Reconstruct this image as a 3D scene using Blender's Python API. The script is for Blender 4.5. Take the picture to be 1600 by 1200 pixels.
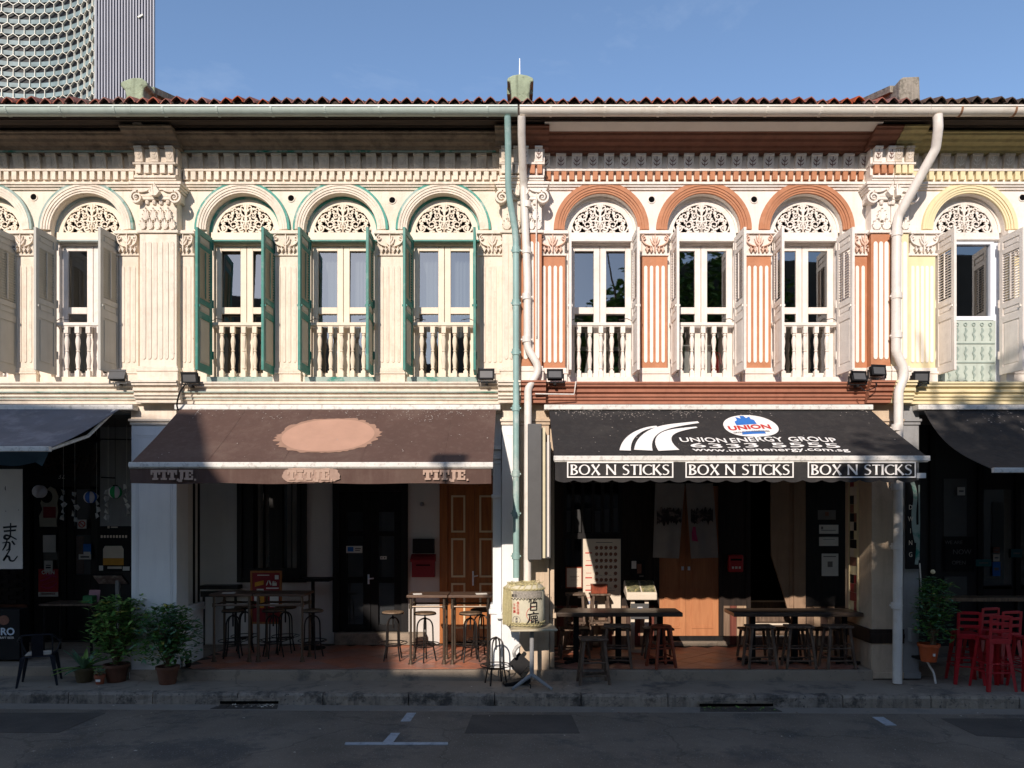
import bpy, math, random
from mathutils import Vector, Matrix
R = math.radians
PI = math.pi
for _o in list(bpy.data.objects): bpy.data.objects.remove(_o)
scene = bpy.context.scene
COL = scene.collection
# ------------------------------------------------------------------ camera, sky, sun, exposure
cam_d = bpy.data.cameras.new('camera')
cam = bpy.data.objects.new('camera', cam_d); COL.objects.link(cam)
cam.location = (0, -12, 2.62); cam.rotation_euler = (R(90), R(0.0), 0)
cam_d.sensor_width = 36; cam_d.lens = 27
cam_d.shift_x = -12/1600; cam_d.shift_y = 0.125
cam_d.clip_start = 0.1; cam_d.clip_end = 3000
scene.camera = cam
SUN = Vector((-0.25, -1.0, 0.53)).normalized()          # towards the sun
world = bpy.data.worlds.new('World'); scene.world = world; world.use_nodes = True
wn = world.node_tree.nodes; wl = world.node_tree.links
bg = wn['Background']
sky = wn.new('ShaderNodeTexSky'); sky.sky_type = 'NISHITA'; sky.sun_disc = False
sky.sun_elevation = math.asin(SUN.z); sky.sun_rotation = math.atan2(SUN.x, SUN.y)
sky.air_density = 1.0; sky.dust_density = 0.7; sky.ozone_density = 2.2; sky.altitude = 900
wt = wn.new('ShaderNodeTexCoord'); wm = wn.new('ShaderNodeMapping'); wm.inputs['Scale'].default_value = (1.2, 1.2, 3.2); wm.inputs['Rotation'].default_value = (0, R(28), 0)
wc = wn.new('ShaderNodeTexNoise'); wc.inputs['Scale'].default_value = 1.9; wc.inputs['Detail'].default_value = 7; wc.inputs['Roughness'].default_value = 0.62; wc.inputs['Distortion'].default_value = 0.5
wr = wn.new('ShaderNodeMapRange'); wr.inputs['From Min'].default_value = 0.55; wr.inputs['From Max'].default_value = 0.85; wr.inputs['To Max'].default_value = 0.22
wx = wn.new('ShaderNodeMix'); wx.data_type = 'RGBA'; wx.inputs[7].default_value = (5.5, 6.0, 6.6, 1)
wl.new(wt.outputs['Generated'], wm.inputs[0]); wl.new(wm.outputs[0], wc.inputs['Vector']); wl.new(wc.outputs['Fac'], wr.inputs['Value']); wl.new(wr.outputs[0], wx.inputs[0]); wl.new(sky.outputs[0], wx.inputs[6])
wl.new(wx.outputs[2], bg.inputs[0]); bg.inputs[1].default_value = 0.1
sun_d = bpy.data.lights.new('sun', 'SUN'); sun_d.energy = 2.5; sun_d.angle = R(0.53); sun_d.color = (1.0, 0.885, 0.785)
sun = bpy.data.objects.new('sun', sun_d); COL.objects.link(sun)
sun.rotation_euler = (-SUN).to_track_quat('-Z', 'Y').to_euler(); sun.location = (-6, -20, 20)
scene.view_settings.view_transform = 'Standard'; scene.view_settings.look = 'None'
scene.view_settings.exposure = 0.92; scene.view_settings.gamma = 1.0
scene.view_settings.use_curve_mapping = False
scene.cycles.max_bounces = 6
# ------------------------------------------------------------------ helpers
def X_(px, Y=0.0): return (px - 812) * (12 + Y) / 1200.0
def Z_(py, Y=0.0): return 2.62 + (800 - py) * (12 + Y) / 1200.0
def lin(c):
    def f(u):
        u /= 255.0
        return u/12.92 if u <= 0.04045 else ((u+0.055)/1.055)**2.4
    return (f(c[0]), f(c[1]), f(c[2]), 1.0)

def mat(name, col, rough=0.7, var=0.10, scale=2.5, bump=0.0, bscale=40, streak=None, sa=0.5, blot=None, ba=0.5, bs=1.5,
        metal=0.0, spec=0.4, fleck=None, fl=0.66, fs=30, space='W', rnd=0.0, crack=0.0):
    """procedural material: mottled base colour, optional rain streaks, blotches of wear, flecks and bump"""
    m = bpy.data.materials.new(name); m.use_nodes = True
    nt = m.node_tree; N = nt.nodes; L = nt.links
    b = N['Principled BSDF']
    if space == 'W':
        g = N.new('ShaderNodeNewGeometry'); P = g.outputs['Position']
    else:
        g = N.new('ShaderNodeTexCoord'); P = g.outputs['Object']
    c = lin(col)
    def noise(sc, detail=4, vec=None, rough_=0.6):
        n = N.new('ShaderNodeTexNoise'); n.inputs['Scale'].default_value = sc
        n.inputs['Detail'].default_value = detail; n.inputs['Roughness'].default_value = rough_
        L.new(vec if vec else P, n.inputs['Vector']); return n.outputs['Fac']
    def ramp(fac, lo, hi):
        r = N.new('ShaderNodeMapRange'); r.inputs['From Min'].default_value = lo; r.inputs['From Max'].default_value = hi
        L.new(fac, r.inputs['Value']); return r.outputs['Result']
    def mix(fac, a, bb, blend='MIX'):
        x = N.new('ShaderNodeMix'); x.data_type = 'RGBA'; x.blend_type = blend
        if isinstance(fac, float): x.inputs[0].default_value = fac
        else: L.new(fac, x.inputs[0])
        for i, v in ((6, a), (7, bb)):
            if isinstance(v, tuple): x.inputs[i].default_value = v
            else: L.new(v, x.inputs[i])
        return x.outputs[2]
    def mul(fac, k):
        x = N.new('ShaderNodeMath'); x.operation = 'MULTIPLY'; L.new(fac, x.inputs[0]); x.inputs[1].default_value = k
        return x.outputs[0]
    dark = tuple(max(0, u*(1-var*1.3)) for u in c[:3]) + (1,)
    lite = tuple(min(1, u*(1+var*0.6)) for u in c[:3]) + (1,)
    out = mix(ramp(noise(scale, 6), 0.32, 0.68), dark, lite)
    if streak:
        mp = N.new('ShaderNodeMapping'); mp.inputs['Scale'].default_value = (7, 7, 0.55); L.new(P, mp.inputs['Vector'])
        out = mix(mul(ramp(noise(1.6, 5, mp.outputs[0]), 0.5, 0.78), sa), out, lin(streak))
    if blot:
        out = mix(mul(ramp(noise(bs, 8, None, 0.72), 0.52, 0.62), ba), out, lin(blot))
    if fleck:
        out = mix(ramp(noise(fs, 3), fl, fl+0.05), out, lin(fleck))
    if crack:
        vz = N.new('ShaderNodeTexVoronoi'); vz.feature = 'DISTANCE_TO_EDGE'; vz.inputs['Scale'].default_value = crack
        vd = N.new('ShaderNodeVectorMath'); vd.operation = 'MULTIPLY_ADD'; vd.inputs[1].default_value = (0.5,0.5,0.5)
        vn = N.new('ShaderNodeTexNoise'); vn.inputs['Scale'].default_value = 3.0; vn.inputs['Detail'].default_value = 6; L.new(P, vn.inputs['Vector'])
        L.new(vn.outputs['Color'], vd.inputs[0]); L.new(P, vd.inputs[2]); L.new(vd.outputs[0], vz.inputs['Vector'])
        out = mix(mul(ramp(vz.outputs['Distance'], 0.006, 0.002), 0.4), out, tuple(u*0.35 for u in c[:3])+(1,))
    if rnd:
        oi = N.new('ShaderNodeObjectInfo'); hs = N.new('ShaderNodeHueSaturation'); rv = N.new('ShaderNodeMapRange')
        rv.inputs['To Min'].default_value = 1-rnd; rv.inputs['To Max'].default_value = 1+rnd*0.6; L.new(oi.outputs['Random'], rv.inputs['Value'])
        L.new(rv.outputs[0], hs.inputs['Value']); L.new(rv.outputs[0], hs.inputs['Saturation']); L.new(out, hs.inputs['Color']); out = hs.outputs[0]
    L.new(out, b.inputs['Base Color'])
    b.inputs['Roughness'].default_value = rough; b.inputs['Metallic'].default_value = metal
    b.inputs['Specular IOR Level'].default_value = spec
    if bump:
        bn = N.new('ShaderNodeBump'); bn.inputs['Strength'].default_value = bump; bn.inputs['Distance'].default_value = 0.02
        L.new(noise(bscale, 5), bn.inputs['Height']); L.new(bn.outputs[0], b.inputs['Normal'])
    return m

def wood(name, c1, c2, rough=0.6, sc=(2, 30, 30), spec=0.3):
    m = bpy.data.materials.new(name); m.use_nodes = True
    nt = m.node_tree; N = nt.nodes; L = nt.links; b = N['Principled BSDF']
    g = N.new('ShaderNodeNewGeometry'); mp = N.new('ShaderNodeMapping'); mp.inputs['Scale'].default_value = sc
    L.new(g.outputs['Position'], mp.inputs['Vector'])
    n = N.new('ShaderNodeTexNoise'); n.inputs['Scale'].default_value = 1.3; n.inputs['Detail'].default_value = 7
    n.inputs['Distortion'].default_value = 0.6
    L.new(mp.outputs[0], n.inputs['Vector'])
    r = N.new('ShaderNodeValToRGB'); r.color_ramp.elements[0].position = 0.3; r.color_ramp.elements[1].position = 0.7
    r.color_ramp.elements[0].color = lin(c1); r.color_ramp.elements[1].color = lin(c2)
    L.new(n.outputs['Fac'], r.inputs[0]); L.new(r.outputs[0], b.inputs['Base Color'])
    b.inputs['Roughness'].default_value = rough; b.inputs['Specular IOR Level'].default_value = spec
    bn = N.new('ShaderNodeBump'); bn.inputs['Strength'].default_value = 0.25; bn.inputs['Distance'].default_value = 0.01
    L.new(n.outputs['Fac'], bn.inputs['Height']); L.new(bn.outputs[0], b.inputs['Normal'])
    return m

def glass_mat(name, refl=0.16, tint=(0.55, 0.6, 0.62), wob=0.02):
    m = bpy.data.materials.new(name); m.use_nodes = True
    nt = m.node_tree; N = nt.nodes; L = nt.links
    N.remove(N['Principled BSDF']); out = N['Material Output']
    t = N.new('ShaderNodeBsdfTransparent'); t.inputs[0].default_value = (*tint, 1)
    g = N.new('ShaderNodeBsdfGlossy'); g.inputs['Roughness'].default_value = 0.015
    lw = N.new('ShaderNodeLayerWeight'); lw.inputs['Blend'].default_value = 0.25
    ad = N.new('ShaderNodeMath'); ad.operation = 'MULTIPLY_ADD'; ad.inputs[1].default_value = 0.6; ad.inputs[2].default_value = refl
    L.new(lw.outputs['Fresnel'], ad.inputs[0]); ad.use_clamp = True
    bn = N.new('ShaderNodeBump'); bn.inputs['Strength'].default_value = wob; bn.inputs['Distance'].default_value = 0.05
    n = N.new('ShaderNodeTexNoise'); n.inputs['Scale'].default_value = 1.5
    ge = N.new('ShaderNodeNewGeometry'); L.new(ge.outputs['Position'], n.inputs['Vector'])
    L.new(n.outputs['Fac'], bn.inputs['Height']); L.new(bn.outputs[0], g.inputs['Normal'])
    mx = N.new('ShaderNodeMixShader'); L.new(ad.outputs[0], mx.inputs[0]); L.new(t.outputs[0], mx.inputs[1]); L.new(g.outputs[0], mx.inputs[2])
    L.new(mx.outputs[0], out.inputs['Surface'])
    return m

class MB:
    """collects shapes; build() links them as ONE mesh object"""
    def __init__(s): s.v = []; s.f = []; s.m = []; s.mi = 0
    def add(s, vs, fs):
        o = len(s.v); s.v.extend([tuple(p) for p in vs]); s.f.extend([tuple(i+o for i in q) for q in fs]); s.m.extend([s.mi]*len(fs)); return s
    def box(s, x0, x1, y0, y1, z0, z1):
        return s.add([(x0,y0,z0),(x1,y0,z0),(x1,y1,z0),(x0,y1,z0),(x0,y0,z1),(x1,y0,z1),(x1,y1,z1),(x0,y1,z1)],
                     [(0,3,2,1),(4,5,6,7),(0,1,5,4),(1,2,6,5),(2,3,7,6),(3,0,4,7)])
    def obox(s, M, x0, x1, y0, y1, z0, z1):
        t = MB().box(x0,x1,y0,y1,z0,z1); return s.add([M @ Vector(p) for p in t.v], t.f)
    def prism(s, pts, y0, y1):                       # polygon in XZ (any order) extruded along Y
        n = len(pts); a = sum(pts[i][0]*pts[(i+1)%n][1]-pts[(i+1)%n][0]*pts[i][1] for i in range(n))
        if a < 0: pts = pts[::-1]
        vs = [(x,y0,z) for x,z in pts]+[(x,y1,z) for x,z in pts]
        fs = [tuple(range(n)), tuple(range(2*n-1,n-1,-1))]
        fs += [(i, i+n, (i+1)%n+n, (i+1)%n) for i in range(n)]
        return s.add(vs, fs)
    def extr(s, prof, x0, x1):                       # profile in YZ extruded along X
        n = len(prof); a = sum(prof[i][0]*prof[(i+1)%n][1]-prof[(i+1)%n][0]*prof[i][1] for i in range(n))
        if a < 0: prof = prof[::-1]
        vs = [(x0,y,z) for y,z in prof]+[(x1,y,z) for y,z in prof]
        fs = [tuple(range(n-1,-1,-1)), tuple(range(n,2*n))]
        fs += [(i, (i+1)%n, (i+1)%n+n, i+n) for i in range(n)]
        return s.add(vs, fs)
    def prism_z(s, pts, z0, z1):                     # polygon in XY extruded along Z
        n = len(pts); a = sum(pts[i][0]*pts[(i+1)%n][1]-pts[(i+1)%n][0]*pts[i][1] for i in range(n))
        if a < 0: pts = pts[::-1]
        vs = [(x,y,z0) for x,y in pts]+[(x,y,z1) for x,y in pts]
        fs = [tuple(range(n-1,-1,-1)), tuple(range(n,2*n))]
        fs += [(i, (i+1)%n, (i+1)%n+n, i+n) for i in range(n)]
        return s.add(vs, fs)
    def tube(s, pts, r, n=8, close=False):
        pts = [Vector(p) for p in pts]; k = len(pts)
        rs = r if isinstance(r, (list, tuple)) else [r]*k
        vs = []; up = None
        for i, p in enumerate(pts):
            if close: t = pts[(i+1)%k]-pts[i-1]
            else: t = pts[min(i+1,k-1)]-pts[max(i-1,0)]
            t.normalize()
            if up is None:
                up = Vector((0,0,1)) if abs(t.z) < 0.9 else Vector((0,1,0))
            u = up - t*up.dot(t)
            if u.length < 1e-4: u = t.orthogonal()
            u.normalize(); w = t.cross(u); up = u
            for j in range(n):
                a = 2*PI*j/n; vs.append(p + (u*math.cos(a)+w*math.sin(a))*rs[i])
        fs = []
        for i in range(k if close else k-1):
            i2 = (i+1) % k
            for j in range(n):
                fs.append((i*n+j, i*n+(j+1)%n, i2*n+(j+1)%n, i2*n+j))
        if not close:
            fs.append(tuple(range(n-1,-1,-1))); fs.append(tuple((k-1)*n+j for j in range(n)))
        return s.add(vs, fs)
    def lathe(s, prof, c=(0,0,0), n=12, a0=0, a1=2*PI):
        vs = []; full = abs(a1-a0-2*PI) < 1e-6; m = n if full else n+1
        for r, z in prof:
            for j in range(m):
                a = a0+(a1-a0)*j/n; vs.append((c[0]+r*math.cos(a), c[1]+r*math.sin(a), c[2]+z))
        fs = []
        for i in range(len(prof)-1):
            for j in range(n):
                j2 = (j+1) % m; fs.append((i*m+j, i*m+j2, (i+1)*m+j2, (i+1)*m+j))
        if prof[0][0] > 1e-4 and full: fs.append(tuple(range(m-1,-1,-1)))
        if prof[-1][0] > 1e-4 and full: fs.append(tuple((len(prof)-1)*m+j for j in range(m)))
        return s.add(vs, fs)
    def ribbon(s, pts, w, y0, y1):                   # flat stroke in XZ with thickness along Y
        k = len(pts); ws = w if isinstance(w, (list, tuple)) else [w]*k
        vs = []
        for i in range(k):
            a = pts[max(i-1,0)]; b = pts[min(i+1,k-1)]
            tx, tz = b[0]-a[0], b[1]-a[1]; l = math.hypot(tx,tz) or 1
            nx, nz = -tz/l*ws[i]/2, tx/l*ws[i]/2; x, z = pts[i]
            vs += [(x+nx,y0,z+nz),(x-nx,y0,z-nz),(x+nx,y1,z+nz),(x-nx,y1,z-nz)]
        fs = []
        for i in range(k-1):
            a = i*4; b = a+4
            fs += [(a,a+1,b+1,b),(a+2,b+2,b+3,a+3),(a,b,b+2,a+2),(a+1,a+3,b+3,b+1)]
        fs += [(0,2,3,1),((k-1)*4,(k-1)*4+1,(k-1)*4+3,(k-1)*4+2)]
        return s.add(vs, fs)
    def arc(s, cx, cz, r0, r1, y0, y1, a0=0, a1=PI, n=28):
        vs = []
        for i in range(n+1):
            a = a0+(a1-a0)*i/n; c, q = math.cos(a), math.sin(a)
            vs += [(cx+r0*c,y0,cz+r0*q),(cx+r1*c,y0,cz+r1*q),(cx+r0*c,y1,cz+r0*q),(cx+r1*c,y1,cz+r1*q)]
        fs = []
        for i in range(n):
            a = i*4; b = a+4
            fs += [(a,a+1,b+1,b),(a+2,b+2,b+3,a+3),(a,b,b+2,a+2),(a+1,a+3,b+3,b+1)]
        fs += [(0,2,3,1),(n*4,n*4+1,n*4+3,n*4+2)]
        return s.add(vs, fs)
    def quad(s, a, b, c, d): return s.add([a,b,c,d], [(0,1,2,3)])
    def mesh(s, name, mats, smooth=False):
        me = bpy.data.meshes.new(name); me.from_pydata(s.v, [], s.f)
        for mm in (mats if isinstance(mats, (list, tuple)) else [mats]): me.materials.append(mm)
        me.polygons.foreach_set('material_index', s.m)
        if smooth:
            me.polygons.foreach_set('use_smooth', [True]*len(me.polygons)); me.set_sharp_from_angle(angle=R(35))
        me.update(); return me
    def build(s, name, mats, parent=None, smooth=False, bevel=0, **kw):
        return inst(s.mesh(name, mats, smooth), name, parent, bevel=bevel, **kw)

def inst(me, name, parent=None, loc=None, rot=None, scale=None, bevel=0, **kw):
    o = bpy.data.objects.new(name, me); COL.objects.link(o)
    if parent is not None:
        o.parent = parent
        if parent.get('root_loc') is not None:
            M = Matrix.LocRotScale(Vector(parent['root_loc']), None, None).inverted(); o.matrix_parent_inverse = M
    if loc is not None: o.location = loc
    if rot is not None: o.rotation_euler = rot
    if scale is not None: o.scale = scale
    if bevel:
        b = o.modifiers.new('bevel', 'BEVEL'); b.width = bevel; b.segments = 2; b.limit_method = 'ANGLE'
    for k, v in kw.items(): o[k] = v
    return o

def thing(name, label, cat, loc=(0,0,0), group=None):
    o = bpy.data.objects.new(name, None); COL.objects.link(o); o.empty_display_size = 0.2
    o.location = loc; o['root_loc'] = tuple(loc); o['label'] = label; o['category'] = cat
    if group: o['group'] = group
    return o
def tag(o, label, cat, group=None):
    o['label'] = label; o['category'] = cat
    if group: o['group'] = group
    return o
def dup(root, loc, label, rotz=0.0, scale=None, group=None):
    """copy of a thing with copies of its parts and sub-parts"""
    r = root.copy(); COL.objects.link(r); r.location = loc; r.rotation_euler = (0, 0, rotz); r['label'] = label
    if scale: r.scale = scale
    if group: r['group'] = group
    for ch in list(root.children):
        c = ch.copy(); COL.objects.link(c); c.parent = r; c.matrix_parent_inverse = ch.matrix_parent_inverse
        for g in list(ch.children):
            d = g.copy(); COL.objects.link(d); d.parent = c; d.matrix_parent_inverse = g.matrix_parent_inverse
    return r

def text_mesh(body, size, mats, depth=0.002, align='CENTER', name='lettering', sx=1.0, shear=0.0, bold=0.0, spacing=1.0):
    """built-in font set as a mesh in the XZ plane, facing -Y, baseline at z=0"""
    cu = bpy.data.curves.new(name, 'FONT'); cu.body = body; cu.size = size; cu.extrude = depth; cu.align_x = align
    cu.shear = shear; cu.offset = bold; cu.resolution_u = 3; cu.space_character = spacing
    o = bpy.data.objects.new(name, cu); COL.objects.link(o)
    dg = bpy.context.evaluated_depsgraph_get(); dg.update()
    me = bpy.data.meshes.new_from_object(o.evaluated_get(dg)); bpy.data.objects.remove(o)
    me.transform(Matrix.Diagonal((sx, 1, 1, 1))); me.transform(Matrix.Rotation(R(90), 4, 'X'))
    me.materials.clear()
    for mm in (mats if isinstance(mats, (list, tuple)) else [mats]): me.materials.append(mm)
    me.name = name
    return me
def text(body, size, m, parent, x, y, z, **kw):
    return inst(text_mesh(body, size, m, **kw), kw.get('name', 'lettering'), parent, loc=(x, y, z))

def spiral(cx, cz, r, turns, a0, cw=1, n=22, r1=0.12):
    return [(cx+(r*(1-t)+r*r1*t)*math.cos(a0+cw*2*PI*turns*t), cz+(r*(1-t)+r*r1*t)*math.sin(a0+cw*2*PI*turns*t)) for t in [i/n for i in range(n+1)]]
def bez(p0, p1, p2, n=10):
    return [((1-t)**2*p0[0]+2*t*(1-t)*p1[0]+t*t*p2[0], (1-t)**2*p0[1]+2*t*(1-t)*p1[1]+t*t*p2[1]) for t in [i/n for i in range(n+1)]]
def bez3(p0, p1, p2, n=10):
    a, b, c = Vector(p0), Vector(p1), Vector(p2)
    return [a*(1-t)**2+b*2*t*(1-t)+c*t*t for t in [i/n for i in range(n+1)]]
def smooth_path(pts, rad=0.08, n=5):
    """round the corners of a polyline"""
    P = [Vector(p) for p in pts]; out = [P[0]]
    for i in range(1, len(P)-1):
        a = (P[i-1]-P[i]); b = (P[i+1]-P[i]); r = min(rad, a.length*0.45, b.length*0.45)
        out += bez3(P[i]+a.normalized()*r, P[i], P[i]+b.normalized()*r, n)
    out.append(P[-1]); return out
# ------------------------------------------------------------------ materials
M = {}
M['cream'] = mat('cream_paint', (234,221,203), 0.85, 0.07, 2.2, 0.35, 22, streak=(164,142,122), sa=0.34, blot=(216,190,166), ba=0.42, bs=2.4, fleck=(190,172,152), fl=0.70, fs=9)
M['cream_trim'] = mat('cream_trim_paint', (231,218,200), 0.75, 0.08, 5, 0.35, 60, streak=(150,132,116), sa=0.3, blot=(198,178,158), ba=0.35, bs=7)
M['cream_frame'] = mat('cream_window_paint', (230,216,194), 0.55, 0.07, 5, rnd=0.04)
M['frieze_old'] = mat('weathered_frieze', (216,202,184), 0.85, 0.14, 6, 0.3, 50, streak=(110,98,88), sa=0.45, blot=(140,126,112), ba=0.45, bs=3)
M['teal'] = mat('teal_paint', (44,128,114), 0.5, 0.16, 6, blot=(150,172,160), ba=0.25, bs=7)
M['teal_worn'] = mat('worn_teal_paint', (150,168,160), 0.65, 0.14, 5, blot=(30,122,106), ba=1.0, bs=2.6)
M['greygreen'] = mat('grey_green_paint', (168,178,172), 0.65, 0.1, 5)
M['shut_grey'] = mat('grey_shutter_paint', (186,184,174), 0.6, 0.06, 4, streak=(140,136,126), sa=0.3)
M['shut_panel'] = mat('beige_grey_panel_paint', (184,178,160), 0.6, 0.06, 4)
M['white'] = mat('white_paint', (236,227,217), 0.75, 0.05, 3, 0.3, 24, streak=(186,170,152), sa=0.36, blot=(222,206,190), ba=0.4, bs=2.6, fleck=(206,192,178), fl=0.7, fs=10)
M['white_trim'] = mat('white_trim_paint', (236,227,217), 0.65, 0.06, 6, 0.25, 60, streak=(172,158,142), sa=0.3, blot=(208,196,182), ba=0.3, bs=7, rnd=0.04)
M['white_pillar'] = mat('cool_white_paint', (236,236,234), 0.6, 0.04, 2, streak=(198,200,204), sa=0.25)
M['orange'] = mat('burnt_orange_paint', (184,124,88), 0.65, 0.08, 5, 0.15, 50, streak=(156,104,76), sa=0.4, blot=(200,148,116), ba=0.3, bs=6)
M['rust_dark'] = mat('dark_rust_paint', (122,80,62), 0.7, 0.12, 5, streak=(98,50,34), sa=0.5)
M['rust'] = mat('terracotta_red_paint', (164,108,84), 0.65, 0.1, 5, streak=(120,64,46), sa=0.45)
M['yellow'] = mat('pale_yellow_paint', (230,214,172), 0.7, 0.05, 4, 0.15, 40, streak=(205,185,130), sa=0.25)
M['olive'] = mat('weathered_olive_paint', (170,158,112), 0.75, 0.12, 5, streak=(110,100,70), sa=0.4)
M['reed'] = mat('white_reed_paint', (242,234,222), 0.7, 0.04, 6)
M['beige'] = mat('beige_plaster', (206,184,158), 0.8, 0.08, 2.5, 0.3, 30, streak=(150,128,106), sa=0.45, blot=(172,150,128), ba=0.4, bs=2)
M['greyplast'] = mat('grey_plaster', (150,150,150), 0.85, 0.1, 2.5, 0.3, 30, streak=(100,100,104), sa=0.4)
M['backwhite'] = mat('off_white_shop_wall', (212,206,200), 0.85, 0.05, 1.5, 0.15, 30, streak=(178,172,166), sa=0.2)
M['pot'] = None
M['dark_soffit'] = wood('dark_soffit_boards', (40,32,27), (68,56,47), 0.8, (1, 14, 14))
M['white_soffit'] = mat('white_soffit_paint', (225,220,210), 0.7, 0.06, 3)
M['tile_red'] = mat('terracotta_roof_tile', (152,84,64), 0.8, 0.3, 7, 0.4, 40, blot=(84,58,50), ba=0.8, bs=5, rnd=0.3)
M['tile_dark'] = mat('mossy_dark_roof_tile', (92,70,58), 0.85, 0.3, 7, 0.4, 40, blot=(70,82,58), ba=0.7, bs=4, rnd=0.4)
M['moss_cement'] = mat('mossy_green_cement', (150,160,134), 0.9, 0.18, 5, 0.6, 25, streak=(80,84,68), sa=0.8, blot=(88,92,74), ba=0.75, bs=6)
M['grey_cement'] = mat('stained_grey_cement', (158,148,134), 0.9, 0.2, 5, 0.6, 25, streak=(70,64,58), sa=0.75, blot=(84,80,68), ba=0.7, bs=5)
M['gut_grey'] = mat('grey_green_gutter_paint', (178,190,180), 0.4, 0.08, 3, streak=(130,140,132), sa=0.3, spec=0.5)
M['gut_white'] = mat('off_white_gutter_paint', (226,218,205), 0.42, 0.06, 3, blot=(184,166,142), ba=0.25, bs=4, spec=0.5)
M['rustclip'] = mat('rusty_clip', (150,108,78), 0.7, 0.2, 20)
M['pipe_teal'] = mat('teal_pipe_paint', (146,178,172), 0.5, 0.12, 2.5, blot=(188,200,194), ba=0.85, bs=1.6, fleck=(150,120,96), fl=0.72, fs=14, spec=0.5)
M['pipe_white'] = mat('white_pvc', (230,222,212), 0.45, 0.06, 3, streak=(180,166,150), sa=0.5, blot=(206,194,180), ba=0.4, bs=5, spec=0.5)
M['glass'] = glass_mat('window_glass', 0.25)
M['glass_dark'] = glass_mat('shop_glass', 0.09, (0.62,0.64,0.66))
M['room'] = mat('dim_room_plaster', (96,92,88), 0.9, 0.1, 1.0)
M['hole'] = mat('opening_black', (10,10,11), 0.95, 0.1, 3, spec=0.1)  # near black paint stands for the darkness inside openings
M['alum'] = mat('white_aluminium', (236,240,248), 0.3, 0.03, 5, spec=0.5)
M['fret'] = mat('pale_green_panel', (186,196,186), 0.7, 0.08, 6, streak=(140,150,140), sa=0.4)
M['fret2'] = mat('grey_green_fret', (150,164,156), 0.7, 0.08, 6)
M['black'] = mat('black_paint', (24,24,26), 0.65, 0.2, 6, spec=0.2)
M['blackwood'] = wood('black_stained_wood', (16,15,16), (34,31,30), 0.5, (14, 14, 1.5))
M['darkwood'] = wood('dark_brown_wood', (28,22,19), (52,40,33), 0.6, (14, 14, 1.2))
M['metal_dark'] = mat('dark_steel', (52,49,48), 0.42, 0.2, 9, metal=0.6, blot=(86,70,58), ba=0.3, bs=12)
M['metal_pipe'] = mat('aged_steel_pipe', (118,104,90), 0.4, 0.2, 9, metal=0.75, blot=(80,62,50), ba=0.4, bs=9)
M['bar_white'] = mat('awning_bar_enamel', (226,222,214), 0.35, 0.08, 6, blot=(130,124,114), ba=0.45, bs=14, spec=0.5)
M['seatwood'] = wood('worn_seat_wood', (104,84,66), (150,126,102), 0.55, (20, 6, 6))
M['tablewood'] = wood('bar_table_wood', (78,60,50), (116,92,76), 0.45, (3, 26, 20))
M['tablewood2'] = wood('black_brown_table_wood', (54,44,38), (88,74,62), 0.35, (3, 26, 20), 0.5)
M['stoolwood'] = wood('grey_brown_stool_wood', (72,58,48), (122,102,86), 0.6, (16, 16, 4))
M['redwood'] = wood('reddish_round_stool_wood', (112,52,34), (150,74,48), 0.45, (16, 16, 4))
M['doorwood'] = wood('varnished_door_wood', (148,88,44), (182,114,60), 0.4, (16, 16, 1.2), 0.5)
M['doorcream'] = mat('door_panel_bead_cream', (224,206,170), 0.5, 0.05, 6)
M['dooro'] = wood('orange_timber_door', (176,116,78), (194,134,92), 0.5, (12, 12, 1.5))
M['red'] = mat('red_enamel', (182,34,42), 0.4, 0.1, 8, spec=0.5)
M['red_post'] = mat('dark_red_enamel', (142,30,40), 0.45, 0.1, 8, spec=0.5)
M['paper'] = mat('white_paper', (226,222,214), 0.8, 0.05, 6)
M['paper2'] = mat('cream_paper', (222,208,188), 0.8, 0.05, 6)
M['ink'] = mat('black_ink', (22,20,22), 0.8, 0.05, 6)
M['inkred'] = mat('red_ink', (196,50,42), 0.8, 0.05, 6)
M['inkblue'] = mat('blue_ink', (46,112,190), 0.7, 0.05, 6)
M['inkgrey'] = mat('grey_ink', (120,116,112), 0.8, 0.05, 6)
M['inkamber'] = mat('amber_ink', (212,150,52), 0.7, 0.1, 9)
M['inkbrown'] = mat('brown_ink', (134,90,72), 0.8, 0.2, 30)
M['inkpink'] = mat('pink_ink', (190,60,110), 0.8, 0.2, 30)
M['signgrey'] = mat('grey_sign_casing', (84,84,84), 0.5, 0.08, 6, spec=0.4)
M['signface'] = mat('cream_sign_face', (214,204,172), 0.5, 0.06, 6)
M['terracotta'] = mat('terracotta_pot', (156,84,56), 0.8, 0.12, 9, streak=(110,64,46), sa=0.3)
M['brownpot'] = mat('brown_glazed_pot', (104,66,48), 0.6, 0.16, 8, streak=(66,44,34), sa=0.4)
M['olivepot'] = mat('olive_brown_pot', (92,78,52), 0.6, 0.2, 8)
M['soil'] = mat('soil', (44,34,27), 0.95, 0.2, 30)
M['leaf1'] = mat('dark_green_leaf', (92,136,64), 0.5, 0.35, 9, spec=0.4)
M['leaf2'] = mat('mid_green_leaf', (146,182,92), 0.5, 0.35, 9, spec=0.4)
M['leaf3'] = mat('blue_green_leaf', (104,142,108), 0.5, 0.25, 9, spec=0.4)
M['leaf4'] = mat('yellowing_leaf', (190,180,84), 0.55, 0.3, 9)
M['stem'] = mat('woody_stem', (112,92,70), 0.8, 0.2, 12)
M['straw'] = mat('straw_rope', (196,184,138), 0.9, 0.16, 30, 0.6, 120)
M['barrel'] = mat('aged_barrel_wrap', (214,206,180), 0.8, 0.09, 7, 0.4, 110, streak=(168,152,118), sa=0.4)
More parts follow.
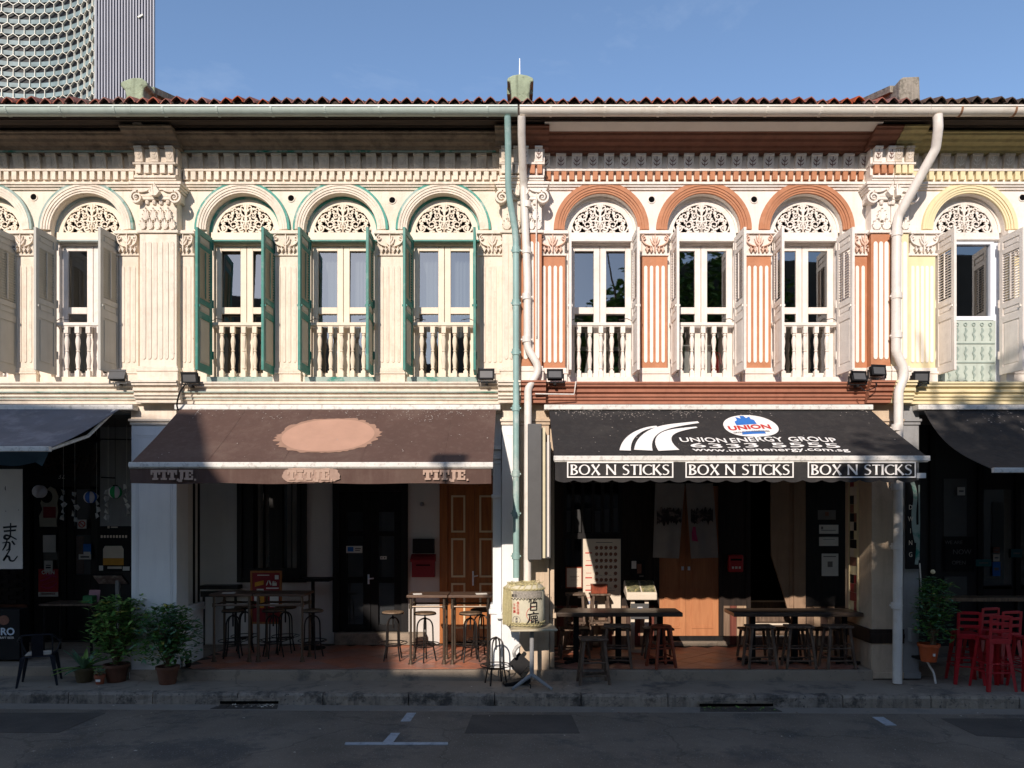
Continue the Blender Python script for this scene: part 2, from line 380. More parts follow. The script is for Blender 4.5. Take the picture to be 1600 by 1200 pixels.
M['asphalt'] = mat('asphalt', (138,124,108), 0.9, 0.24, 0.9, 0.9, 90, blot=(96,90,84), ba=0.8, bs=0.8, fleck=(176,168,158), fl=0.63, fs=48, crack=0.28)
M['asphalt2'] = mat('new_asphalt_patch', (98,89,80), 0.9, 0.2, 2, 0.9, 90, fleck=(124,119,113), fl=0.64, fs=55)
M['concrete'] = mat('worn_concrete', (158,144,127), 0.9, 0.12, 1.6, 0.4, 60, blot=(94,90,86), ba=0.75, bs=1.4, fleck=(84,80,76), fl=0.66, fs=45, crack=0.25)
M['kerb'] = mat('kerb_concrete', (164,150,134), 0.9, 0.22, 3, 1.0, 30, streak=(64,60,56), sa=0.75, blot=(78,73,68), ba=0.9, bs=2.6, rnd=0.15, fleck=(96,90,84), fl=0.62, fs=22)
M['channel'] = mat('drain_channel_concrete', (150,139,126), 0.9, 0.12, 2, 0.3, 60, blot=(108,104,99), ba=0.5, bs=2)
M['linewhite'] = mat('road_line_paint', (186,188,190), 0.8, 0.1, 8, blot=(120,120,122), ba=0.5, bs=9)
M['floor_tile'] = mat('terracotta_floor_tile', (186,122,98), 0.42, 0.2, 2.2, 0.1, 30, blot=(150,98,78), ba=0.5, bs=2.5, spec=0.5, rnd=0.18)
M['grout'] = mat('floor_grout', (96,80,70), 0.9, 0.1, 8)
M['cloth_brown'] = mat('brown_awning_canvas', (88,66,58), 0.85, 0.1, 1.2, 0.3, 9, streak=(108,90,80), sa=0.5, blot=(104,86,76), ba=0.45, bs=1.2)
M['cloth_black'] = mat('black_awning_canvas', (40,38,38), 0.8, 0.14, 1.4, 0.3, 9, streak=(66,62,59), sa=0.5, blot=(60,57,54), ba=0.5, bs=1.6)
M['cloth_grey'] = mat('weathered_grey_awning_canvas', (104,106,114), 0.85, 0.16, 2.2, 0.2, 150, blot=(142,142,148), ba=0.5, bs=1.8)
M['cloth_blue'] = mat('faded_blue_cloth', (66,96,116), 0.85, 0.1, 4)
M['tan'] = mat('tan_cover_paint', (184,144,122), 0.85, 0.07, 3)
M['tan2'] = mat('pale_tan_lettering', (180,152,134), 0.8, 0.06, 20)
M['whiteprint'] = mat('white_awning_print', (238,234,228), 0.7, 0.03, 10)
M['bird'] = mat('dust_and_droppings', (168,158,150), 0.9, 0.2, 30)
# ================================================================== THE SHOPHOUSES
ZF = 0.17                                   # five-foot-way floor
def shifted(prof, dy): return [(y+dy, z) for y, z in prof]
P_CAV = [(0.0,8.17),(-0.14,8.17),(-0.15,8.195),(-0.20,8.205),(-0.225,8.235),(-0.31,8.255),(-0.34,8.285),(-0.42,8.30),(-0.44,8.325),(-0.47,8.33),(-0.47,8.355),(0.0,8.36)]
P_FRZ = [(0.0,7.935),(-0.035,7.935),(-0.035,8.168),(0.0,8.168)]
P_DEN = [(0.0,7.77),(-0.03,7.77),(-0.03,7.90),(-0.105,7.905),(-0.11,7.932),(0.0,7.932)]
P_STR = [(0.0,7.64),(-0.03,7.645),(-0.03,7.665),(-0.06,7.68),(-0.06,7.70),(-0.085,7.71),(-0.085,7.74),(-0.045,7.767),(0.0,7.767)]
P_FLO = [(0.0,4.30),(-0.07,4.30),(-0.07,4.345),(-0.105,4.36),(-0.105,4.395),(-0.135,4.405),(-0.135,4.43),(-0.12,4.435),(-0.12,4.455),(-0.165,4.47),(-0.165,4.505),
         (-0.15,4.51),(-0.15,4.53),(-0.205,4.55),(-0.205,4.585),(-0.23,4.59),(-0.23,4.618),(0.0,4.63)]

def scroll_work():
    rnd = random.Random(7); mb = MB(); Rr = 0.45
    circ = []
    for r in (0.085, 0.07, 0.06, 0.05, 0.042, 0.034):
        for _ in range(900):
            x = rnd.uniform(0.012+r*0.9, Rr); z = rnd.uniform(r*0.85, Rr)
            if math.hypot(x, z)+r*0.95 > Rr: continue
            if all(math.hypot(x-a, z-b) > (r+c)*0.93 for a, b, c in circ): circ.append((x, z, r))
    k = 0
    for i, (x, z, r) in enumerate(circ):
        a0 = rnd.uniform(0, 2*PI); cw = rnd.choice((-1, 1)); n = 16 if r > 0.05 else 10
        sp = spiral(x, z, r*0.93, 1.35 if r > 0.05 else 0.95, a0, cw, n, 0.2)
        ws = [0.021*(1-0.35*j/n) for j in range(n+1)]; ws[-1] = 0.032
        for sgn in (1, -1):
            k += 1; mb.ribbon([(sgn*p[0], p[1]) for p in sp], ws, 0.1247-0.00004*k, 0.15)
        near = sorted(circ, key=lambda c: math.hypot(c[0]-x, c[1]-z))[1:3]
        for (a, b, c) in near:
            d = math.hypot(a-x, b-z); ux, uz = (a-x)/d, (b-z)/d
            p0 = (x+ux*r*0.8, z+uz*r*0.8); p2 = (a-ux*c*0.8, b-uz*c*0.8); mid = ((p0[0]+p2[0])/2-uz*0.02, (p0[1]+p2[1])/2+ux*0.02)
            for sgn in (1, -1):
                k += 1; mb.ribbon([(sgn*p[0], p[1]) for p in bez(p0, mid, p2, 4)], [0.012,0.02,0.024,0.02,0.012], 0.1247-0.00004*k, 0.15)
    for i in range(70):
        a = rnd.uniform(0.03, PI/2); q = Rr*math.sqrt(rnd.random()); x, z = q*math.cos(a), q*math.sin(a); b = rnd.uniform(0, 2*PI); l = rnd.uniform(.015,.03)
        for sgn in (1, -1):
            k += 1; mb.ribbon([(sgn*(x-l*math.cos(b)), z-l*math.sin(b)),(sgn*x, z),(sgn*(x+l*math.cos(b)), z+l*math.sin(b))], [0.006,0.026,0.004], 0.1247-0.00003*k, 0.15)
    mb.ribbon([(0,0.13),(0,0.17),(0,0.22),(0,0.27),(0,0.32),(0,0.37),(0,0.41),(0,0.45)], [0.008,0.03,0.05,0.02,0.045,0.014,0.03,0.02], 0.112, 0.15)
    for sgn in (1,-1):
        for z, l in ((0.17,0.07),(0.26,0.085),(0.34,0.06)): mb.ribbon(bez((0,z),(sgn*l*0.7,z),(sgn*l,z+0.045),5), [0.01,0.022,0.026,0.024,0.014,0.004], 0.113+0.0002*sgn, 0.15); mb.ribbon([(0,0.0),(0,0.06),(0,0.12)], [0.03,0.03,0.006], 0.112, 0.15)
    return mb
SCROLL = scroll_work()
SCROLL_ME = {}
def scroll_mesh(m):
    if m.name not in SCROLL_ME: SCROLL_ME[m.name] = SCROLL.mesh('scrollwork', m)
    return SCROLL_ME[m.name]

BAL = {}
def baluster_mesh(m):
    if m.name not in BAL:
        mb = MB(); w = 0.034
        mb.box(-w,w,-w,w,0,0.10); mb.box(-w,w,-w,w,0.69,0.79)
        mb.lathe([(0.030,0.10),(0.020,0.125),(0.032,0.145),(0.024,0.165),(0.036,0.24),(0.038,0.28),(0.026,0.36),(0.020,0.40),(0.032,0.415),(0.020,0.43),
                  (0.027,0.47),(0.037,0.55),(0.034,0.60),(0.022,0.645),(0.032,0.665),(0.022,0.69)], n=8)
        BAL[m.name] = mb.mesh('baluster', m, True)
    return BAL[m.name]

SHUT = {}
SHW, SHH = 0.475, 2.14
def shutter_meshes(fm, pm):
    k = fm.name+pm.name
    if k not in SHUT:
        f = MB(); W, H, t = SHW, SHH, 0.038; st = 0.07
        f.box(0,st,-t/2,t/2,0,H); f.box(W-st,W,-t/2,t/2,0,H)
        for z0, z1 in ((0,0.12),(0.80,0.90),(1.02,1.10),(1.86,1.93),(H-0.09,H)): f.box(st,W-st,-t/2,t/2,z0,z1)
        f.box(W/2-0.012, W/2+0.012, -t/2-0.012, -t/2-0.002, 1.13, 1.83); f.box(W/2-0.012, W/2+0.012, t/2+0.002, t/2+0.012, 1.13, 1.83)   # tilt rods
        for z in (0.25, 1.05, 1.95): f.box(-0.022, 0.0, -0.03, 0.03, z, z+0.12)                                        # hinges
        f.box(W-0.05, W-0.03, -t/2-0.02, t/2+0.02, 0.96, 0.99)
        pans = []
        for z0, z1 in ((0.12,0.80),(0.90,1.02),(1.93,H-0.09)):
            p = MB(); p.box(st+0.002,W-st-0.002,-0.008,0.008,z0,z1)
            if z1-z0 > 0.1: p.box(st+0.03,W-st-0.03,-0.015,0.015,z0+0.03,z1-0.03)
            pans.append(p.mesh('shutter_panel', pm))
        l = MB(); n = 19
        for i in range(n):
            z = 1.115+(1.845-1.115)*i/(n-1)
            l.obox(Matrix.Translation((0,0,z)) @ Matrix.Rotation(R(42),4,'X'), st, W-st, -0.021, 0.021, -0.0035, 0.0035)
        SHUT[k] = (f.mesh('shutter', fm), pans, l.mesh('louvre_slats', pm))
    return SHUT[k]
def shutter(h, xh, side, ang, fm, pm, z=4.755, y=-0.01):
    """side -1: hinged on the left jamb, +1: on the right; ang = swing measured from closed"""
    fme, pans, lou = shutter_meshes(fm, pm)
    rz = -R(ang) if side < 0 else PI+R(ang)
    o = inst(fme, 'shutter', h, loc=(xh, y, z), rot=(0, 0, rz))
    for p in pans: inst(p, 'shutter_panel', o)
    inst(lou, 'louvre_slats', o, kind='stuff')
    return o

def wall_front(x0, x1, z0, z1, wins, mb, depth=0.22, n=20):
    """wall face at Y=0 with arched openings: wins = [(xc, half width, sill, spring)]"""
    xs = x0
    for xc, hw, zs, zp in sorted(wins):
        mb.quad((xs,0,z0),(xc-hw,0,z0),(xc-hw,0,z1),(xs,0,z1))
        mb.quad((xc-hw,0,z0),(xc+hw,0,z0),(xc+hw,0,zs),(xc-hw,0,zs))
        pts = [(xc-hw*math.cos(PI*i/n), zp+hw*math.sin(PI*i/n)) for i in range(n+1)]
        for (a, b), (c, d) in zip(pts[:-1], pts[1:]):
            mb.quad((a,0,b),(c,0,d),(c,0,z1),(a,0,z1)); mb.quad((a,0,b),(a,depth,b),(c,depth,d),(c,0,d))
        mb.quad((xc-hw,0,zs),(xc-hw,depth,zs),(xc-hw,depth,zp),(xc-hw,0,zp)); mb.quad((xc+hw,0,zs),(xc+hw,0,zp),(xc+hw,depth,zp),(xc+hw,depth,zs))
        mb.quad((xc-hw,0,zs),(xc+hw,0,zs),(xc+hw,depth,zs),(xc-hw,depth,zs))
        xs = xc+hw
    mb.quad((xs,0,z0),(x1,0,z0),(x1,0,z1),(xs,0,z1))

def window_bay(h, xc, c, shut=(92,92), kind='casement', jit=0.0, lean=0.0):
    zs, zp, hw = 4.63, 7.02, 0.57
    # arch moulding round the head
    a = MB(); a.arc(xc, zp, 0.572, 0.60, -0.04, 0.03); a.arc(xc, zp, 0.60, 0.628, -0.052, 0.0); a.arc(xc, zp, 0.628, 0.634, -0.044, 0.0)
    a.arc(xc, zp, 0.634, 0.668, -0.062, 0.0); a.arc(xc, zp, 0.668, 0.674, -0.054, 0.0); a.arc(xc, zp, 0.674, 0.705, -0.07, 0.0)
    ar = a.build('arch_moulding', c['arch'], h)
    e = MB(); e.arc(xc, zp, 0.705, 0.742, -0.062, 0.0); e.build('arch_edge_band', c['archedge'], ar)
    # fanlight: ring board, disc painted black for the dark opening, scrollwork
    f = MB(); f.arc(xc, zp, 0.452, 0.535, 0.12, 0.15); f.box(xc-0.535, xc+0.535, 0.085, 0.15, 6.885, zp); f.box(xc-0.545,xc+0.545,0.065,0.09,6.90,6.925)
    fl = f.build('fanlight', c['fan'], h)
    g = MB(); g.arc(xc, zp, 0.535, 0.568, 0.10, 0.16); g.build('fanlight_rim', c['fanrim'], fl)
    v = MB(); v.arc(xc, zp, 0.0, 0.46, 0.19, 0.21); v.build('fanlight_black_disc', M['hole'], fl)
    inst(scroll_mesh(c['scroll']), 'scrollwork', fl, loc=(xc, 0, zp+0.004), kind='stuff')
    # window
    if kind == 'casement':
        w = MB(); y0, y1 = 0.155, 0.2
        w.box(xc-hw, xc-0.495, 0.09, 0.2, zs, 6.885); w.box(xc+0.495, xc+hw, 0.09, 0.2, zs, 6.885)
        w.box(xc-0.495, xc+0.495, 0.12, 0.2, 6.835, 6.885); w.box(xc-0.495, xc+0.495, 0.12, 0.2, zs, 4.72)
        for s in (-1, 1):
            def bx(a_, b_, z0, z1, yy=y0):
                p, q = sorted((xc+s*a_, xc+s*b_)); w.box(p, q, yy, y1, z0, z1)
            bx(0.004, 0.098, 4.725, 6.83); bx(0.40, 0.492, 4.725, 6.83)
            bx(0.098, 0.40, 6.75, 6.83); bx(0.098, 0.40, 5.755, 5.86); bx(0.098, 0.40, 4.725, 4.82)
        wo = w.build('window', c['frame'], h, bevel=0.006)
        hd = MB(); hd.box(xc-0.56, xc+0.56, 0.02, 0.088, 6.86, 6.883); hd.build('window_head', c['head'], wo)
        for s in (-1, 1):
            for z0, z1 in ((5.86,6.75),(4.82,5.755)):
                p, q = sorted((xc+s*0.096, xc+s*0.402)); t = jit*s
                pm = MB(); pm.quad((p,0.182+t,z0),(q,0.182-t,z0),(q,0.182-t+lean,z1),(p,0.182+t+lean,z1)); pm.build('pane', M['glass'], wo)
        b = MB(); b.box(xc-0.52, xc+0.52, 0.0, 0.075, 5.535, 5.585); b.box(xc-0.50, xc+0.50, 0.015, 0.06, 5.52, 5.535)
        bo = b.build('balustrade', c['bal'], h, bevel=0.005)
        s_ = MB(); s_.box(xc-0.565, xc+0.565, -0.03, 0.088, 4.635, 4.728); s_.build('balustrade_foot_rail', c['foot'], bo, bevel=0.004)
        bm = baluster_mesh(c['bal'])
        for k in (-2,-1,0,1,2): inst(bm, 'baluster', bo, loc=(xc+k*0.172, 0.037, 4.728))
        # stay hooks
        hk = MB()
        for s in (-1, 1): hk.tube([(xc+s*0.50,0.0,5.60),(xc+s*0.40,-0.05,5.63),(xc+s*0.28,0.0,5.62)], 0.006, 5)
        hk.build('stay_hook', M['metal_dark'], bo)
    else:
        w = MB(); zb = Z_(501, 0.14); zt = Z_(378, 0.14); x0, x1 = xc-0.46, xc+0.46
        w.box(x0,x0+0.05,0.10,0.2,zb,zt); w.box(x1-0.05,x1,0.10,0.2,zb,zt); w.box(x0+0.05,x1-0.05,0.10,0.2,zt-0.05,zt); w.box(x0+0.05,x1-0.05,0.10,0.2,zb,zb+0.06)
        w.box(xc-0.17,xc-0.12,0.12,0.19,zb+0.06,zt-0.05); w.box(x0-0.11,x0,0.12,0.2,4.63,6.885); w.box(x1,x1+0.11,0.12,0.2,4.63,6.885); w.box(x0, x1, 0.12, 0.2, zt, 6.885)
        wo = w.build('window', M['alum'], h, bevel=0.005)
        for p, q in ((x0+0.05,xc-0.17),(xc-0.12,x1-0.05)):
            pm = MB(); pm.quad((p,0.16,zb+0.06),(q,0.16,zb+0.06),(q,0.16,zt-0.05),(p,0.16,zt-0.05)); pm.build('pane', M['glass'], wo)
        p = MB(); p.box(x0-0.02,x1+0.02,0.085,0.12,4.63,zb-0.012); po = p.build('parapet_panel', M['fret'], h)
        r = MB()
        for j in range(7):
            xx = x0+0.07+j*0.13
            for z0 in (4.72, 5.02, 5.32):
                r.ribbon([(xx,z0),(xx+0.015,z0+0.05),(xx-0.015,z0+0.1),(xx+0.015,z0+0.15),(xx,z0+0.2)], [0.012,0.035,0.02,0.035,0.012], 0.07, 0.085)
            r.arc(xx, 4.67, 0.02, 0.035, 0.07, 0.085, 0, 2*PI, 8); r.arc(xx, 5.57, 0.018, 0.03, 0.07, 0.085, 0, 2*PI, 8)
        r.box(x0,x1,0.07,0.085,4.965,4.98); r.box(x0,x1,0.07,0.085,5.265,5.28)
        r.build('fretwork', M['fret2'], po)
    if shut[0]: shutter(h, xc-0.495, -1, shut[0], c['shut'], c['shutp'])
    if shut[1]: shutter(h, xc+0.495, 1, shut[1], c['shut'], c['shutp'])

def small_pilaster(h, x0, x1, c, clip=None):
    w = x1-x0; xc = (x0+x1)/2; y = -0.055
    s = MB(); s.box(x0, x1, y, 0.01, 4.86, 6.60); po = s.build('pilaster', c['pil'], h, bevel=0.008)
    n = max(2, int(round((w-0.06)/0.078))); fm = MB(); pit = (w-0.05)/n
    for i in range(n):
        xx = x0+0.025+pit*(i+0.5); hw2 = 0.026 if c['reeded'] else 0.024
        pts = [(xx-hw2,4.97)]+[(xx+hw2*math.cos(PI+PI*j/4), 4.965+hw2*math.sin(PI+PI*j/4)) for j in range(1,4)]+[(xx+hw2,4.97),(xx+hw2,6.42)]+[(xx+hw2*math.cos(PI*j/4),6.425+hw2*math.sin(PI*j/4)) for j in range(1,4)]+[(xx-hw2,6.42)]
        fm.prism(pts, y-0.011, y)
    fm.build('fluting', c['reed'], po, bevel=0.006)
    b = MB(); b.box(x0-0.02,x1+0.02,y-0.02,0.0,4.80,4.86); b.box(x0-0.035,x1+0.035,y-0.03,0.0,4.765,4.80); b.box(x0-0.03,x1+0.03,y-0.015,0.0,4.632,4.765); b.build('pilaster_base', c['base'], po, bevel=0.008)
    cp = MB(); z0, z1 = 6.60, 6.98
    cp.box(x0-0.02,x1+0.02,y-0.025,0.0,z0,z0+0.035); cp.extr([(0,z0+0.035),(y-0.01,z0+0.035),(y-0.05,z1-0.06),(0,z1-0.06)], x0+0.01, x1-0.01)
    cp.box(x0-0.045,x1+0.045,y-0.085,0.0,z1-0.06,z1-0.03); cp.box(x0-0.03,x1+0.03,y-0.07,0.0,z1-0.03,z1)
    co = cp.build('capital', c['cap'], po, bevel=0.006)
    o = MB(); yy = y-0.062; k = 0
    def rib(p, ws):
        nonlocal k; k += 1; o.ribbon(p, ws, yy-0.004-0.0004*k, y-0.02)
    for sg in (1, -1):
        hw = w/2
        sp = spiral(xc+sg*(hw-0.035), z1-0.115, 0.045, 1.3, R(90), -sg, 14, 0.15); rib(sp, [0.013]*15)
        rib(bez((xc+sg*(hw-0.005), z1-0.13), (xc+sg*(hw-0.01), z0+0.16), (xc+sg*0.04, z0+0.13), 8), [0.022,0.02,0.02,0.02,0.018,0.016,0.014,0.012,0.008])
        rib(bez((xc+sg*0.01, z0+0.15), (xc+sg*0.05, z0+0.2), (xc+sg*0.075, z0+0.25), 5), [0.01,0.02,0.024,0.018,0.006,0.003])
        rib(bez((xc+sg*0.005, z0+0.19), (xc+sg*0.03, z0+0.25), (xc+sg*0.045, z0+0.29), 5), [0.01,0.018,0.02,0.016,0.006,0.003])
        for q in (0.12, 0.06):
            if hw > q+0.02:
                rib([(xc+sg*q, z0+0.045),(xc+sg*q, z0+0.09),(xc+sg*(q+0.012), z0+0.135)], [0.016,0.022,0.004])
                rib([(xc+sg*q, z0+0.06),(xc+sg*(q+0.03), z0+0.10)], [0.014,0.005]); rib([(xc+sg*q, z0+0.06),(xc+sg*(q-0.028), z0+0.10)], [0.014,0.005])
    rib([(xc,z0+0.045),(xc,z0+0.16),(xc,z0+0.25),(xc,z0+0.33)], [0.012,0.018,0.022,0.006])
    o.build('capital_ornament', c['orn'], co)
    return po

def acanthus(mb, x, y, z, w, hgt, out, k=0):
    """a carved leaf: lobes fanning from the base, each ending in a small curled tip"""
    for j, (dx, dz, ww) in enumerate(((0,1.0,.30),(-.30,.80,.24),(.30,.80,.24),(-.44,.48,.2),(.44,.48,.2))):
        yy = y-out*(0.55+0.45*dz)-0.001*j-0.0007*(k%5)
        mb.ribbon([(x+dx*w*0.15,z),(x+dx*w*0.7,z+hgt*dz*0.5),(x+dx*w,z+hgt*dz*0.92)], [w*ww*.6,w*ww,w*ww*.5], yy, y+0.02)
        r = w*ww*0.42; mb.lathe([(0.0,-r),(r*.8,-r*.6),(r,0),(r*.8,r*.6),(0,r)], (x+dx*w, yy-r*0.3, z+hgt*dz*0.93), 6)

def big_pilaster(h, x0, x1, sides, c, y=-0.20):
    """giant pilaster (or the half of one that belongs to this house)"""
    w = x1-x0
    s = MB(); s.box(x0, x1, y, 0.01, 4.86, 6.90); po = s.build('giant_pilaster', c['pil'], h, bevel=0.008)
    n = max(2, int(round(w/0.098))); pit = (w-0.05)/n; f = MB()
    for i in range(n):
        xx = x0+0.025+pit*(i+0.5); q = 0.032
        pts = [(xx-q,5.0)]+[(xx+q*math.cos(PI+PI*j/4),4.995+q*math.sin(PI+PI*j/4)) for j in range(1,4)]+[(xx+q,5.0),(xx+q,6.74)]+[(xx+q*math.cos(PI*j/4),6.745+q*math.sin(PI*j/4)) for j in range(1,4)]+[(xx-q,6.74)]
        f.prism(pts, y-0.012, y)
    f.build('fluting', c['reed'], po, bevel=0.008)
    L = 1 if 'L' in sides else 0; Rr = 1 if 'R' in sides else 0
    b = MB()
    for e, z0, z1 in ((0.02,4.82,4.86),(0.04,4.775,4.82),(0.028,4.632,4.775)): b.box(x0-e*L, x1+e*Rr, y-e, 0.0, z0, z1)
    b.build('pilaster_base', c['base'], po, bevel=0.01)
    # capital
    k = MB()
    def blk(e, z0, z1): k.box(x0-e*L, x1+e*Rr, y-e, 0.0, z0, z1)
    blk(0.03,6.90,6.945); blk(-0.0,6.945,7.40) ; blk(0.05,7.40,7.45); blk(0.075,7.535,7.575); blk(0.095,7.575,7.61); blk(0.115,7.61,7.655); blk(0.05,7.45,7.535)
    co = k.build('capital', c['cap'], po, bevel=0.008)
    o = MB(); m = max(2, int(round(w/0.12)))
    for i in range(m):
        xx = x0+(i+0.5)*w/m; acanthus(o, xx, y-0.004, 6.95, w/m*0.98, 0.18, 0.035, i)
    for i in range(m-1 if m > 2 else 1):
        xx = x0+(i+1)*w/m; acanthus(o, xx, y-0.003, 7.09, w/m*0.98, 0.20, 0.045, i)
    for i in range(m+1):                                       # egg band
        xx = x0+0.02+(w-0.04)*i/m
        o.lathe([(0.001,-0.05),(0.026,-0.035),(0.034,0.0),(0.026,0.035),(0.001,0.05)], (xx, y-0.012, 7.375), 8)
    for sg, on in ((-1, L), (1, Rr)):
        if not on: continue
        ex = x0 if sg < 0 else x1
        sp = spiral(ex+sg*0.005, 7.42, 0.10, 1.8, R(90), -sg, 26, 0.12)
        o.ribbon(sp, [0.032-0.016*j/26 for j in range(27)], y-0.105, y-0.02)
        o.lathe([(0.0,-0.02),(0.018,-0.01),(0.022,0.0),(0.018,0.01),(0.0,0.02)], (ex+sg*0.005, y-0.1, 7.42), 8)
        o.ribbon(bez((ex-sg*0.02,7.52),(ex-sg*0.14,7.50),(ex-sg*0.2,7.56),7), [0.03,0.03,0.026,0.022,0.02,0.016,0.01,0.006], y-0.09, y-0.03)
    cx = (x0+x1)/2 if L and Rr else (x1-0.03 if L else x0+0.03)
    for q, t in ((0.0,0.20),(0.035,0.16),(-0.035,0.16),(0.065,0.11),(-0.065,0.11)):
        if (not Rr and q > 0.03) or (not L and q < -0.03): continue
        o.ribbon([(cx+q*0.4,7.43),(cx+q,7.43+t*0.55),(cx+q*0.7,7.43+t)], [0.018,0.034,0.006], y-0.135-0.002*abs(q)*100, y-0.05)
    o.build('capital_ornament', c['orn'], co)
    # entablature breaking forward over the pilaster
    d = y-0.03
    e = MB(); e.extr(shifted(P_STR, d)+[], x0-0.03*L, x1+0.03*Rr); e.box(x0-0.03*L, x1+0.03*Rr, d, 0.0, 7.66, 7.93)
    eo = e.build('entablature_block', c['trim'], h)
    e = MB(); e.extr(shifted(P_DEN, d), x0-0.04*L, x1+0.04*Rr); e.extr(shifted(P_FRZ, d), x0-0.04*L, x1+0.04*Rr); e.box(x0-0.04*L, x1+0.04*Rr, d, 0.0, 7.932, 8.17)
    e.build('entablature_frieze', c['frz'], eo)
    e = MB(); e.extr(shifted(P_CAV, d*0.72), x0-0.10*L, x1+0.10*Rr); e.build('entablature_cornice', c['cav'], eo)
    nd = max(3, int(round((w+0.06)/0.125)))
    for i in range(nd):
        xx = x0-0.02*L+(w+0.02*(L+Rr))*(i+0.5)/nd; inst(c['dent_me'], 'dentil', eo, loc=(xx, d, 7.775))
    nb = 3 if (L and Rr) else 2
    for i in range(nb):
        t = i/2 if nb == 3 else (i*0.5 if L else 0.5+i*0.5)
        if nb == 3: xx = x0+0.05+(w-0.1)*t
        else: xx = (x0+0.05+(w-0.1)*i) if L else (x0+0.05+(w-0.1)*i)
        inst(c['brk_me'], 'console_bracket', eo, loc=(xx, d, 7.937), scale=(0.75,1.1,1))
    # block in the floor cornice
    g = MB(); g.extr(shifted(P_FLO, -0.13), x0-0.06*L, x1+0.06*Rr); g.build('cornice_block', c['flo'], h)
    return po

def dentil_mesh(m):
    b = MB(); b.box(-0.037,0.037,-0.098,-0.02,0,0.125); return b.mesh('dentil', m)
def bracket_mesh(m, mo):
    b = MB()
    prof = [(-0.034,0.0),(-0.07,0.0),(-0.085,0.012),(-0.085,0.03),(-0.078,0.036),(-0.118,0.19),(-0.135,0.20),(-0.135,0.228),(-0.034,0.228)]
    b.extr(prof, -0.078, 0.078); b.mi = 1; k = 0
    def rb(p, w):
        nonlocal k; k += 1; o = MB(); o.ribbon(p, w, -0.004-0.0006*k, 0.004)
        b.add([(x, y-0.078-0.04*(z-0.036)/0.154, z) for x,y,z in o.v], o.f)
    rb([(0,0.045),(0,0.1),(0,0.182)], [0.007,0.009,0.012])
    for sg in (1,-1):
        for z, q in ((0.062,0.052),(0.112,0.044)): rb([(0,z),(sg*q*0.55,z+0.012),(sg*q,z+0.04)], [0.005,0.012,0.004])
    b.mi = 0
    return b.mesh('console_bracket', [m, mo])

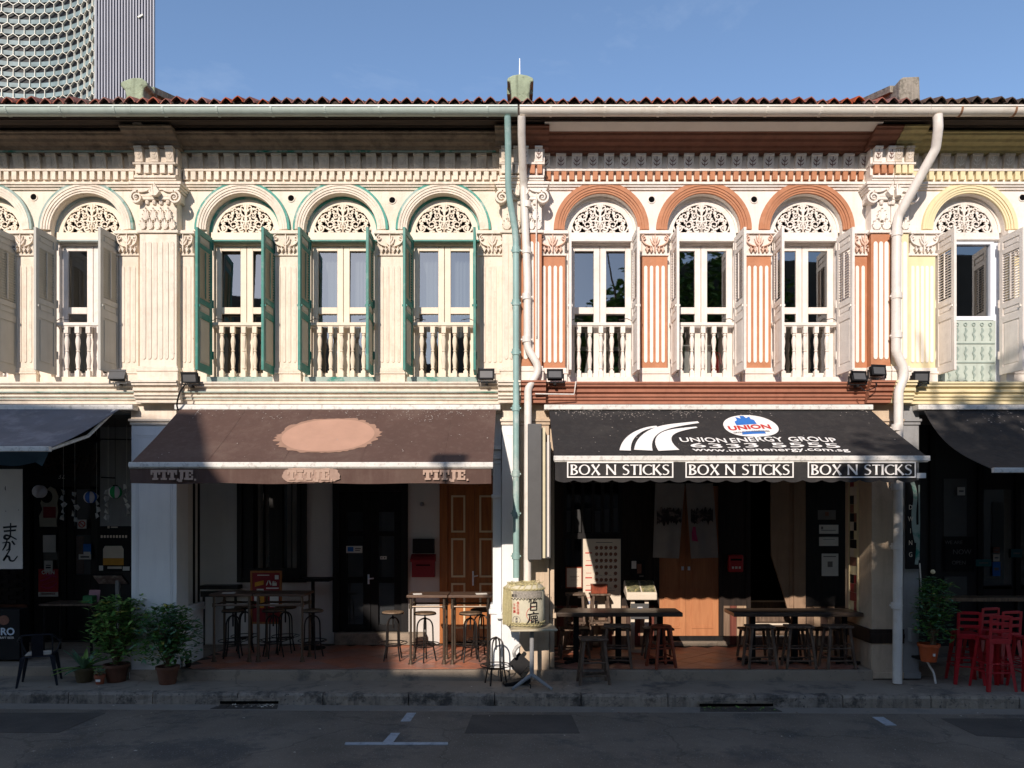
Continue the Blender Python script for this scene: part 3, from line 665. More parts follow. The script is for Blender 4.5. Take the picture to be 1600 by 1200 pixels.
def roof_bits(h, x0, x1, tm, gm, parapet=None):
    sl = R(22); y0, z0 = -0.80, 8.60
    r = MB(); ys, ye = y0+0.1, 6.0
    r.extr([(ys,z0-0.06),(ye,z0-0.06+(ye-ys)*math.tan(sl)),(ye+6,z0-0.06),(ye+6,z0-0.2),(ye,z0-0.2+(ye-ys)*math.tan(sl)),(ys,z0-0.12)], x0, x1)
    ro = r.build('roof', tm, h)
    # eave row of tiles, one by one, then the rows behind as one field
    pit = 0.172; n = int((x1-x0)/pit); pit = (x1-x0)/n
    t = MB(); vs = []; K = 8
    for yy, rr, dz in ((0.0,0.085,0.0),(0.40,0.076,0.0)):
        for lay in (0, 0.014):
            for j in range(K+1):
                a = PI*j/K; q = rr-lay
                vs.append((q*math.cos(a), yy, q*(0.3*math.sin(a)+0.75*(1-abs(math.cos(a))**1.15))+yy*math.tan(sl)))
    W = K+1; fs = []
    for j in range(K):
        fs += [(j,j+1,W*2+j+1,W*2+j),(W+j,W*3+j,W*3+j+1,W+j+1),(j,W+j,W+j+1,j+1)]
    t.add(vs, fs); tme = t.mesh('roof_tile', tm, True)
    rnd = random.Random(int(x0*10)); fld = MB()
    for i in range(n):
        xx = x0+pit*(i+0.5)
        inst(tme, 'roof_tile', ro, loc=(xx+rnd.uniform(-.012,.012), y0+rnd.uniform(-.035,.025), z0-0.02+rnd.uniform(-.010,.014)), rot=(rnd.uniform(-.03,.03),rnd.uniform(-.1,.1),rnd.uniform(-.07,.07)))
        for j in range(1, 9):
            yy = y0+j*0.36; zz = z0-0.02+j*0.36*math.tan(sl)
            fld.add([(v[0]+xx, v[1]+yy, v[2]+zz+0.004) for v in t.v[0:W]+t.v[2*W:3*W]], [(a, a+1, W+a+1, W+a) for a in range(K)])
    ev = MB(); ev.box(x0, x1, y0+0.06, y0+0.09, z0-0.06, z0+0.045); ev.build('eave_dark_strip', M['dark_soffit'], ro)  # dark strip added for the shade inside the tile hollows
    fld.build('roof_tile_field', tm, ro, smooth=True, kind='stuff')
    s = MB(); s.box(x0, x1, -0.77, 0.0, 8.385, 8.41); s.box(x0, x1, -0.775, -0.75, 8.41, 8.56)
    for q in range(3): s.box(x0, x1, -0.74+q*0.2, -0.725+q*0.2, 8.37, 8.385)
    s.build('eave_soffit', gm[2], h)
    g = MB(); gz, gy, gr = 8.455, -0.86, 0.09; pr = []
    for j in range(13):
        a = PI+PI*j/12; pr.append((gy+gr*math.cos(a), gz+gr*math.sin(a)))
    pr += [(gy+gr+0.012, gz),(gy+gr+0.012, gz+0.022)]+[(gy+gr-0.004,gz+0.022)]+[(gy+(gr-0.012)*math.cos(-PI*j/12), gz+0.0+(gr-0.012)*math.sin(-PI*j/12)) for j in range(13)]+[(gy-gr+0.004,gz+0.022),(gy-gr-0.012,gz+0.022),(gy-gr-0.012,gz)]
    g.extr(pr, gm[1][0], gm[1][1]); go = g.build('gutter', gm[0], h, smooth=True)
    k = MB()
    kpr = [(gy+(gr+0.008)*math.cos(PI+PI*j/10), gz+(gr+0.008)*math.sin(PI+PI*j/10)) for j in range(11)]+[(gy+(gr-0.005)*math.cos(-PI*j/10), gz+(gr-0.005)*math.sin(-PI*j/10)) for j in range(11)]
    k.extr(kpr, -0.014, 0.014); kme = k.mesh('gutter_clip', gm[3])
    xx = gm[1][0]+0.45
    while xx < gm[1][1]-0.1:
        inst(kme, 'gutter_clip', go, loc=(xx,0,0), rot=(0,0,0)); xx += 0.78

def parapet(h, outline, body, m, side=None, tall=None):
    """end of the party wall rising through the roof: front outline as photo points, sloping wall behind"""
    Yf = -0.54; sl = math.tan(R(20)); f = MB(); f.prism([(X_(a,Yf), Z_(b,Yf)) for a, b in outline], Yf, Yf+0.34)
    po = f.build('party_wall_parapet', m, h, bevel=0.02)
    x0, x1 = X_(body[0],Yf), X_(body[1],Yf); zt = Z_(body[2],Yf)
    w = MB(); w.extr([(Yf+0.2,8.6),(Yf+0.2,zt-0.03),(6,zt+(5.8)*sl),(6,8.6)], x0+0.02, x1-0.02); w.build('parapet_wall', m, po)
    c = MB(); c.extr([(Yf+0.22,zt-0.10),(Yf+0.22,zt),(6,zt+5.8*sl+0.03),(6,zt+5.8*sl-0.07)], x0-0.06, x1+0.06); c.build('parapet_coping', m, po)
    return po

def upper_storey(h, x0, x1, wins, c, kinds=None, shuts=None, vents=(), leans=None):
    mb = MB(); wall_front(x0, x1, 4.30, 8.42, [(x, 0.57, 4.632, 7.02) for x in wins], mb); mb.build('wall', c['wall'], h)
    r = MB(); a, b, y0, y1, z0, z1 = x0+0.05, x1-0.05, 0.23, 4.2, 4.45, 8.0
    r.add([(a,y0,z0),(b,y0,z0),(b,y1,z0),(a,y1,z0),(a,y0,z1),(b,y0,z1),(b,y1,z1),(a,y1,z1)], [(0,1,2,3),(7,6,5,4),(3,2,6,7),(0,3,7,4),(2,1,5,6)])
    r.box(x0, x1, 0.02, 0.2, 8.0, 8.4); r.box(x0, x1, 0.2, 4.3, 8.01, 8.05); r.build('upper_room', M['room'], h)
    for p, m, nm in ((P_STR,c['trim'],'string_course'),(P_DEN,c['dbase'],'dentil_course'),(P_FRZ,c['frz'],'frieze'),(P_CAV,c['cav'],'cornice')):
        e = MB(); e.extr(p, x0, x1); o = e.build(nm, m, h)
        if nm == 'dentil_course':
            n = int((x1-x0)/0.119)
            for i in range(n): inst(c['dent_me'], 'dentil', o, loc=(x0+(x1-x0)*(i+0.5)/n, 0, 7.775))
        if nm == 'frieze':
            n = int((x1-x0)/0.243)
            for i in range(n): inst(c['brk_me'], 'console_bracket', o, loc=(x0+(x1-x0)*(i+0.5)/n, 0, 7.937))
    if c.get('band'):
        e = MB(); e.box(x0, x1, -0.158, -0.1, 8.172, 8.197); e.build('cornice_band', c['band'], h)
    e = MB(); e.extr(P_FLO, x0, x1); e.build('floor_cornice', c['flo'], h)
    if c.get('floband'):
        for za, zb, yy in ((4.462,4.478,-0.168),(4.372,4.384,-0.108)):
            e = MB(); e.box(x0, x1, yy, yy+0.03, za, zb); e.build('cornice_band', c['floband'], h)
    for i, x in enumerate(wins):
        window_bay(h, x, c, (shuts or {}).get(i, (92,92)), (kinds or {}).get(i, 'casement'), jit=(0.0, 0.002, -0.002, 0.0015)[i % 4], lean=(leans or {}).get(i, 0.004))
    for x, z in vents:
        v = MB(); v.arc(x, z, 0.048, 0.062, -0.012, 0.004, 0, 2*PI, 16); v.mi = 1; v.arc(x, z, 0.0, 0.048, -0.004, 0.002, 0, 2*PI, 16)
        v.build('vent_hole', [c['wall'], M['hole']], h)

M['pane_sheet'] = mat('grey_pane_sheet', (150,148,144), 0.9, 0.06, 3)  # colour of the sheets added to lighten the upstairs panes
M['teal_edge'] = mat('teal_arch_edge_paint', (64,146,130), 0.6, 0.16, 5, blot=(176,186,178), ba=0.85, bs=2.0)
M['cav_shaded'] = mat('shaded_weathered_cornice_paint', (128,114,100), 0.9, 0.16, 5, 0.3, 50, streak=(70,62,56), sa=0.7, blot=(86,76,68), ba=0.6, bs=3)  # weathered cornice paint, darkened further for the shade under the eaves
creamset = dict(wall=M['cream'], arch=M['cream_trim'], archedge=M['teal_edge'], fan=M['cream_frame'], fanrim=M['teal_edge'], scroll=M['cream_frame'], frame=M['cream_frame'],
    head=M['teal'], bal=M['cream_frame'], foot=M['teal_worn'], shut=M['teal'], shutp=M['shut_panel'], pil=M['cream'], reed=M['cream_trim'], reeded=False, base=M['cream_trim'],
    cap=M['cream_trim'], orn=M['cream_trim'], trim=M['cream_trim'], dbase=M['cream_trim'], frz=M['frieze_old'], cav=M['cav_shaded'], flo=M['cream_trim'], band=M['teal_worn'], floband=M['teal_worn'],
    dent_me=dentil_mesh(M['cream_trim']), brk_me=bracket_mesh(M['frieze_old'], M['frieze_old']))
greyset = dict(creamset, fanrim=M['greygreen'], head=M['greygreen'], foot=M['cream_frame'], shut=M['shut_grey'], shutp=M['shut_grey'], frame=M['white_trim'], bal=M['white_trim'], archedge=M['teal_worn'])
orangeset = dict(wall=M['white'], arch=M['orange'], archedge=M['orange'], fan=M['white_trim'], fanrim=M['white_trim'], scroll=M['white_trim'], frame=M['white_trim'], head=M['white_trim'],
    bal=M['white_trim'], foot=M['white_trim'], shut=M['white_trim'], shutp=M['white_trim'], pil=M['orange'], reed=M['reed'], reeded=True, base=M['white_trim'], cap=M['white_trim'], orn=mat('orange_wash', (222,186,164), 0.7, 0.1, 8),
    trim=M['white_trim'], dbase=M['white_trim'], frz=M['white_trim'], cav=M['rust_dark'], flo=M['rust'], dent_me=dentil_mesh(M['orange']), brk_me=bracket_mesh(M['white_trim'], mat('dark_brown_stencil', (104,58,44), 0.8, 0.1, 8)))
yellowset = dict(orangeset, arch=M['yellow'], archedge=M['yellow'], pil=M['yellow'], orn=M['white_trim'], cav=M['olive'], flo=M['yellow'],
    dent_me=dentil_mesh(M['yellow']), brk_me=bracket_mesh(M['frieze_old'], M['white_trim']))
orangecap = dict(orangeset, orn=M['white_trim'])

XA, XB, XC, XD = -10.2, -5.60, 0.02, 5.72
hA = thing('shophouse', 'cream shophouse at the left edge with grey upstairs shutters, above the grey awning', 'building', ((XA+XB)/2, 0, 0), 'terraced shophouses')
hB = thing('shophouse', 'cream shophouse with teal green upstairs shutters, above the brown awning', 'building', ((XB+XC)/2, 0, 0), 'terraced shophouses')
hC = thing('shophouse', 'white shophouse with burnt orange arches and pilasters, above the black printed awning', 'building', ((XC+XD)/2, 0, 0), 'terraced shophouses')
hD = thing('shophouse', 'white shophouse with pale yellow arch and pilasters at the right edge', 'building', (8, 0, 0), 'terraced shophouses')

upper_storey(hA, XA, XB, [X_(137), X_(-21)], greyset, shuts={0:(93,84), 1:(92,84)}, vents=[(X_(53),Z_(308))])
upper_storey(hB, XB, XC, [X_(380), X_(533), X_(693)], creamset, shuts={0:(94,86), 1:(93,91), 2:(96,92)}, vents=[(X_(455),Z_(310)),(X_(613),Z_(313))], leans={0:0.05, 1:0.02, 2:0.012})
upper_storey(hC, XC, XD, [X_(939), X_(1099), X_(1259)], orangeset, shuts={0:(92,92), 1:(90,92), 2:(93,95)}, vents=[(X_(1018),Z_(312)),(X_(1178),Z_(312))], leans={0:0.03})
upper_storey(hD, XD, 10.2, [X_(1513), X_(1675)], yellowset, kinds={0:'slider'}, shuts={0:(88,97), 1:(92,92)}, vents=[(X_(1597),Z_(309))])
for px, h_ in ((533,hB),(693,hB)):
    b = MB(); xc = X_(px)
    for sg in (-1,1):
        n = 24; vs = []
        for i in range(n+1):
            x = xc+sg*(0.03+0.47*i/n); y = 0.36+0.018*math.sin(i*1.9+sg); vs += [(x,y,4.8 if px == 533 else 5.4),(x,y,6.82)]
        b.add(vs,[(2*i,2*i+2,2*i+3,2*i+1) for i in range(n)])
    b.build('pale_pane_sheet', M['pane_sheet'], h_, smooth=True)  # added sheets give the panes the pale grey of reflected sky
b = MB(); xc = X_(1099); b.box(xc-0.25,xc+0.25,0.55,0.58,4.5,5.35); b.box(xc+0.02,xc+0.05,0.54,0.6,4.5,5.5); b.build('room_panel', M['white_trim'], hC)
b = MB(); b.lathe([(0.0,4.66),(0.07,4.66),(0.075,4.70),(0.075,5.05),(0.05,5.14),(0.02,5.16),(0.02,5.22),(0.0,5.22)],(X_(1128),0.42,0),14); b.tube([(X_(1128),0.42,5.2),(X_(1128)+0.07,0.4,5.18),(X_(1128)+0.09,0.38,5.0)],0.012,6)
tag(b.build('fire_extinguisher', M['red'], smooth=True), 'red cylinder standing behind the balusters of the middle orange arched window', 'extinguisher')
b = MB(); xc = X_(939); b.box(xc-0.4,xc+0.35,0.5,0.54,5.25,5.31); b.tube([(xc-0.28,0.45,4.5),(xc-0.10,0.5,5.28)],0.03,8); b.box(xc-0.42,xc-0.25,0.5,0.54,4.5,4.8); b.build('room_rail', M['white_trim'], hC)
for a, b in ((20,58),(189,219)): small_pilaster(hA, X_(a), X_(b), greyset)
small_pilaster(hA, X_(-160), X_(-100), greyset)
for a, b in ((277,305),(431,469),(591,631),(750,789)): small_pilaster(hB, X_(a), X_(b), creamset)
for a, b in ((843,883),(1001,1042),(1162,1203),(1330,1362)): small_pilaster(hC, X_(a), X_(b), orangeset)
for a, b in ((1417,1459),(1571,1620)): small_pilaster(hD, X_(a), X_(b), yellowset)
big_pilaster(hB, -5.84, -5.27, 'LR', creamset)
big_pilaster(hB, -0.27, 0.015, 'L', creamset); big_pilaster(hC, 0.025, 0.34, 'R', orangecap)
big_pilaster(hC, 5.40, 5.70, 'L', orangecap); big_pilaster(hD, 5.71, 5.98, 'R', yellowset)
G1 = (M['gut_grey'], (-10.2, -5.6), M['dark_soffit'], M['gut_grey']); G2 = (M['gut_grey'], (-5.597, -0.03), M['dark_soffit'], M['gut_grey'])
G3 = (M['gut_white'], (-0.0, 5.92), M['dark_soffit'], M['gut_white']); G4 = (M['gut_white'], (5.925, 10.2), M['dark_soffit'], M['rustclip'])
roof_bits(hA, XA, XB, M['tile_red'], G1); roof_bits(hB, XB, XC, M['tile_red'], G2); roof_bits(hC, XC, XD, M['tile_red'], G3); roof_bits(hD, XD, 10.2, M['tile_dark'], G4)
e = MB(); e.extr([(-0.68,8.372),(-0.475,8.332),(-0.472,8.345),(-0.67,8.382)], XC+0.35, XD-0.35); e.build('eave_board', M['white_soffit'], hC)
parapet(hB, [(193,160),(197,150),(194,139),(188,134),(188,128),(195,125),(207,121),(220,121),(229,127),(230,134),(224,138),(223,149),(229,160)], (197,224,123), M['moss_cement'])
parapet(hC, [(793,166),(799,158),(799,148),(797,128),(792,127),(793,121),(801,117),(812,115),(824,117),(833,121),(834,127),(829,128),(827,150),(828,158),(833,166)], (798,827,124), M['moss_cement'])
parapet(hD, [(1409,166),(1405,150),(1407,123),(1412,120),(1437,119),(1438,152),(1440,166)], (1408,1436,121), M['grey_cement'])
e = MB(); e.obox(Matrix.Translation((X_(226,-.4),-0.42,8.33)) @ Matrix.Rotation(R(-28),4,'X') @ Matrix.Rotation(R(12),4,'Y'), -0.07,0.07,-0.22,0.2,-0.06,0.06); e.build('rafter_end', M['frieze_old'], hB)
lr = MB(); lr.tube([(0.0,-0.35,9.19),(0.0,-0.35,9.50)], [0.013,0.008], 6); lr.box(-0.02,0.02,-0.37,-0.33,9.185,9.21)
tag(lr.build('lightning_rod', M['alum']), 'thin white lightning rod on top of the middle mossy parapet', 'lightning rod')

# ------------------------------------------------------------------ downpipes
def pipe(h, pts, r, m, collars=(), rad=0.10):
    p = MB(); p.tube(smooth_path(pts, rad), r, 12); o = p.build('downpipe', m, h, smooth=True)
    for (a, z) in collars:
        c = MB(); c.lathe([(r,-0.05),(r+0.012,-0.045),(r+0.012,0.045),(r,0.05)], (a[0],a[1],z), 12)
        c.box(a[0]-r-0.03,a[0]+r+0.03,a[1]+0.0,a[1]+0.03,z-0.012,z+0.012); c.build('pipe_collar', m, o, smooth=True)
yp = -0.33
pipe(hB, [(X_(793,-.86),-0.86,8.37),(X_(794,-.7),-0.72,8.05),(X_(794,-.5),-0.5,7.4),(X_(806,yp),yp,6.85),(X_(806.5,yp),yp,1.62)], 0.048, M['pipe_teal'],
     [((X_(806,yp),yp),z) for z in (6.6,5.8,5.05,4.2,3.2,2.6,1.95)], 0.2)
q = -0.30
pipe(hC, [(X_(815,-.86),-0.86,8.37),(X_(815,-.7),-0.72,8.15),(X_(818,q),q,7.6),(X_(824,q),q,6.2),(X_(824,q),q,5.12),(X_(840,q),q,4.86),(X_(840,q),q,4.74),(X_(825,q),q,4.5),(X_(824,q),q,1.1)], 0.058, M['pipe_white'],
     [((X_(823,q),q),z) for z in (7.3,6.6,5.9,5.25,1.5)], 0.06)
q = -0.34
pipe(hC, [(X_(1465,-.86),-0.86,8.38),(X_(1466,-.84),-0.84,8.2),(X_(1462,-.72),-0.72,7.95),(X_(1403,q),q,7.1),(X_(1401,q),q,6.9),(X_(1400,q),q,5.05),(X_(1412,q),q,4.8),(X_(1412,q),q,4.66),(X_(1404,q),q,4.45),(X_(1402,q),q,0.02)], 0.068, M['pipe_white'],
     [((X_(1401,q),q),z) for z in (6.85,5.9,5.3,3.9,3.0,2.1,1.2)], 0.05)
wq = MB(); wq.tube(smooth_path([(X_(838,-.26),-0.26,8.1),(X_(838,-.26),-0.26,5.3)], .05), 0.011, 6); wq.tube([(X_(836,-.3),-0.3,4.42),(X_(897,-.25),-0.25,4.42),(X_(900,-.25),-0.25,4.62)], 0.012, 6)
wq.build('wall_conduit', M['pipe_white'], hC)
# ================================================================== GROUND FLOORS, PILLARS
YA, YB, YC, YD = 2.5, 2.3, 2.1, 2.1
M['dimceil'] = mat('dim_ceiling_paint', (112,106,100), 0.9, 0.1, 2)
def pbox(mb, px0, px1, py0, py1, Y, t, dy=0.0):
    """box whose front face at depth Y fills the given photo rectangle"""
    return mb.box(X_(px0,Y), X_(px1,Y), Y, Y+t, Z_(py1,Y), Z_(py0,Y))
for h, x0, x1, m in ((hA,XA,XB,M['greyplast']),(hB,XB,XC,M['backwhite']),(hC,XC,XD,M['beige']),(hD,XD,10.2,M['greyplast'])):
    b = MB(); b.box(x0, x1, 0.02, 0.24, 4.17, 4.30); b.build('lintel_beam', m, h)
    b = MB(); b.box(x0, x1, 0.24, 2.9, 4.22, 4.34); b.build('walkway_ceiling', M['dimceil'], h)

def pillar(h, x0, x1, sides, m, mneck, lines=True):
    p = MB(); p.box(x0, x1, 0.0, 0.42, 0.02, 3.98); p.box(x0-0.02*('L' in sides), x1+0.02*('R' in sides), -0.03, 0.45, 0.02, 0.12)
    o = p.build('pillar', m, h, bevel=0.008)
    n = MB(); n.box(x0, x1, -0.012, 0.42, 4.07, 4.30); n.box(x0-0.025*('L' in sides), x1+0.025*('R' in sides), -0.05, 0.42, 4.03, 4.07); n.box(x0-0.012*('L' in sides), x1+0.012*('R' in sides), -0.025, 0.42, 3.98, 4.03)
    n.build('pillar_neck', mneck, o, bevel=0.006)
    if lines:
        l = MB()
        for e in (0.07, 0.10):
            a, b = (x0+e if 'L' in sides else x0), (x1-e if 'R' in sides else x1)
            if 'L' in sides: l.box(a, a+0.008, -0.006, 0.0, 0.6, 3.9-e)
            if 'R' in sides: l.box(b-0.008, b, -0.006, 0.0, 0.6, 3.9-e)
            l.box(a, b, -0.0065, 0.0, 3.89-e, 3.9-e)
        l.build('panel_beading', m, o)
    return o
pillar(hB, X_(205), X_(276), 'LR', M['white_pillar'], M['cream'])
pillar(hB, X_(784), -0.005, 'L', M['white_pillar'], M['cream'])
pillar(hC, 0.005, X_(858), 'R', M['beige'], M['beige'])
pillar(hC, X_(1362), X_(1411), 'L', M['beige'], M['beige'], False)
pillar(hD, X_(1411.5), X_(1436), 'R', M['greyplast'], M['greyplast'], False)
# side strips of the middle pillar with mouldings and base
s = MB(); s.box(X_(770,.1), X_(783.5,.1), 0.08, 0.4, 0.0, 3.45); s.box(X_(768,.1), X_(783.5,.1), 0.05, 0.4, 3.45, 3.52)
s.box(X_(769,.1), X_(783.5,.1), 0.065, 0.4, 3.37, 3.40); s.box(X_(766,.1), X_(783.5,.1), 0.03, 0.4, 3.60, 3.66); s.box(X_(770,.1), X_(783.5,.1), 0.08, 0.4, 3.52, 3.6); s.box(X_(771,.1), X_(783.5,.1), 0.08, 0.4, 3.66, 4.17)
s.box(X_(768,.1), X_(783.5,.1), 0.05, 0.4, 2.84, 2.90)
s.box(X_(764,.1), X_(783.5,.1), 0.02, 0.4, 1.02, 1.10); s.box(X_(766,.1), X_(783.5,.1), 0.035, 0.4, 1.10, 1.17); s.box(X_(767,.1), X_(783.5,.1), 0.045, 0.4, 0.17, 1.02)
s.build('pilaster_strip', M['white_pillar'], hB, bevel=0.01)
s = MB(); s.box(X_(858.5,.1), X_(866,.1), 0.08, 0.4, 0.17, 4.17); s.box(X_(858.5,.1), X_(869,.1), 0.05, 0.4, 3.5, 3.56); s.box(X_(858.5,.1), X_(869,.1), 0.05, 0.4, 0.95, 1.03); s.build('pilaster_strip', M['beige'], hC, bevel=0.01)
s = MB(); s.box(X_(776), X_(785), -0.05, 0.06, 0.95, 1.06); s.box(X_(778), X_(811.5), -0.045, 0.0, 0.95, 1.02); s.build('pillar_torus', M['white_pillar'], hB, bevel=0.02)
# right pillar: dado band of tiles, side return with old tile strip
s = MB(); s.box(X_(1360), X_(1412), -0.022, 0.0, Z_(1005), Z_(983)); s.box(X_(1358.5), X_(1412), -0.034, 0.0, Z_(997), Z_(990)); s.box(5.47,5.498,0.0,0.98,Z_(1005), Z_(983)); s.build('dado_band', M['darkwood'], hC)
s = MB(); s.box(X_(1362)+0.003, X_(1411), 0.425, 0.98, 0.1, 4.17); s.build('party_wall', M['beige'], hC)
TL = [M[k] for k in ('red_post','paper2','inkbrown','black','yellow')]; rnd = random.Random(3)
tm = [MB().box(-0.006,0.0,-0.07,0.07,-0.07,0.07).mesh('wall_tile', m) for m in TL]
for i in range(20):
    for j in range(2): inst(tm[(i*3+j*2+rnd.randint(0,2)) % 5], 'wall_tile', hC, loc=(X_(1362)+0.002, 0.56+j*0.15, 1.08+i*0.145))
s = MB(); s.prism_z([(X_(1362)-0.02,0.46),(X_(1362)+0.004,0.46),(X_(1362)+0.004,0.49),(X_(1362)-0.02,0.49)],1.0,4.1); s.prism_z([(X_(1362)-0.02,0.78),(X_(1362)+0.004,0.78),(X_(1362)+0.004,0.81),(X_(1362)-0.02,0.81)],1.0,4.1); s.build('wall_tile_frame', M['yellow'], hC)
# partition between house A and B behind the left pillar
s = MB(); xw = X_(276)
s.box(xw-0.14, xw, 0.425, 1.02, 0.02, 0.98); s.box(xw-0.14, xw+0.03, 0.425, 1.05, 0.98, 1.03); s.box(xw-0.14, xw+0.015, 0.425, 1.035, 1.03, 1.10); s.build('partition_plinth', M['white_pillar'], hB, bevel=0.01)
s = MB()
for y, m in ((0.5,0.05),(0.78,0.05),(0.97,0.05)): s.box(xw-0.13, xw-0.06, y, y+m, 1.10, 4.17)
s.build('partition_post', M['blackwood'], hB)
s = MB(); s.box(xw-0.12, xw-0.08, 0.44, 0.99, 1.101, 4.17); s.build('partition_panel', M['paper'], hB)
s = MB(); s.box(xw-0.55, xw-0.145, 0.6, 0.68, 0.02, 4.17); s.build('side_panel', M['blackwood'], hB)

# ------------------------------------------------------------------ house B shop front
def wall_with_holes(mb, x0, x1, z0, z1, Y, holes, t=0.12):
    """wall slab split round rectangular holes [(x0,x1,z0,z1)] (sorted, not overlapping in X)"""
    xs = x0
    for a, b, c, d in sorted(holes):
        mb.box(xs, a, Y, Y+t, z0, z1)
        if c > z0: mb.box(a, b, Y, Y+t, z0, c)
        if d < z1: mb.box(a, b, Y, Y+t, d, z1)
        xs = b
    mb.box(xs, x1, Y, Y+t, z0, z1)
Y = YB
wx0, wx1, wz0, wz1 = X_(374,Y), X_(477,Y), Z_(903,Y), 3.6
dx0, dx1, dz0, dz1 = X_(522,Y), X_(636,Y), 0.40, 3.65
ox0, ox1 = X_(687,Y), X_(775,Y)
mb = MB(); wall_with_holes(mb, XB-0.75, XC, 0.02, 4.22, Y, [(wx0,wx1,wz0,wz1),(dx0,dx1,0.02,dz1),(ox0,ox1,0.02,3.3)]); mb.build('shop_wall', M['backwhite'], hB)
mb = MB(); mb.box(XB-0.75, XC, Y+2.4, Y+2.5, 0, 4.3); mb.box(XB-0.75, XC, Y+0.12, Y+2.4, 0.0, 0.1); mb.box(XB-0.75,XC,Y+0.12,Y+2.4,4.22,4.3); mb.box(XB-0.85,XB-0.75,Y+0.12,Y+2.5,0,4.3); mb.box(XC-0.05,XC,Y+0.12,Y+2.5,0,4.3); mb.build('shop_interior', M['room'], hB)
w = MB(); f = 0.06
w.box(wx0-0.03,wx1+0.03,Y-0.05,Y+0.06,wz0-0.08,wz0); w.box(wx0-0.03,wx0+f,Y-0.05,Y+0.06,wz0,wz1); w.box(wx1-f,wx1+0.03,Y-0.05,Y+0.06,wz0,wz1); w.box(wx0+f,wx1-f,Y-0.05,Y+0.06,wz1-f,wz1)
w.box(X_(421,Y),X_(441,Y),Y-0.02,Y+0.05,wz0,wz1-f); w.box(X_(380,Y),X_(396,Y),Y-0.02,Y+0.05,wz0,wz1-f); w.box(X_(464,Y),X_(470,Y),Y-0.02,Y+0.05,wz0,wz1-f)
w.box(wx0+f,wx1-f,Y-0.03,Y+0.05,wz0,wz0+0.18)
wo = w.build('shop_window', M['blackwood'], hB)
for a, b in ((396,421),(441,464)):
    p = MB(); p.quad((X_(a,Y),Y+0.02,wz0),(X_(b,Y),Y+0.02,wz0),(X_(b,Y),Y+0.02,wz1),(X_(a,Y),Y+0.02,wz1)); p.build('pane', M['glass_dark'], wo)
br = MB()
for px in (398.5, 412, 442.5, 456): br.tube([(X_(px,Y),Y-0.01,wz0),(X_(px,Y),Y-0.01,wz1)], 0.009, 6)
br.build('window_bar', M['black'], wo)
p = MB(); p.box(X_(401,Y),X_(408,Y),Y+0.08,Y+0.09,wz0+0.1,wz1); p.box(X_(446,Y),X_(462,Y),Y+0.10,Y+0.11,wz0+0.1,wz1); p.build('curtain', M['paper2'], wo)
# double black door with glass lights
def door_leaf(parent, x0, x1, z0, z1, Y, m, lights, pane=True):
    d = MB(); zs = sorted(lights); xs0, xs1 = x0+(x1-x0)*0.24, x1-(x1-x0)*0.24
    d.box(x0,xs0,Y,Y+0.05,z0,z1); d.box(xs1,x1,Y,Y+0.05,z0,z1); zz = z0
    for a, b in zs: d.box(xs0,xs1,Y,Y+0.05,zz,a); zz = b
    d.box(xs0,xs1,Y,Y+0.05,zz,z1); o = d.build('door', m, parent, bevel=0.006)
    for a, b in zs:
        p = MB(); p.quad((xs0,Y+0.03,a),(xs1,Y+0.03,a),(xs1,Y+0.03,b),(xs0,Y+0.03,b)); p.build('pane', M['glass_dark'], o)
        p = MB(); p.box(xs0,xs1,Y+0.075,Y+0.08,a,b); p.build('pane_backing', M['signgrey'], o)  # grey sheet added behind the glass so the panes look paler
    return o
f = MB(); f.box(dx0-0.02,dx0+0.10,Y-0.04,Y+0.1,0.39,dz1); f.box(dx1-0.10,dx1+0.02,Y-0.04,Y+0.1,0.39,dz1); f.box(dx0+0.10,dx1-0.10,Y-0.04,Y+0.1,3.0,dz1); f.build('door_frame', M['blackwood'], hB)
LT = [(Z_(976,Y),Z_(911,Y)),(Z_(902,Y),Z_(838,Y)),(Z_(830,Y),Z_(800,Y))]
dm = (dx0+dx1)/2
dl = door_leaf(hB, dx0+0.102, dm-0.003, 0.40, 2.998, Y+0.01, M['black'], LT); dr = door_leaf(hB, dm+0.003, dx1-0.102, 0.40, 2.998, Y+0.01, M['black'], LT)
hn = MB(); hn.box(dm-0.05,dm-0.02,Y-0.03,Y+0.01,1.28,1.46); hn.tube([(dm-0.035,Y-0.05,1.38),(dm+0.07,Y-0.06,1.39)],0.012,6); hn.build('handle', M['alum'], dl)
st = MB(); st.box(dx0+0.06, dx1+0.35, Y-0.20, Y+0.0, 0.175, 0.392); st.build('door_step', M['concrete'], hB, bevel=0.01)
def label_plate(px0, px1, py0, py1, Y, name, label, cat, m, lines=(), group=None, parent=None):
    """a flat sheet on a wall with printed bars or shapes [(u0,u1,v0,v1,material)] in 0..1"""
    t = thing(name, label, cat, (X_((px0+px1)/2,Y), Y, Z_(py1,Y)), group) if parent is None else parent
    b = MB(); b.box(X_(px0,Y), X_(px1,Y), Y, Y+0.006, Z_(py1,Y), Z_(py0,Y)); o = b.build('sheet', m, t)
    x0, x1, z0, z1 = X_(px0,Y), X_(px1,Y), Z_(py1,Y), Z_(py0,Y)
    by = {}
    for u0, u1, v0, v1, mm in lines: by.setdefault(mm.name, (mm, []))[1].append((u0,u1,v0,v1))
    for mm, ls in by.values():
        q = MB()
        for i, (u0,u1,v0,v1) in enumerate(ls): q.box(x0+(x1-x0)*u0, x0+(x1-x0)*u1, Y-0.003-0.00005*i, Y, z0+(z1-z0)*v0, z0+(z1-z0)*v1)
        q.build('print', mm, o if parent is None else t)
    return t
I, IR, IB, IG = M['ink'], M['inkred'], M['inkblue'], M['inkgrey']
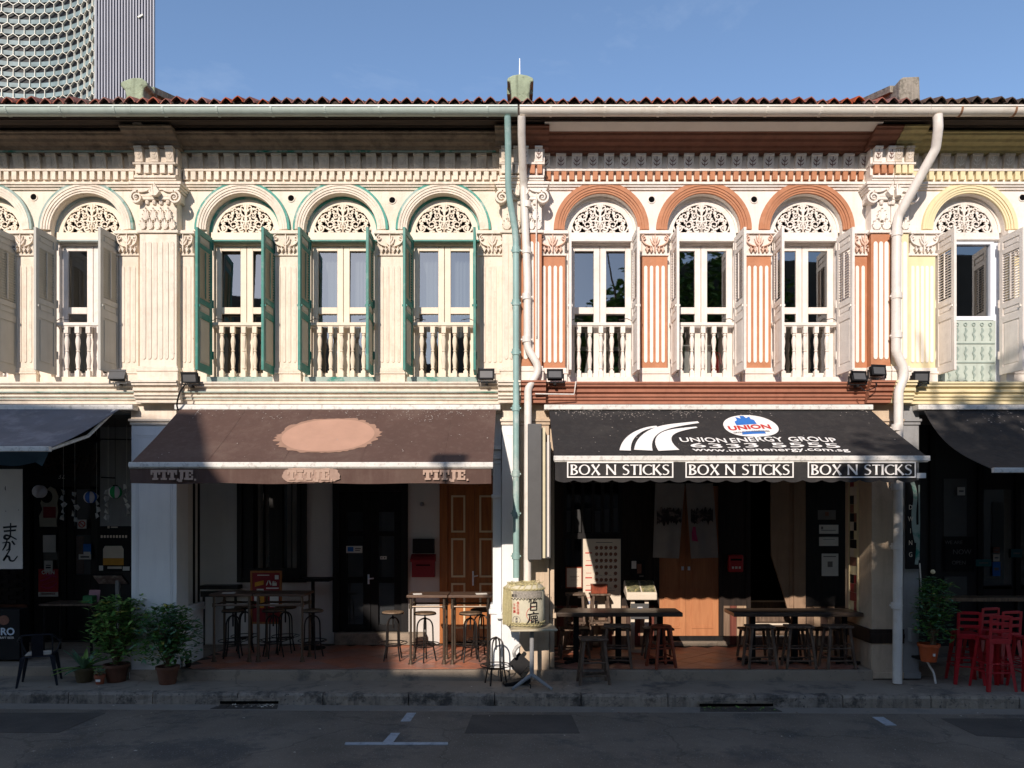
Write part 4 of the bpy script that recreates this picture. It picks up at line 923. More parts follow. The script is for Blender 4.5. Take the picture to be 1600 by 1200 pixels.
label_plate(541,566,853,864, Y-0.0, 'door_notice', 'small white notice with blue block on the left leaf of the black double door', 'notice', M['paper'], [(.08,.45,.2,.85,IB),(.55,.92,.55,.7,IG),(.55,.85,.3,.42,IG)])
label_plate(594,604,869,874, Y-0.0, 'door_sticker', 'tiny white sticker on the right leaf of the black double door', 'sticker', M['paper'], [(.2,.35,.3,.7,I),(.6,.8,.3,.7,I)])
# varnished wooden door with cream beads
f = MB(); f.box(ox0,ox0+0.14,Y-0.03,Y+0.08,0.18,3.3); f.box(ox0+0.14,ox1,Y-0.03,Y+0.08,3.1,3.3); f.build('door_frame', M['doorwood'], hB)
oxm = X_(742,Y)
for a, b in ((ox0+0.142, oxm-0.003),(oxm+0.003, ox1+0.02)):
    d = MB(); d.box(a,b,Y+0.01,Y+0.06,0.20,3.098); do = d.build('door', M['doorwood'], hB)
    pa, pb = (X_(705,Y),X_(727,Y)) if b < ox1 else (X_(749,Y),X_(771,Y))
    for y0, y1 in ((774,832),(841,902),(911,982)):
        z1, z0 = Z_(y0,Y), Z_(y1,Y); q = MB(); e = 0.035
        q.box(pa,pb,Y-0.012,Y+0.01,z1-e,z1); q.box(pa,pb,Y-0.012,Y+0.01,z0,z0+e); q.box(pa,pa+e,Y-0.012,Y+0.01,z0+e,z1-e); q.box(pb-e,pb,Y-0.012,Y+0.01,z0+e,z1-e)
        q.build('panel_bead', M['doorcream'], do)
    if b < ox1:
        k = MB(); k.box(oxm-0.05,oxm-0.02,Y-0.006,Y+0.01,1.25,1.52); k.tube([(oxm-0.035,Y-0.04,1.42),(oxm+0.06,Y-0.05,1.44)],0.012,6); k.build('handle', M['alum'], do)
s = MB(); s.lathe([(0.0,0),(0.03,0.0),(0.04,0.03),(0.03,0.07),(0.0,0.08)], (X_(660,Y),Y-0.05,Z_(791,Y)), 10); s.box(X_(658,Y),X_(662,Y),Y-0.05,Y,Z_(790,Y),Z_(787,Y)); s.build('wall_lamp', M['greyplast'], hB)

# ------------------------------------------------------------------ house C shop front
Y = YC
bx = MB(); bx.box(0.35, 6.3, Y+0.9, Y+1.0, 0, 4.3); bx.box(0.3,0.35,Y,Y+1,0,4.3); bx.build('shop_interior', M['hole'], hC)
wx0, wx1, wz0, wz1 = X_(880,Y), X_(972,Y), Z_(915,Y), 3.3
ddx0, ddx1 = X_(1022,Y), X_(1130,Y)
sx0, sx1 = X_(1172,Y), X_(1260,Y)
mb = MB(); wall_with_holes(mb, 0.30, 6.35, 0.9, 4.22, Y, [(wx0,wx1,wz0,wz1),(ddx0,ddx1,0.9,3.2),(sx0,sx1,0.9,4.22)]); mb.build('shop_wall', M['darkwood'], hC)
rnd = random.Random(5)
pal = [wood('plank_red_brown',(92,48,40),(128,72,58),0.7,(14,14,1.2)), wood('plank_pale',(150,122,98),(186,160,132),0.7,(14,14,1.2)), wood('plank_grey_brown',(110,88,72),(140,116,96),0.7,(14,14,1.2)), wood('plank_dark',(60,44,38),(88,66,56),0.7,(14,14,1.2))]
def planks(x0, x1, z0, z1, pat, wd=0.125):
    n = max(1, int(round((x1-x0)/wd))); wd = (x1-x0)/n
    for i in range(n):
        b = MB(); b.box(x0+i*wd+0.003, x0+(i+1)*wd-0.003, Y-rnd.uniform(0.0,0.006), Y+0.1, z0, z1); b.build('plank', pal[pat[i % len(pat)]], hC)
planks(0.30, ddx0, 0.17, 0.898, [3,0,1,0,2,0,3,2,1,2,0,1,2]); planks(ddx1, sx0, 0.17, 0.898, [2,0,1,1]); planks(sx1+0.0, 6.3, 0.17, 0.898, [2,1,3,2,3,3])
w = MB()
w.box(wx0,wx0+0.06,Y-0.03,Y+0.05,wz0,wz1); w.box(wx1-0.06,wx1,Y-0.03,Y+0.05,wz0,wz1); w.box(wx0+0.06,wx1-0.06,Y-0.03,Y+0.05,Z_(842,Y),Z_(833,Y)); w.box(wx0-0.03,wx1+0.03,Y-0.08,Y+0.05,wz0-0.05,wz0); w.box(wx0+0.06,wx1-0.06,Y-0.03,Y+0.05,wz1-0.06,wz1)
for px in (895.5, 911, 927, 942, 956): w.box(X_(px-2,Y),X_(px+2,Y),Y-0.02,Y+0.04,wz0,wz1)
wo = w.build('shop_window', M['blackwood'], hC)
for i,(a, b) in enumerate(((883,893.5),(897.5,909),(913,925),(929,940),(944,954),(958,968))):
    p = MB(); p.quad((X_(a,Y),Y+0.03,wz0),(X_(b,Y),Y+0.03,wz0),(X_(b,Y),Y+0.03,wz1),(X_(a,Y),Y+0.03,wz1)); p.build('pane', M['glass_dark'], wo)
    p = MB(); p.box(X_(a+1,Y),X_(b-1,Y),Y+0.08,Y+0.09,Z_(832,Y),Z_(798-2*(i%3),Y)); p.build('window_sheet', M['inkgrey'], wo)
f = MB(); f.box(ddx0,ddx0+0.09,Y-0.03,Y+0.08,0.35,3.2); f.box(ddx1-0.08,ddx1,Y-0.03,Y+0.08,0.35,3.2); f.build('door_frame', M['darkwood'], hC)
dm = X_(1072,Y)
for a, b in ((ddx0+0.092,dm-0.003),(dm+0.003,ddx1-0.082)):
    d = MB(); d.box(a,b,Y+0.02,Y+0.06,0.345,3.1); do = d.build('door', M['dooro'], hC)
    e = 0.1
    for z0, z1 in ((0.48,1.05),(1.2,2.0),(2.15,2.95)):
        for ins, yy in ((0,0.008),(0.028,0.014)):
            q = MB(); x0, x1 = a+e+ins, b-e-ins; za, zb = z0+ins, z1-ins; g = 0.014
            q.box(x0,x1,Y+yy,Y+0.02,zb-g,zb); q.box(x0,x1,Y+yy,Y+0.02,za,za+g); q.box(x0,x0+g,Y+yy,Y+0.02,za+g,zb-g); q.box(x1-g,x1,Y+yy,Y+0.02,za+g,zb-g); q.build('panel_bead', M['dooro'], do)
    k = MB(); xx = b-0.06 if b < dm else a+0.05
    k.box(xx-0.02,xx+0.02,Y-0.01,Y+0.02,Z_(891,Y),Z_(885,Y)); k.build('handle', M['alum'], do)
s = MB(); s.box(ddx0,ddx1,Y-0.02,Y+0.1,0.26,0.342); s.build('door_sill', M['blackwood'], hC); s = MB(); s.box(ddx0-0.1,ddx1+0.05,Y-0.12,Y-0.022,0.175,0.26); s.build('door_step', M['concrete'], hC, bevel=0.01)
# staircase rising to the left behind its beige side wall
n = 11; sx = X_(1172,Y)
for i in range(n):
    b = MB(); b.box(sx+0.02, X_(1256,Y)-0.02-0.0*i, Y+0.25*i, Y+0.25*i+0.27, 0.17+0.0, 0.17+0.185*(i+1)); b.build('stair_step', M['stoolwood'], hC)
    b = MB(); b.box(sx+0.02, X_(1256,Y)-0.02, Y+0.25*i-0.02, Y+0.25*i+0.0, 0.17+0.185*(i+1)-0.03, 0.17+0.185*(i+1)+0.002); b.build('stair_nosing', M['paper2'], hC)
b = MB(); b.prism([(X_(1205,Y),4.2),(X_(1256,Y),4.2),(X_(1256,Y),0.2),(X_(1232,Y),Z_(962,Y)),(X_(1222,Y),Z_(925,Y)),(X_(1204,Y),Z_(868,Y)),(X_(1203,Y),Z_(800,Y))], Y-0.05, Y+0.0); b.box(X_(1238,Y),X_(1256,Y),Y-0.09,Y-0.05,0.2,4.2); b.box(X_(1232,Y),X_(1238,Y),Y-0.06,Y-0.05,0.9,4.2); b.build('stair_wall', mat('dim_tan_stair_wall', (156,128,104), 0.85, 0.12, 2, 0.2, 30, streak=(110,88,70), sa=0.5), hC)
b = MB(); b.box(X_(1170,Y)-0.05,X_(1170,Y)+0.03,Y-0.02,Y+2.9,0.17,4.2); b.box(X_(1256,Y)+0.0,X_(1256,Y)+0.05,Y+0.0,Y+2.9,0.17,4.2); b.box(X_(1170,Y),X_(1256,Y),Y+2.9,Y+2.95,0.1,4.2); b.build('stair_side', M['darkwood'], hC)
b = MB(); b.box(X_(1258,Y),X_(1322,Y),Y-0.04,Y,0.9,4.2); b.build('dark_panel', M['blackwood'], hC)

# ------------------------------------------------------------------ house A and D shop fronts
Y = YA
mb = MB(); wall_with_holes(mb, XA, XB-0.75, 0.02, 4.22, Y, [(X_(46,Y),X_(154,Y),0.2,3.1)]); mb.build('shop_wall', mat('charcoal_shop_front',(42,40,40),0.7,0.15,3), hA)
mb = MB(); mb.box(XA, XB-0.75, Y-0.03, Y, Z_(655,Y), 4.22); mb.box(X_(158,Y), XB-0.6, Y-0.035, Y, Z_(822,Y), Z_(655,Y)-0.002); mb.build('upper_wall', M['greyplast'], hA)
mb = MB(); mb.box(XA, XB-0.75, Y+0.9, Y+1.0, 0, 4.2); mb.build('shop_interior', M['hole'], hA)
s = MB(); s.box(X_(70,Y),X_(156,Y),Y-0.05,Y-0.01,Z_(742,Y),Z_(703,Y)); so = s.build('carved_transom', M['darkwood'], hA)
s = MB(); k = 0
for sg in (-1,1):
    for i in range(3):
        k += 1; cx = X_(113,Y)+sg*(0.1+0.16*i); s.ribbon(spiral(cx, Z_(722,Y)+0.03*(i%2), 0.10, 1.4, R(90), sg, 14), 0.024, Y-0.07-0.0005*k, Y-0.05); s.ribbon(bez((cx,Z_(735,Y)),(cx+0.05*sg,Z_(728,Y)),(cx+0.1*sg,Z_(710,Y)),5), 0.03, Y-0.075-0.0005*k, Y-0.05)
s.build('carving', mat('dark_carved_wood',(70,52,42),0.7,0.2,9), so)
text('32', 0.13, M['paper'], hA, X_(97,Y), Y-0.02, Z_(748,Y), name='house_number')
for a, b in ((52,102),(104,152)):
    do = door_leaf(hA, X_(a,Y), X_(b,Y), 0.22, 3.05, Y+0.02, M['blackwood'], [(Z_(898,Y),Z_(836,Y)),(Z_(824,Y),Z_(755,Y))])
b = MB(); b.box(X_(60,Y),X_(86,Y),Y+0.07,Y+0.08,Z_(890,Y),Z_(838,Y)); b.build('door_blind', M['inkgrey'], hA); b = MB(); b.box(X_(114,Y),X_(128,Y),Y+0.06,Y+0.065,Z_(897,Y),Z_(838,Y)); b.build('door_card', M['inkbrown'], hA)
bm = MB().box(-0.125,0.125,-0.02,0.03,-0.033,0.033).mesh('brick', mat('dark_brick',(64,58,56),0.9,0.3,6,0.5,40)); rnd = random.Random(9)
for r_ in range(14):
    for c_ in range(3):
        inst(bm, 'brick', hA, loc=(X_(-6,Y)-0.26+0.27*c_+(0.13 if r_%2 else 0), Y-0.03+rnd.uniform(-.008,.008), 0.93+r_*0.078))
b = MB(); b.box(XA, X_(44,Y), Y-0.04, Y, 0.17, 0.88); b.build('dado', M['rust_dark'], hA)
Y = YD
mb = MB(); mb.box(6.36, 10.2, Y, Y+0.1, 0.02, 4.22); mb.build('shop_wall', mat('near_black_shop_front',(40,38,40),0.6,0.2,3), hD)
mb = MB()
for px in (1452,1527,1585): mb.box(X_(px,Y),X_(px+8,Y),Y-0.04,Y,0.17,4.2)
mb.build('shop_post', M['blackwood'], hD)
for px0, px1, py0, py1 in ((1474,1510,748,838),(1535,1580,765,920),(1590,1660,765,920)):
    p = MB(); p.box(X_(px0,Y),X_(px1,Y),Y-0.012,Y-0.002,Z_(py1,Y),Z_(py0,Y)); p.build('shop_pane', M['signgrey'] if px0 == 1474 else M['glass_dark'], hD)

# ================================================================== GROUND
def kx(x): return -0.98-0.021*x           # kerb line, slightly oblique to the houses
ZR = -0.17
rd = MB(); rd.quad((-90,-60,ZR),(90,-60,ZR),(90,kx(90)-0.30,ZR),(-90,kx(-90)-0.30,ZR)); road = rd.build('road', M['asphalt'], kind='structure')
ch = MB(); ch.quad((-30,kx(-30)-0.30,ZR+0.0005),(30,kx(30)-0.30,ZR+0.0005),(30,kx(30),ZR+0.004),(-30,kx(-30),ZR+0.004)); ch.build('drain_channel', M['channel'], kind='structure')
pv = MB(); pv.prism_z([(-30,kx(-30)+0.15),(30,kx(30)+0.15),(30,0.6),(-30,0.6)],-0.4,0.0); pav = pv.build('pavement', M['concrete'], kind='structure')
kb = bpy.data.objects.new('kerb', None); COL.objects.link(kb); kb['kind'] = 'structure'
L = 1.24; rnd = random.Random(21); x = -14.0; ang = math.atan(-0.021); gaps = [(X_(340,-1),X_(432,-1)),(X_(1092,-1),X_(1206,-1))]
while x < 14:
    cx = x+L/2; slot = any(a < cx+L*0.5 and cx-L*0.5 < b for a, b in gaps) and any(a-0.25 < x and x+L < b+0.45 for a, b in gaps)
    b = MB(); h2 = L/2-0.007; w = 0.15; n = 16; vs = []
    prof = [(0.0,-0.30),(0.0,-0.10),(0.0,-0.03),(0.018,0.0),(0.04,0.004),(w,0.004),(w,-0.30)]; m_ = len(prof)
    for i in range(n+1):                                    # worn, chipped stone: every section a little different
        e = 0.5 if i in (0, n) else 1.0
        for j, (py_, pz_) in enumerate(prof):
            jy = rnd.uniform(-.004,.010)*e if 0 < j < 4 else 0; jz = rnd.uniform(-.008,.003)*e if 1 < j < 5 else 0
            vs.append((-h2+2*h2*i/n, py_+jy, pz_+jz))
    b.add(vs, [(i*m_+j,i*m_+j+1,(i+1)*m_+j+1,(i+1)*m_+j) for i in range(n) for j in range(m_-1)]+[tuple(range(m_-1,-1,-1)), tuple(n*m_+j for j in range(m_))])
    b.build('kerb_stone', M['kerb'], kb, loc=(cx, kx(cx), rnd.uniform(-.008,.004)), rot=(rnd.uniform(-.02,.02),0,ang)); x += L
for i, (a, b_) in enumerate(gaps):
    t = thing('drain_inlet', ('kerb drain inlet slot in front of the left potted shrubs and brown awning' if i == 0 else 'kerb drain inlet slot in front of the wooden stools, littered with leaves'), 'drain', ((a+b_)/2, kx((a+b_)/2)-0.1, ZR), 'kerb drain inlets')
    y0 = kx((a+b_)/2); q = MB(); q.box(a,b_,y0-0.012,y0+0.02,ZR+0.02,ZR+0.062); q.build('slot', M['hole'], t)
    q = MB(); q.box(a-0.03,b_+0.03,y0-0.022,y0+0.02,ZR+0.062,ZR+0.10); q.build('slot_lintel', M['kerb'], t)
    q = MB(); q.prism_z([(a-0.05,y0-0.24),(b_+0.05,y0-0.24),(b_,y0-0.03),(a,y0-0.03)],ZR+0.003,ZR+0.010); pl = q.build('plate', M['asphalt2'], t)
    for k in range(9):
        q = MB(); xx = a+(b_-a)*(k+0.5)/9; q.box(xx-0.012,xx+0.012,y0-0.22,y0-0.05,ZR+0.010,ZR+0.018); q.build('plate_rib', M['asphalt2'], pl)
    q = MB(); rr = random.Random(i)
    for k in range(26):
        xx, yy, s_ = rr.uniform(a,b_), rr.uniform(y0-0.22,y0-0.03), rr.uniform(.012,.035); z = ZR+0.02; aa = rr.uniform(0,6)
        q.add([(xx+s_*math.cos(aa),yy+s_*math.sin(aa),z+rr.uniform(0,.02)),(xx-s_*math.sin(aa)*.5,yy+s_*math.cos(aa)*.5,z),(xx-s_*math.cos(aa),yy-s_*math.sin(aa),z+rr.uniform(0,.015)),(xx+s_*math.sin(aa)*.5,yy-s_*math.cos(aa)*.5,z)],[(0,1,2,3)])
    q.build('leaf_litter', [M['leaf2'] if i else M['paper2']], kind='stuff')
def gpt(px, py, z=ZR):
    d = (2.62-z)*1200/(py-800); return ((px-812)*d/1200, d-12)
def sheet(name, pts, m, dz, parent=None):
    b = MB(); P = [gpt(*p) for p in pts]; b.prism_z(P, ZR+0.001, ZR+dz); return b.build(name, m, parent or road)
for pts in ([(-60,1114),(166,1114),(92,1145),(-60,1145)],[(738,1117),(893,1117),(906,1146),(726,1146)],[(1470,1123),(1700,1123),(1740,1160),(1526,1150)]): sheet('asphalt_patch', pts, M['asphalt2'], 0.004)
for pts in ([(636,1114.5),(650,1114.5),(641,1127.5),(626,1127.5)],[(611,1146),(625,1146),(614,1160.5),(598,1160.5)],[(540,1160.5),(700,1160.5),(700,1164.5),(538,1164.5)],[(1363,1121),(1380,1121),(1401,1134),(1384,1134)]): sheet('painted_line', pts, M['linewhite'], 0.008)
# raised walkway floors: step edge and terracotta tiles laid diagonally
for h, x0, x1, yb in ((hA,XA,X_(205),YA),(hB,X_(205)+0.002,XC,YB),(hC,XC+0.002,X_(1362),YC),(hD,X_(1362)+0.002,10.2,YD)):
    f = MB(); yf = -0.06 if h in (hB,hC) else 0.25
    f.box(x0,x1,yf,yb+0.12,-0.2,ZF-0.012); f.build('walkway_step', M['concrete'], h, bevel=0.015)
pd = MB(); pd.box(X_(-60),X_(205),-0.02,0.249,-0.1,0.003); pd.build('pavement_apron', M['concrete'], kind='structure')
TS = 0.285; tme = MB().box(-TS/2+0.004,TS/2-0.004,-TS/2+0.004,TS/2-0.004,-0.010,0.0).mesh('floor_tile', M['floor_tile']); rnd = random.Random(4); _d = TS/math.sqrt(2)-0.006; hme_ = MB().prism_z([(-_d,0.0),(_d,0.0),(0,_d)],-0.010,0.0).mesh('floor_tile', M['floor_tile'])
for h, x0, x1, y0, y1 in ((hB,X_(280),X_(770),0.02,YB),(hC,X_(868),X_(1345),0.02,YC)):
    g = MB(); g.box(x0,x1,y0,y1,ZF-0.0118,ZF-0.006); fo = g.build('walkway_floor', M['grout'], h)
    d = TS/math.sqrt(2); r_ = 0; y = y0+d; x = x0+d
    while x < x1-d*2:
        inst(hme_, 'floor_tile', fo, loc=(x+d, y0, ZF-0.001)); x += 2*d
    while y < y1-d*0.5:
        x = x0+d+(d if r_ % 2 else 0)
        while x < x1-d*0.6:
            inst(tme, 'floor_tile', fo, loc=(x, y, ZF-0.001+rnd.uniform(-.0015,.0015)), rot=(0,0,R(45))); x += 2*d
        y += d; r_ += 1
# plain continuation of the terrace beyond both edges of the photograph
for h, x0, x1, m, tm in ((hA, -15.0, -10.2, M['cream'], M['tile_red']), (hD, 10.2, 15.0, M['white'], M['tile_dark'])):
    b = MB(); b.box(x0, x1, 0.0, 5.0, -0.2, 8.4); b.build('end_wall', m, h)
    b = MB(); b.extr([(-0.8,8.4),(-0.8,8.66),(5.2,11.0),(11.0,8.66),(11.0,8.4)], x0, x1); b.build('end_roof', tm, h)
# ================================================================== AWNINGS
def cwave(u, v, seed): return (0.010*math.sin(u*17+seed)+0.007*math.sin(u*41+v*5+seed*2))*math.sin(v*PI)*0.9
def csurf(x, v, xl, xr, y0, z0, y1, z1, seed, sag=0.03):
    """height of the canvas at x, v (same surface that canopy() builds)"""
    a, b = xl[0]+(xl[1]-xl[0])*v, xr[0]+(xr[1]-xr[0])*v; u = (x-a)/(b-a)
    return z0+(z1-z0)*v-sag*math.sin(PI*v)*(0.7+0.3*math.sin(PI*u))+cwave(u, v, seed)
def canopy(mb, xl0, xr0, xl1, xr1, y0, z0, y1, z1, nx=60, ny=12, sag=0.03, th=0.006, seed=0):
    rr = random.Random(seed); vs = []
    for j in range(ny+1):
        v = j/ny
        for i in range(nx+1):
            u = i/nx; xa, xb = xl0+(xl1-xl0)*v, xr0+(xr1-xr0)*v
            w = cwave(u, v, seed)
            vs.append((xa+(xb-xa)*u, y0+(y1-y0)*v, z0+(z1-z0)*v-sag*math.sin(PI*v)*(0.7+0.3*math.sin(PI*u))+w))
    W = nx+1; n = len(vs); vs += [(x,y+0.002,z-th) for x,y,z in vs]
    fs = []
    for j in range(ny):
        for i in range(nx):
            a = j*W+i; fs += [(a,a+1,a+W+1,a+W),(n+a,n+a+W,n+a+W+1,n+a+1)]
    mb.add(vs, fs)
def dust(x0, x1, y0, z0, y1, z1, n, seed, parent, vmax=0.3, big=1.0):
    """bird droppings and dust flecks lying on the upper edge of the canvas"""
    rr = random.Random(seed); b = MB(); dz = (z1-z0)/(y1-y0)
    clusters = [(rr.uniform(x0,x1), rr.uniform(0.02,vmax*0.6)) for _ in range(12)]
    for _ in range(n):
        cx, cv = rr.choice(clusters); x = min(x1,max(x0,rr.gauss(cx,0.22))); v = abs(rr.gauss(cv,vmax*0.28)) if rr.random() < .85 else rr.random()
        if v > 0.98: continue
        s_ = rr.uniform(.003,.013)*big; y = y0+(y1-y0)*v; z = z0+(z1-z0)*v-0.028*math.sin(PI*v)+0.012; a = rr.uniform(0,6)
        pts = [(x+s_*rr.uniform(.6,1.4)*math.cos(a+k*PI/2.5), y+s_*rr.uniform(.6,1.4)*math.sin(a+k*PI/2.5)) for k in range(5)]
        b.add([(px_, py_, z+(py_-y)*dz) for px_, py_ in pts], [(0,1,2,3,4)])
    b.build('dust_flecks', M['bird'], parent, kind='stuff')
def onslope(y0, z0, y1, z1, lift=0.022):
    """matrix taking XZ print (facing -Y, z up from the front bar) onto the sloping canvas"""
    d = Vector((0, y0-y1, z0-z1)).normalized(); nrm = Vector((0,-d.z,d.y)); 
    return lambda x, s_: Matrix(((1,0,0,x),(0,-nrm.y,d.y,y1+d.y*s_+nrm.y*lift),(0,-nrm.z,d.z,z1+d.z*s_+nrm.z*lift),(0,0,0,1)))
AY0, AY1 = -0.16, -1.66
def cassette(h_t, px0, px1, m=None):
    b = MB(); b.box(X_(px0,-.16), X_(px1,-.16), -0.2, -0.02, Z_(640,-.2), Z_(632,-.2)); b.build('awning_cassette', m or M['bar_white'], h_t, bevel=0.01)
def arms(t, xs, z1):
    b = MB()
    for x, k in xs: b.tube([(x,-0.2,z1+0.70),(x+k,-0.95,z1+0.27),(x,-1.6,z1-0.03)], 0.022, 6)
    b.build('folding_arm', M['bar_white'], t)

# brown awning
aw = thing('awning', 'brown canvas awning with tan painted oval, above the bar stools', 'awning', (X_(490,-1), -0.2, 4.2), 'shop awnings')
cassette(aw, 274, 782)
z1b = Z_(724,AY1); xl0, xr0, xl1, xr1 = X_(283,AY0), X_(775,AY0), X_(204,AY1), X_(770,AY1)
b = MB(); canopy(b, xl0, xr0, xl1, xr1, AY0, Z_(638,AY0), AY1, z1b, seed=1); cb = b.build('canopy', M['cloth_brown'], aw, smooth=True)
b = MB(); b.box(xl1-0.01, xr1+0.005, AY1-0.045, AY1+0.02, Z_(730,-1.7), Z_(722,-1.7)); b.box(xl1-0.01, xr1+0.005, AY1-0.03, AY1+0.02, Z_(731.8,-1.7), Z_(730,-1.7)); b.build('front_bar', M['bar_white'], aw, bevel=0.008)
def valance(t, x0, x1, ztop, zbot, m, scal=0, seed=0, y=-1.675, wav=0.012):
    b = MB(); n = 240; vs = []
    for k, f in enumerate((0,0.5,1)):
        for i in range(n+1):
            u = i/n; x = x0+(x1-x0)*u; zb = zbot
            if scal: zb = zbot-0.035*abs(math.sin(PI*u*scal))**0.8+0.02
            else: zb = zbot+0.006*math.sin(u*23+seed)
            vs.append((x, y+wav*f*(math.sin(u*31+seed)+0.6*math.sin(u*77+2*seed)), ztop+(zb-ztop)*f))
    W = n+1; N = len(vs); vs += [(a,b_+0.004,c) for a,b_,c in vs]; fs = []
    for k in range(2):
        for i in range(n): a = k*W+i; fs += [(a,a+W,a+W+1,a+1),(N+a,N+a+1,N+a+W+1,N+a+W)]
    b.add(vs, fs); return b.build('valance', m, t, smooth=True)
zvb = Z_(755.5,-1.68)
valance(aw, xl1, xr1-0.02, Z_(731.5,-1.68), zvb, M['cloth_brown'], seed=2)
dust(xl0+0.3, xr0-0.1, AY0, Z_(638,AY0), AY1, z1b, 380, 5, cb, 0.24, 0.8)
def seams(t, xa, xb, y0, z0, y1, z1, us):
    b = MB()
    for u in us:
        for q in range(10):
            P = []
            for v in (q/10, (q+1)/10):
                xx = (xa[0]+(xb[0]-xa[0])*v)+((xa[1]+(xb[1]-xa[1])*v)-(xa[0]+(xb[0]-xa[0])*v))*u
                P.append((xx, y0+(y1-y0)*v, csurf(xx, v, (xl0,xl1), (xr0,xr1), y0, z0, y1, z1, 1)+0.0045))
            w = 0.011; b.add([(P[0][0]-w,P[0][1],P[0][2]),(P[0][0]+w,P[0][1],P[0][2]),(P[1][0]+w,P[1][1],P[1][2]),(P[1][0]-w,P[1][1],P[1][2])],[(0,3,2,1)])
    b.build('canvas_seams', t.data.materials[0], t, kind='stuff')
seams(cb, (xl0,xr0), (xl1,xr1), AY0, Z_(638,AY0), AY1, z1b, (0.205,0.415,0.63,0.86))
arms(aw, ((xl1+0.8,0.3),(xr1-0.8,-0.3)), z1b)
T = onslope(AY0, Z_(638,AY0), AY1, z1b, 0.012)
SL = math.hypot(AY0-AY1, Z_(638,AY0)-z1b); rr = random.Random(2)
def oval(rx, rz, jag, n=90, tilt=0.06):
    pts = []
    for i in range(n):
        a = 2*PI*i/n; k = 1+jag*rr.random()*(0.3+0.9*abs(math.cos(a))); pts.append((rx*k*math.cos(a), rz*k*math.sin(a)+tilt*rx*math.cos(a)*0.9))
    return pts
oc = X_(512,-0.95)
# the canvas sags a little: the oval is laid on it with the same sag
def drape(pts, xc, sc, parent, name, m, lift):
    b = MB(); n = len(pts)
    def P(u, s_):
        v = 1-s_/SL; y = AY0+(AY1-AY0)*v; return (u, y, csurf(u, v, (xl0,xl1), (xr0,xr1), AY0, Z_(638,AY0), AY1, z1b, 1)+lift)
    vs = []; fs = []
    for k in (0.0, 0.35, 0.7, 1.0):
        for (x, z) in pts: vs.append(P(xc+x*k, sc+z*k))
    for r_ in range(3):
        for i in range(n): fs.append((r_*n+i, r_*n+(i+1)%n, (r_+1)*n+(i+1)%n, (r_+1)*n+i))
    b.add(vs, fs); return b.build(name, m, parent)
rr = random.Random(11)
drape(oval(0.685,0.55,0.12), oc, SL*0.50, cb, 'oval_paint_edge', mat('rough_tan_edge',(160,126,106),0.85,0.1,5), 0.007)
drape(oval(0.655,0.52,0.0), oc, SL*0.50, cb, 'oval_paint', M['tan'], 0.010)
# slab letters on the brown valance
def titje(mb, x, z, H, y):
    """fat slab-serif capitals T I T J E and a full stop; returns width"""
    k = 0; s_ = H; gap = 0.10*s_
    def bx(a, c, d, e):
        nonlocal k; k += 1; mb.box(x+a*s_, x+c*s_, y-0.0015*(k%7)-0.003, y, z+d*s_, z+e*s_)
    def T(o):
        bx(o,o+.95,.74,1.0); bx(o,o+.18,.52,.76); bx(o+.77,o+.95,.52,.76); bx(o+.31,o+.64,.0,.76); bx(o+.18,o+.77,.0,.2)
    T(0); o = 1.0; bx(o,o+.62,.78,1.0); bx(o+.14,o+.48,.0,.8); bx(o,o+.62,.0,.2)
    T(1.68); o = 2.62; bx(o+.2,o+.72,.78,1.0); bx(o+.3,o+.62,.05,.8); bx(o+.1,o+.5,-.2,.06); bx(o-.02,o+.2,-.1,.14)
    o = 3.36; bx(o,o+.85,.78,1.0); bx(o,o+.85,.0,.22); bx(o+.12,o+.44,.0,.9); bx(o+.44,o+.66,.4,.6); bx(o+.68,o+.85,.2,.42); bx(o+.68,o+.85,.58,.8)
    mb.lathe([(0.0,0),(0.10*s_,0.002)], (0,0,0), 3) if False else None
    bx(o+.98,o+1.16,-.08,.12)
for px, mm in ((236,M['tan2']),(449,M['tan2']),(661,M['tan2'])):
    b = MB(); titje(b, X_(px,-1.69), Z_(750,-1.69), 0.135, -1.698); b.build('lettering', mm, aw)
rr = random.Random(6); cxm, czm = X_(486,-1.69), Z_(742.5,-1.69)
b = MB(); pts = []
for i in range(60):
    a = 2*PI*i/60; pts.append((cxm+0.385*(abs(math.cos(a))**0.45)*(1 if math.cos(a) > 0 else -1)*rr.uniform(.93,1.04), czm+0.098*(abs(math.sin(a))**0.5)*(1 if math.sin(a) > 0 else -1)*rr.uniform(.86,1.05)))
b.prism(pts, -1.6955, -1.692); b.build('cover_paint_patch', mat('pale_cover_paint',(168,140,124),0.85,0.12,14), aw)

# black printed awning
ak = thing('awning', 'black canvas awning with white printed lettering and scalloped valance', 'awning', (X_(1110,-1), -0.2, 4.2), 'shop awnings')
cassette(ak, 850, 1363)
za, zb = Z_(641,AY0), Z_(714,AY1); xl0, xr0, xl1, xr1 = X_(858,AY0), X_(1361,AY0), X_(866,AY1), X_(1449,AY1)
b = MB(); canopy(b, xl0, xr0, xl1, xr1, AY0, za, AY1, zb, seed=3, nx=80); ck = b.build('canopy', M['cloth_black'], ak, smooth=True)
b = MB(); b.box(xl1-0.01, xr1+0.02, AY1-0.045, AY1+0.02, Z_(720,-1.7), Z_(712,-1.7)); b.box(xl1, xr1, AY1-0.03, AY1+0.02, Z_(722,-1.7), Z_(720,-1.7)); b.build('front_bar', M['bar_white'], ak, bevel=0.008)
valance(ak, xl1+0.01, X_(1433,-1.68), Z_(721,-1.68), Z_(752,-1.68), M['cloth_black'], scal=19, seed=1, wav=0.006)
dust(xl0+0.1, xr0-0.1, AY0, za, AY1, zb, 380, 8, ck, 0.2, 0.85)
arms(ak, ((xl1+0.8,0.3),(xr1-0.8,-0.3)), zb)
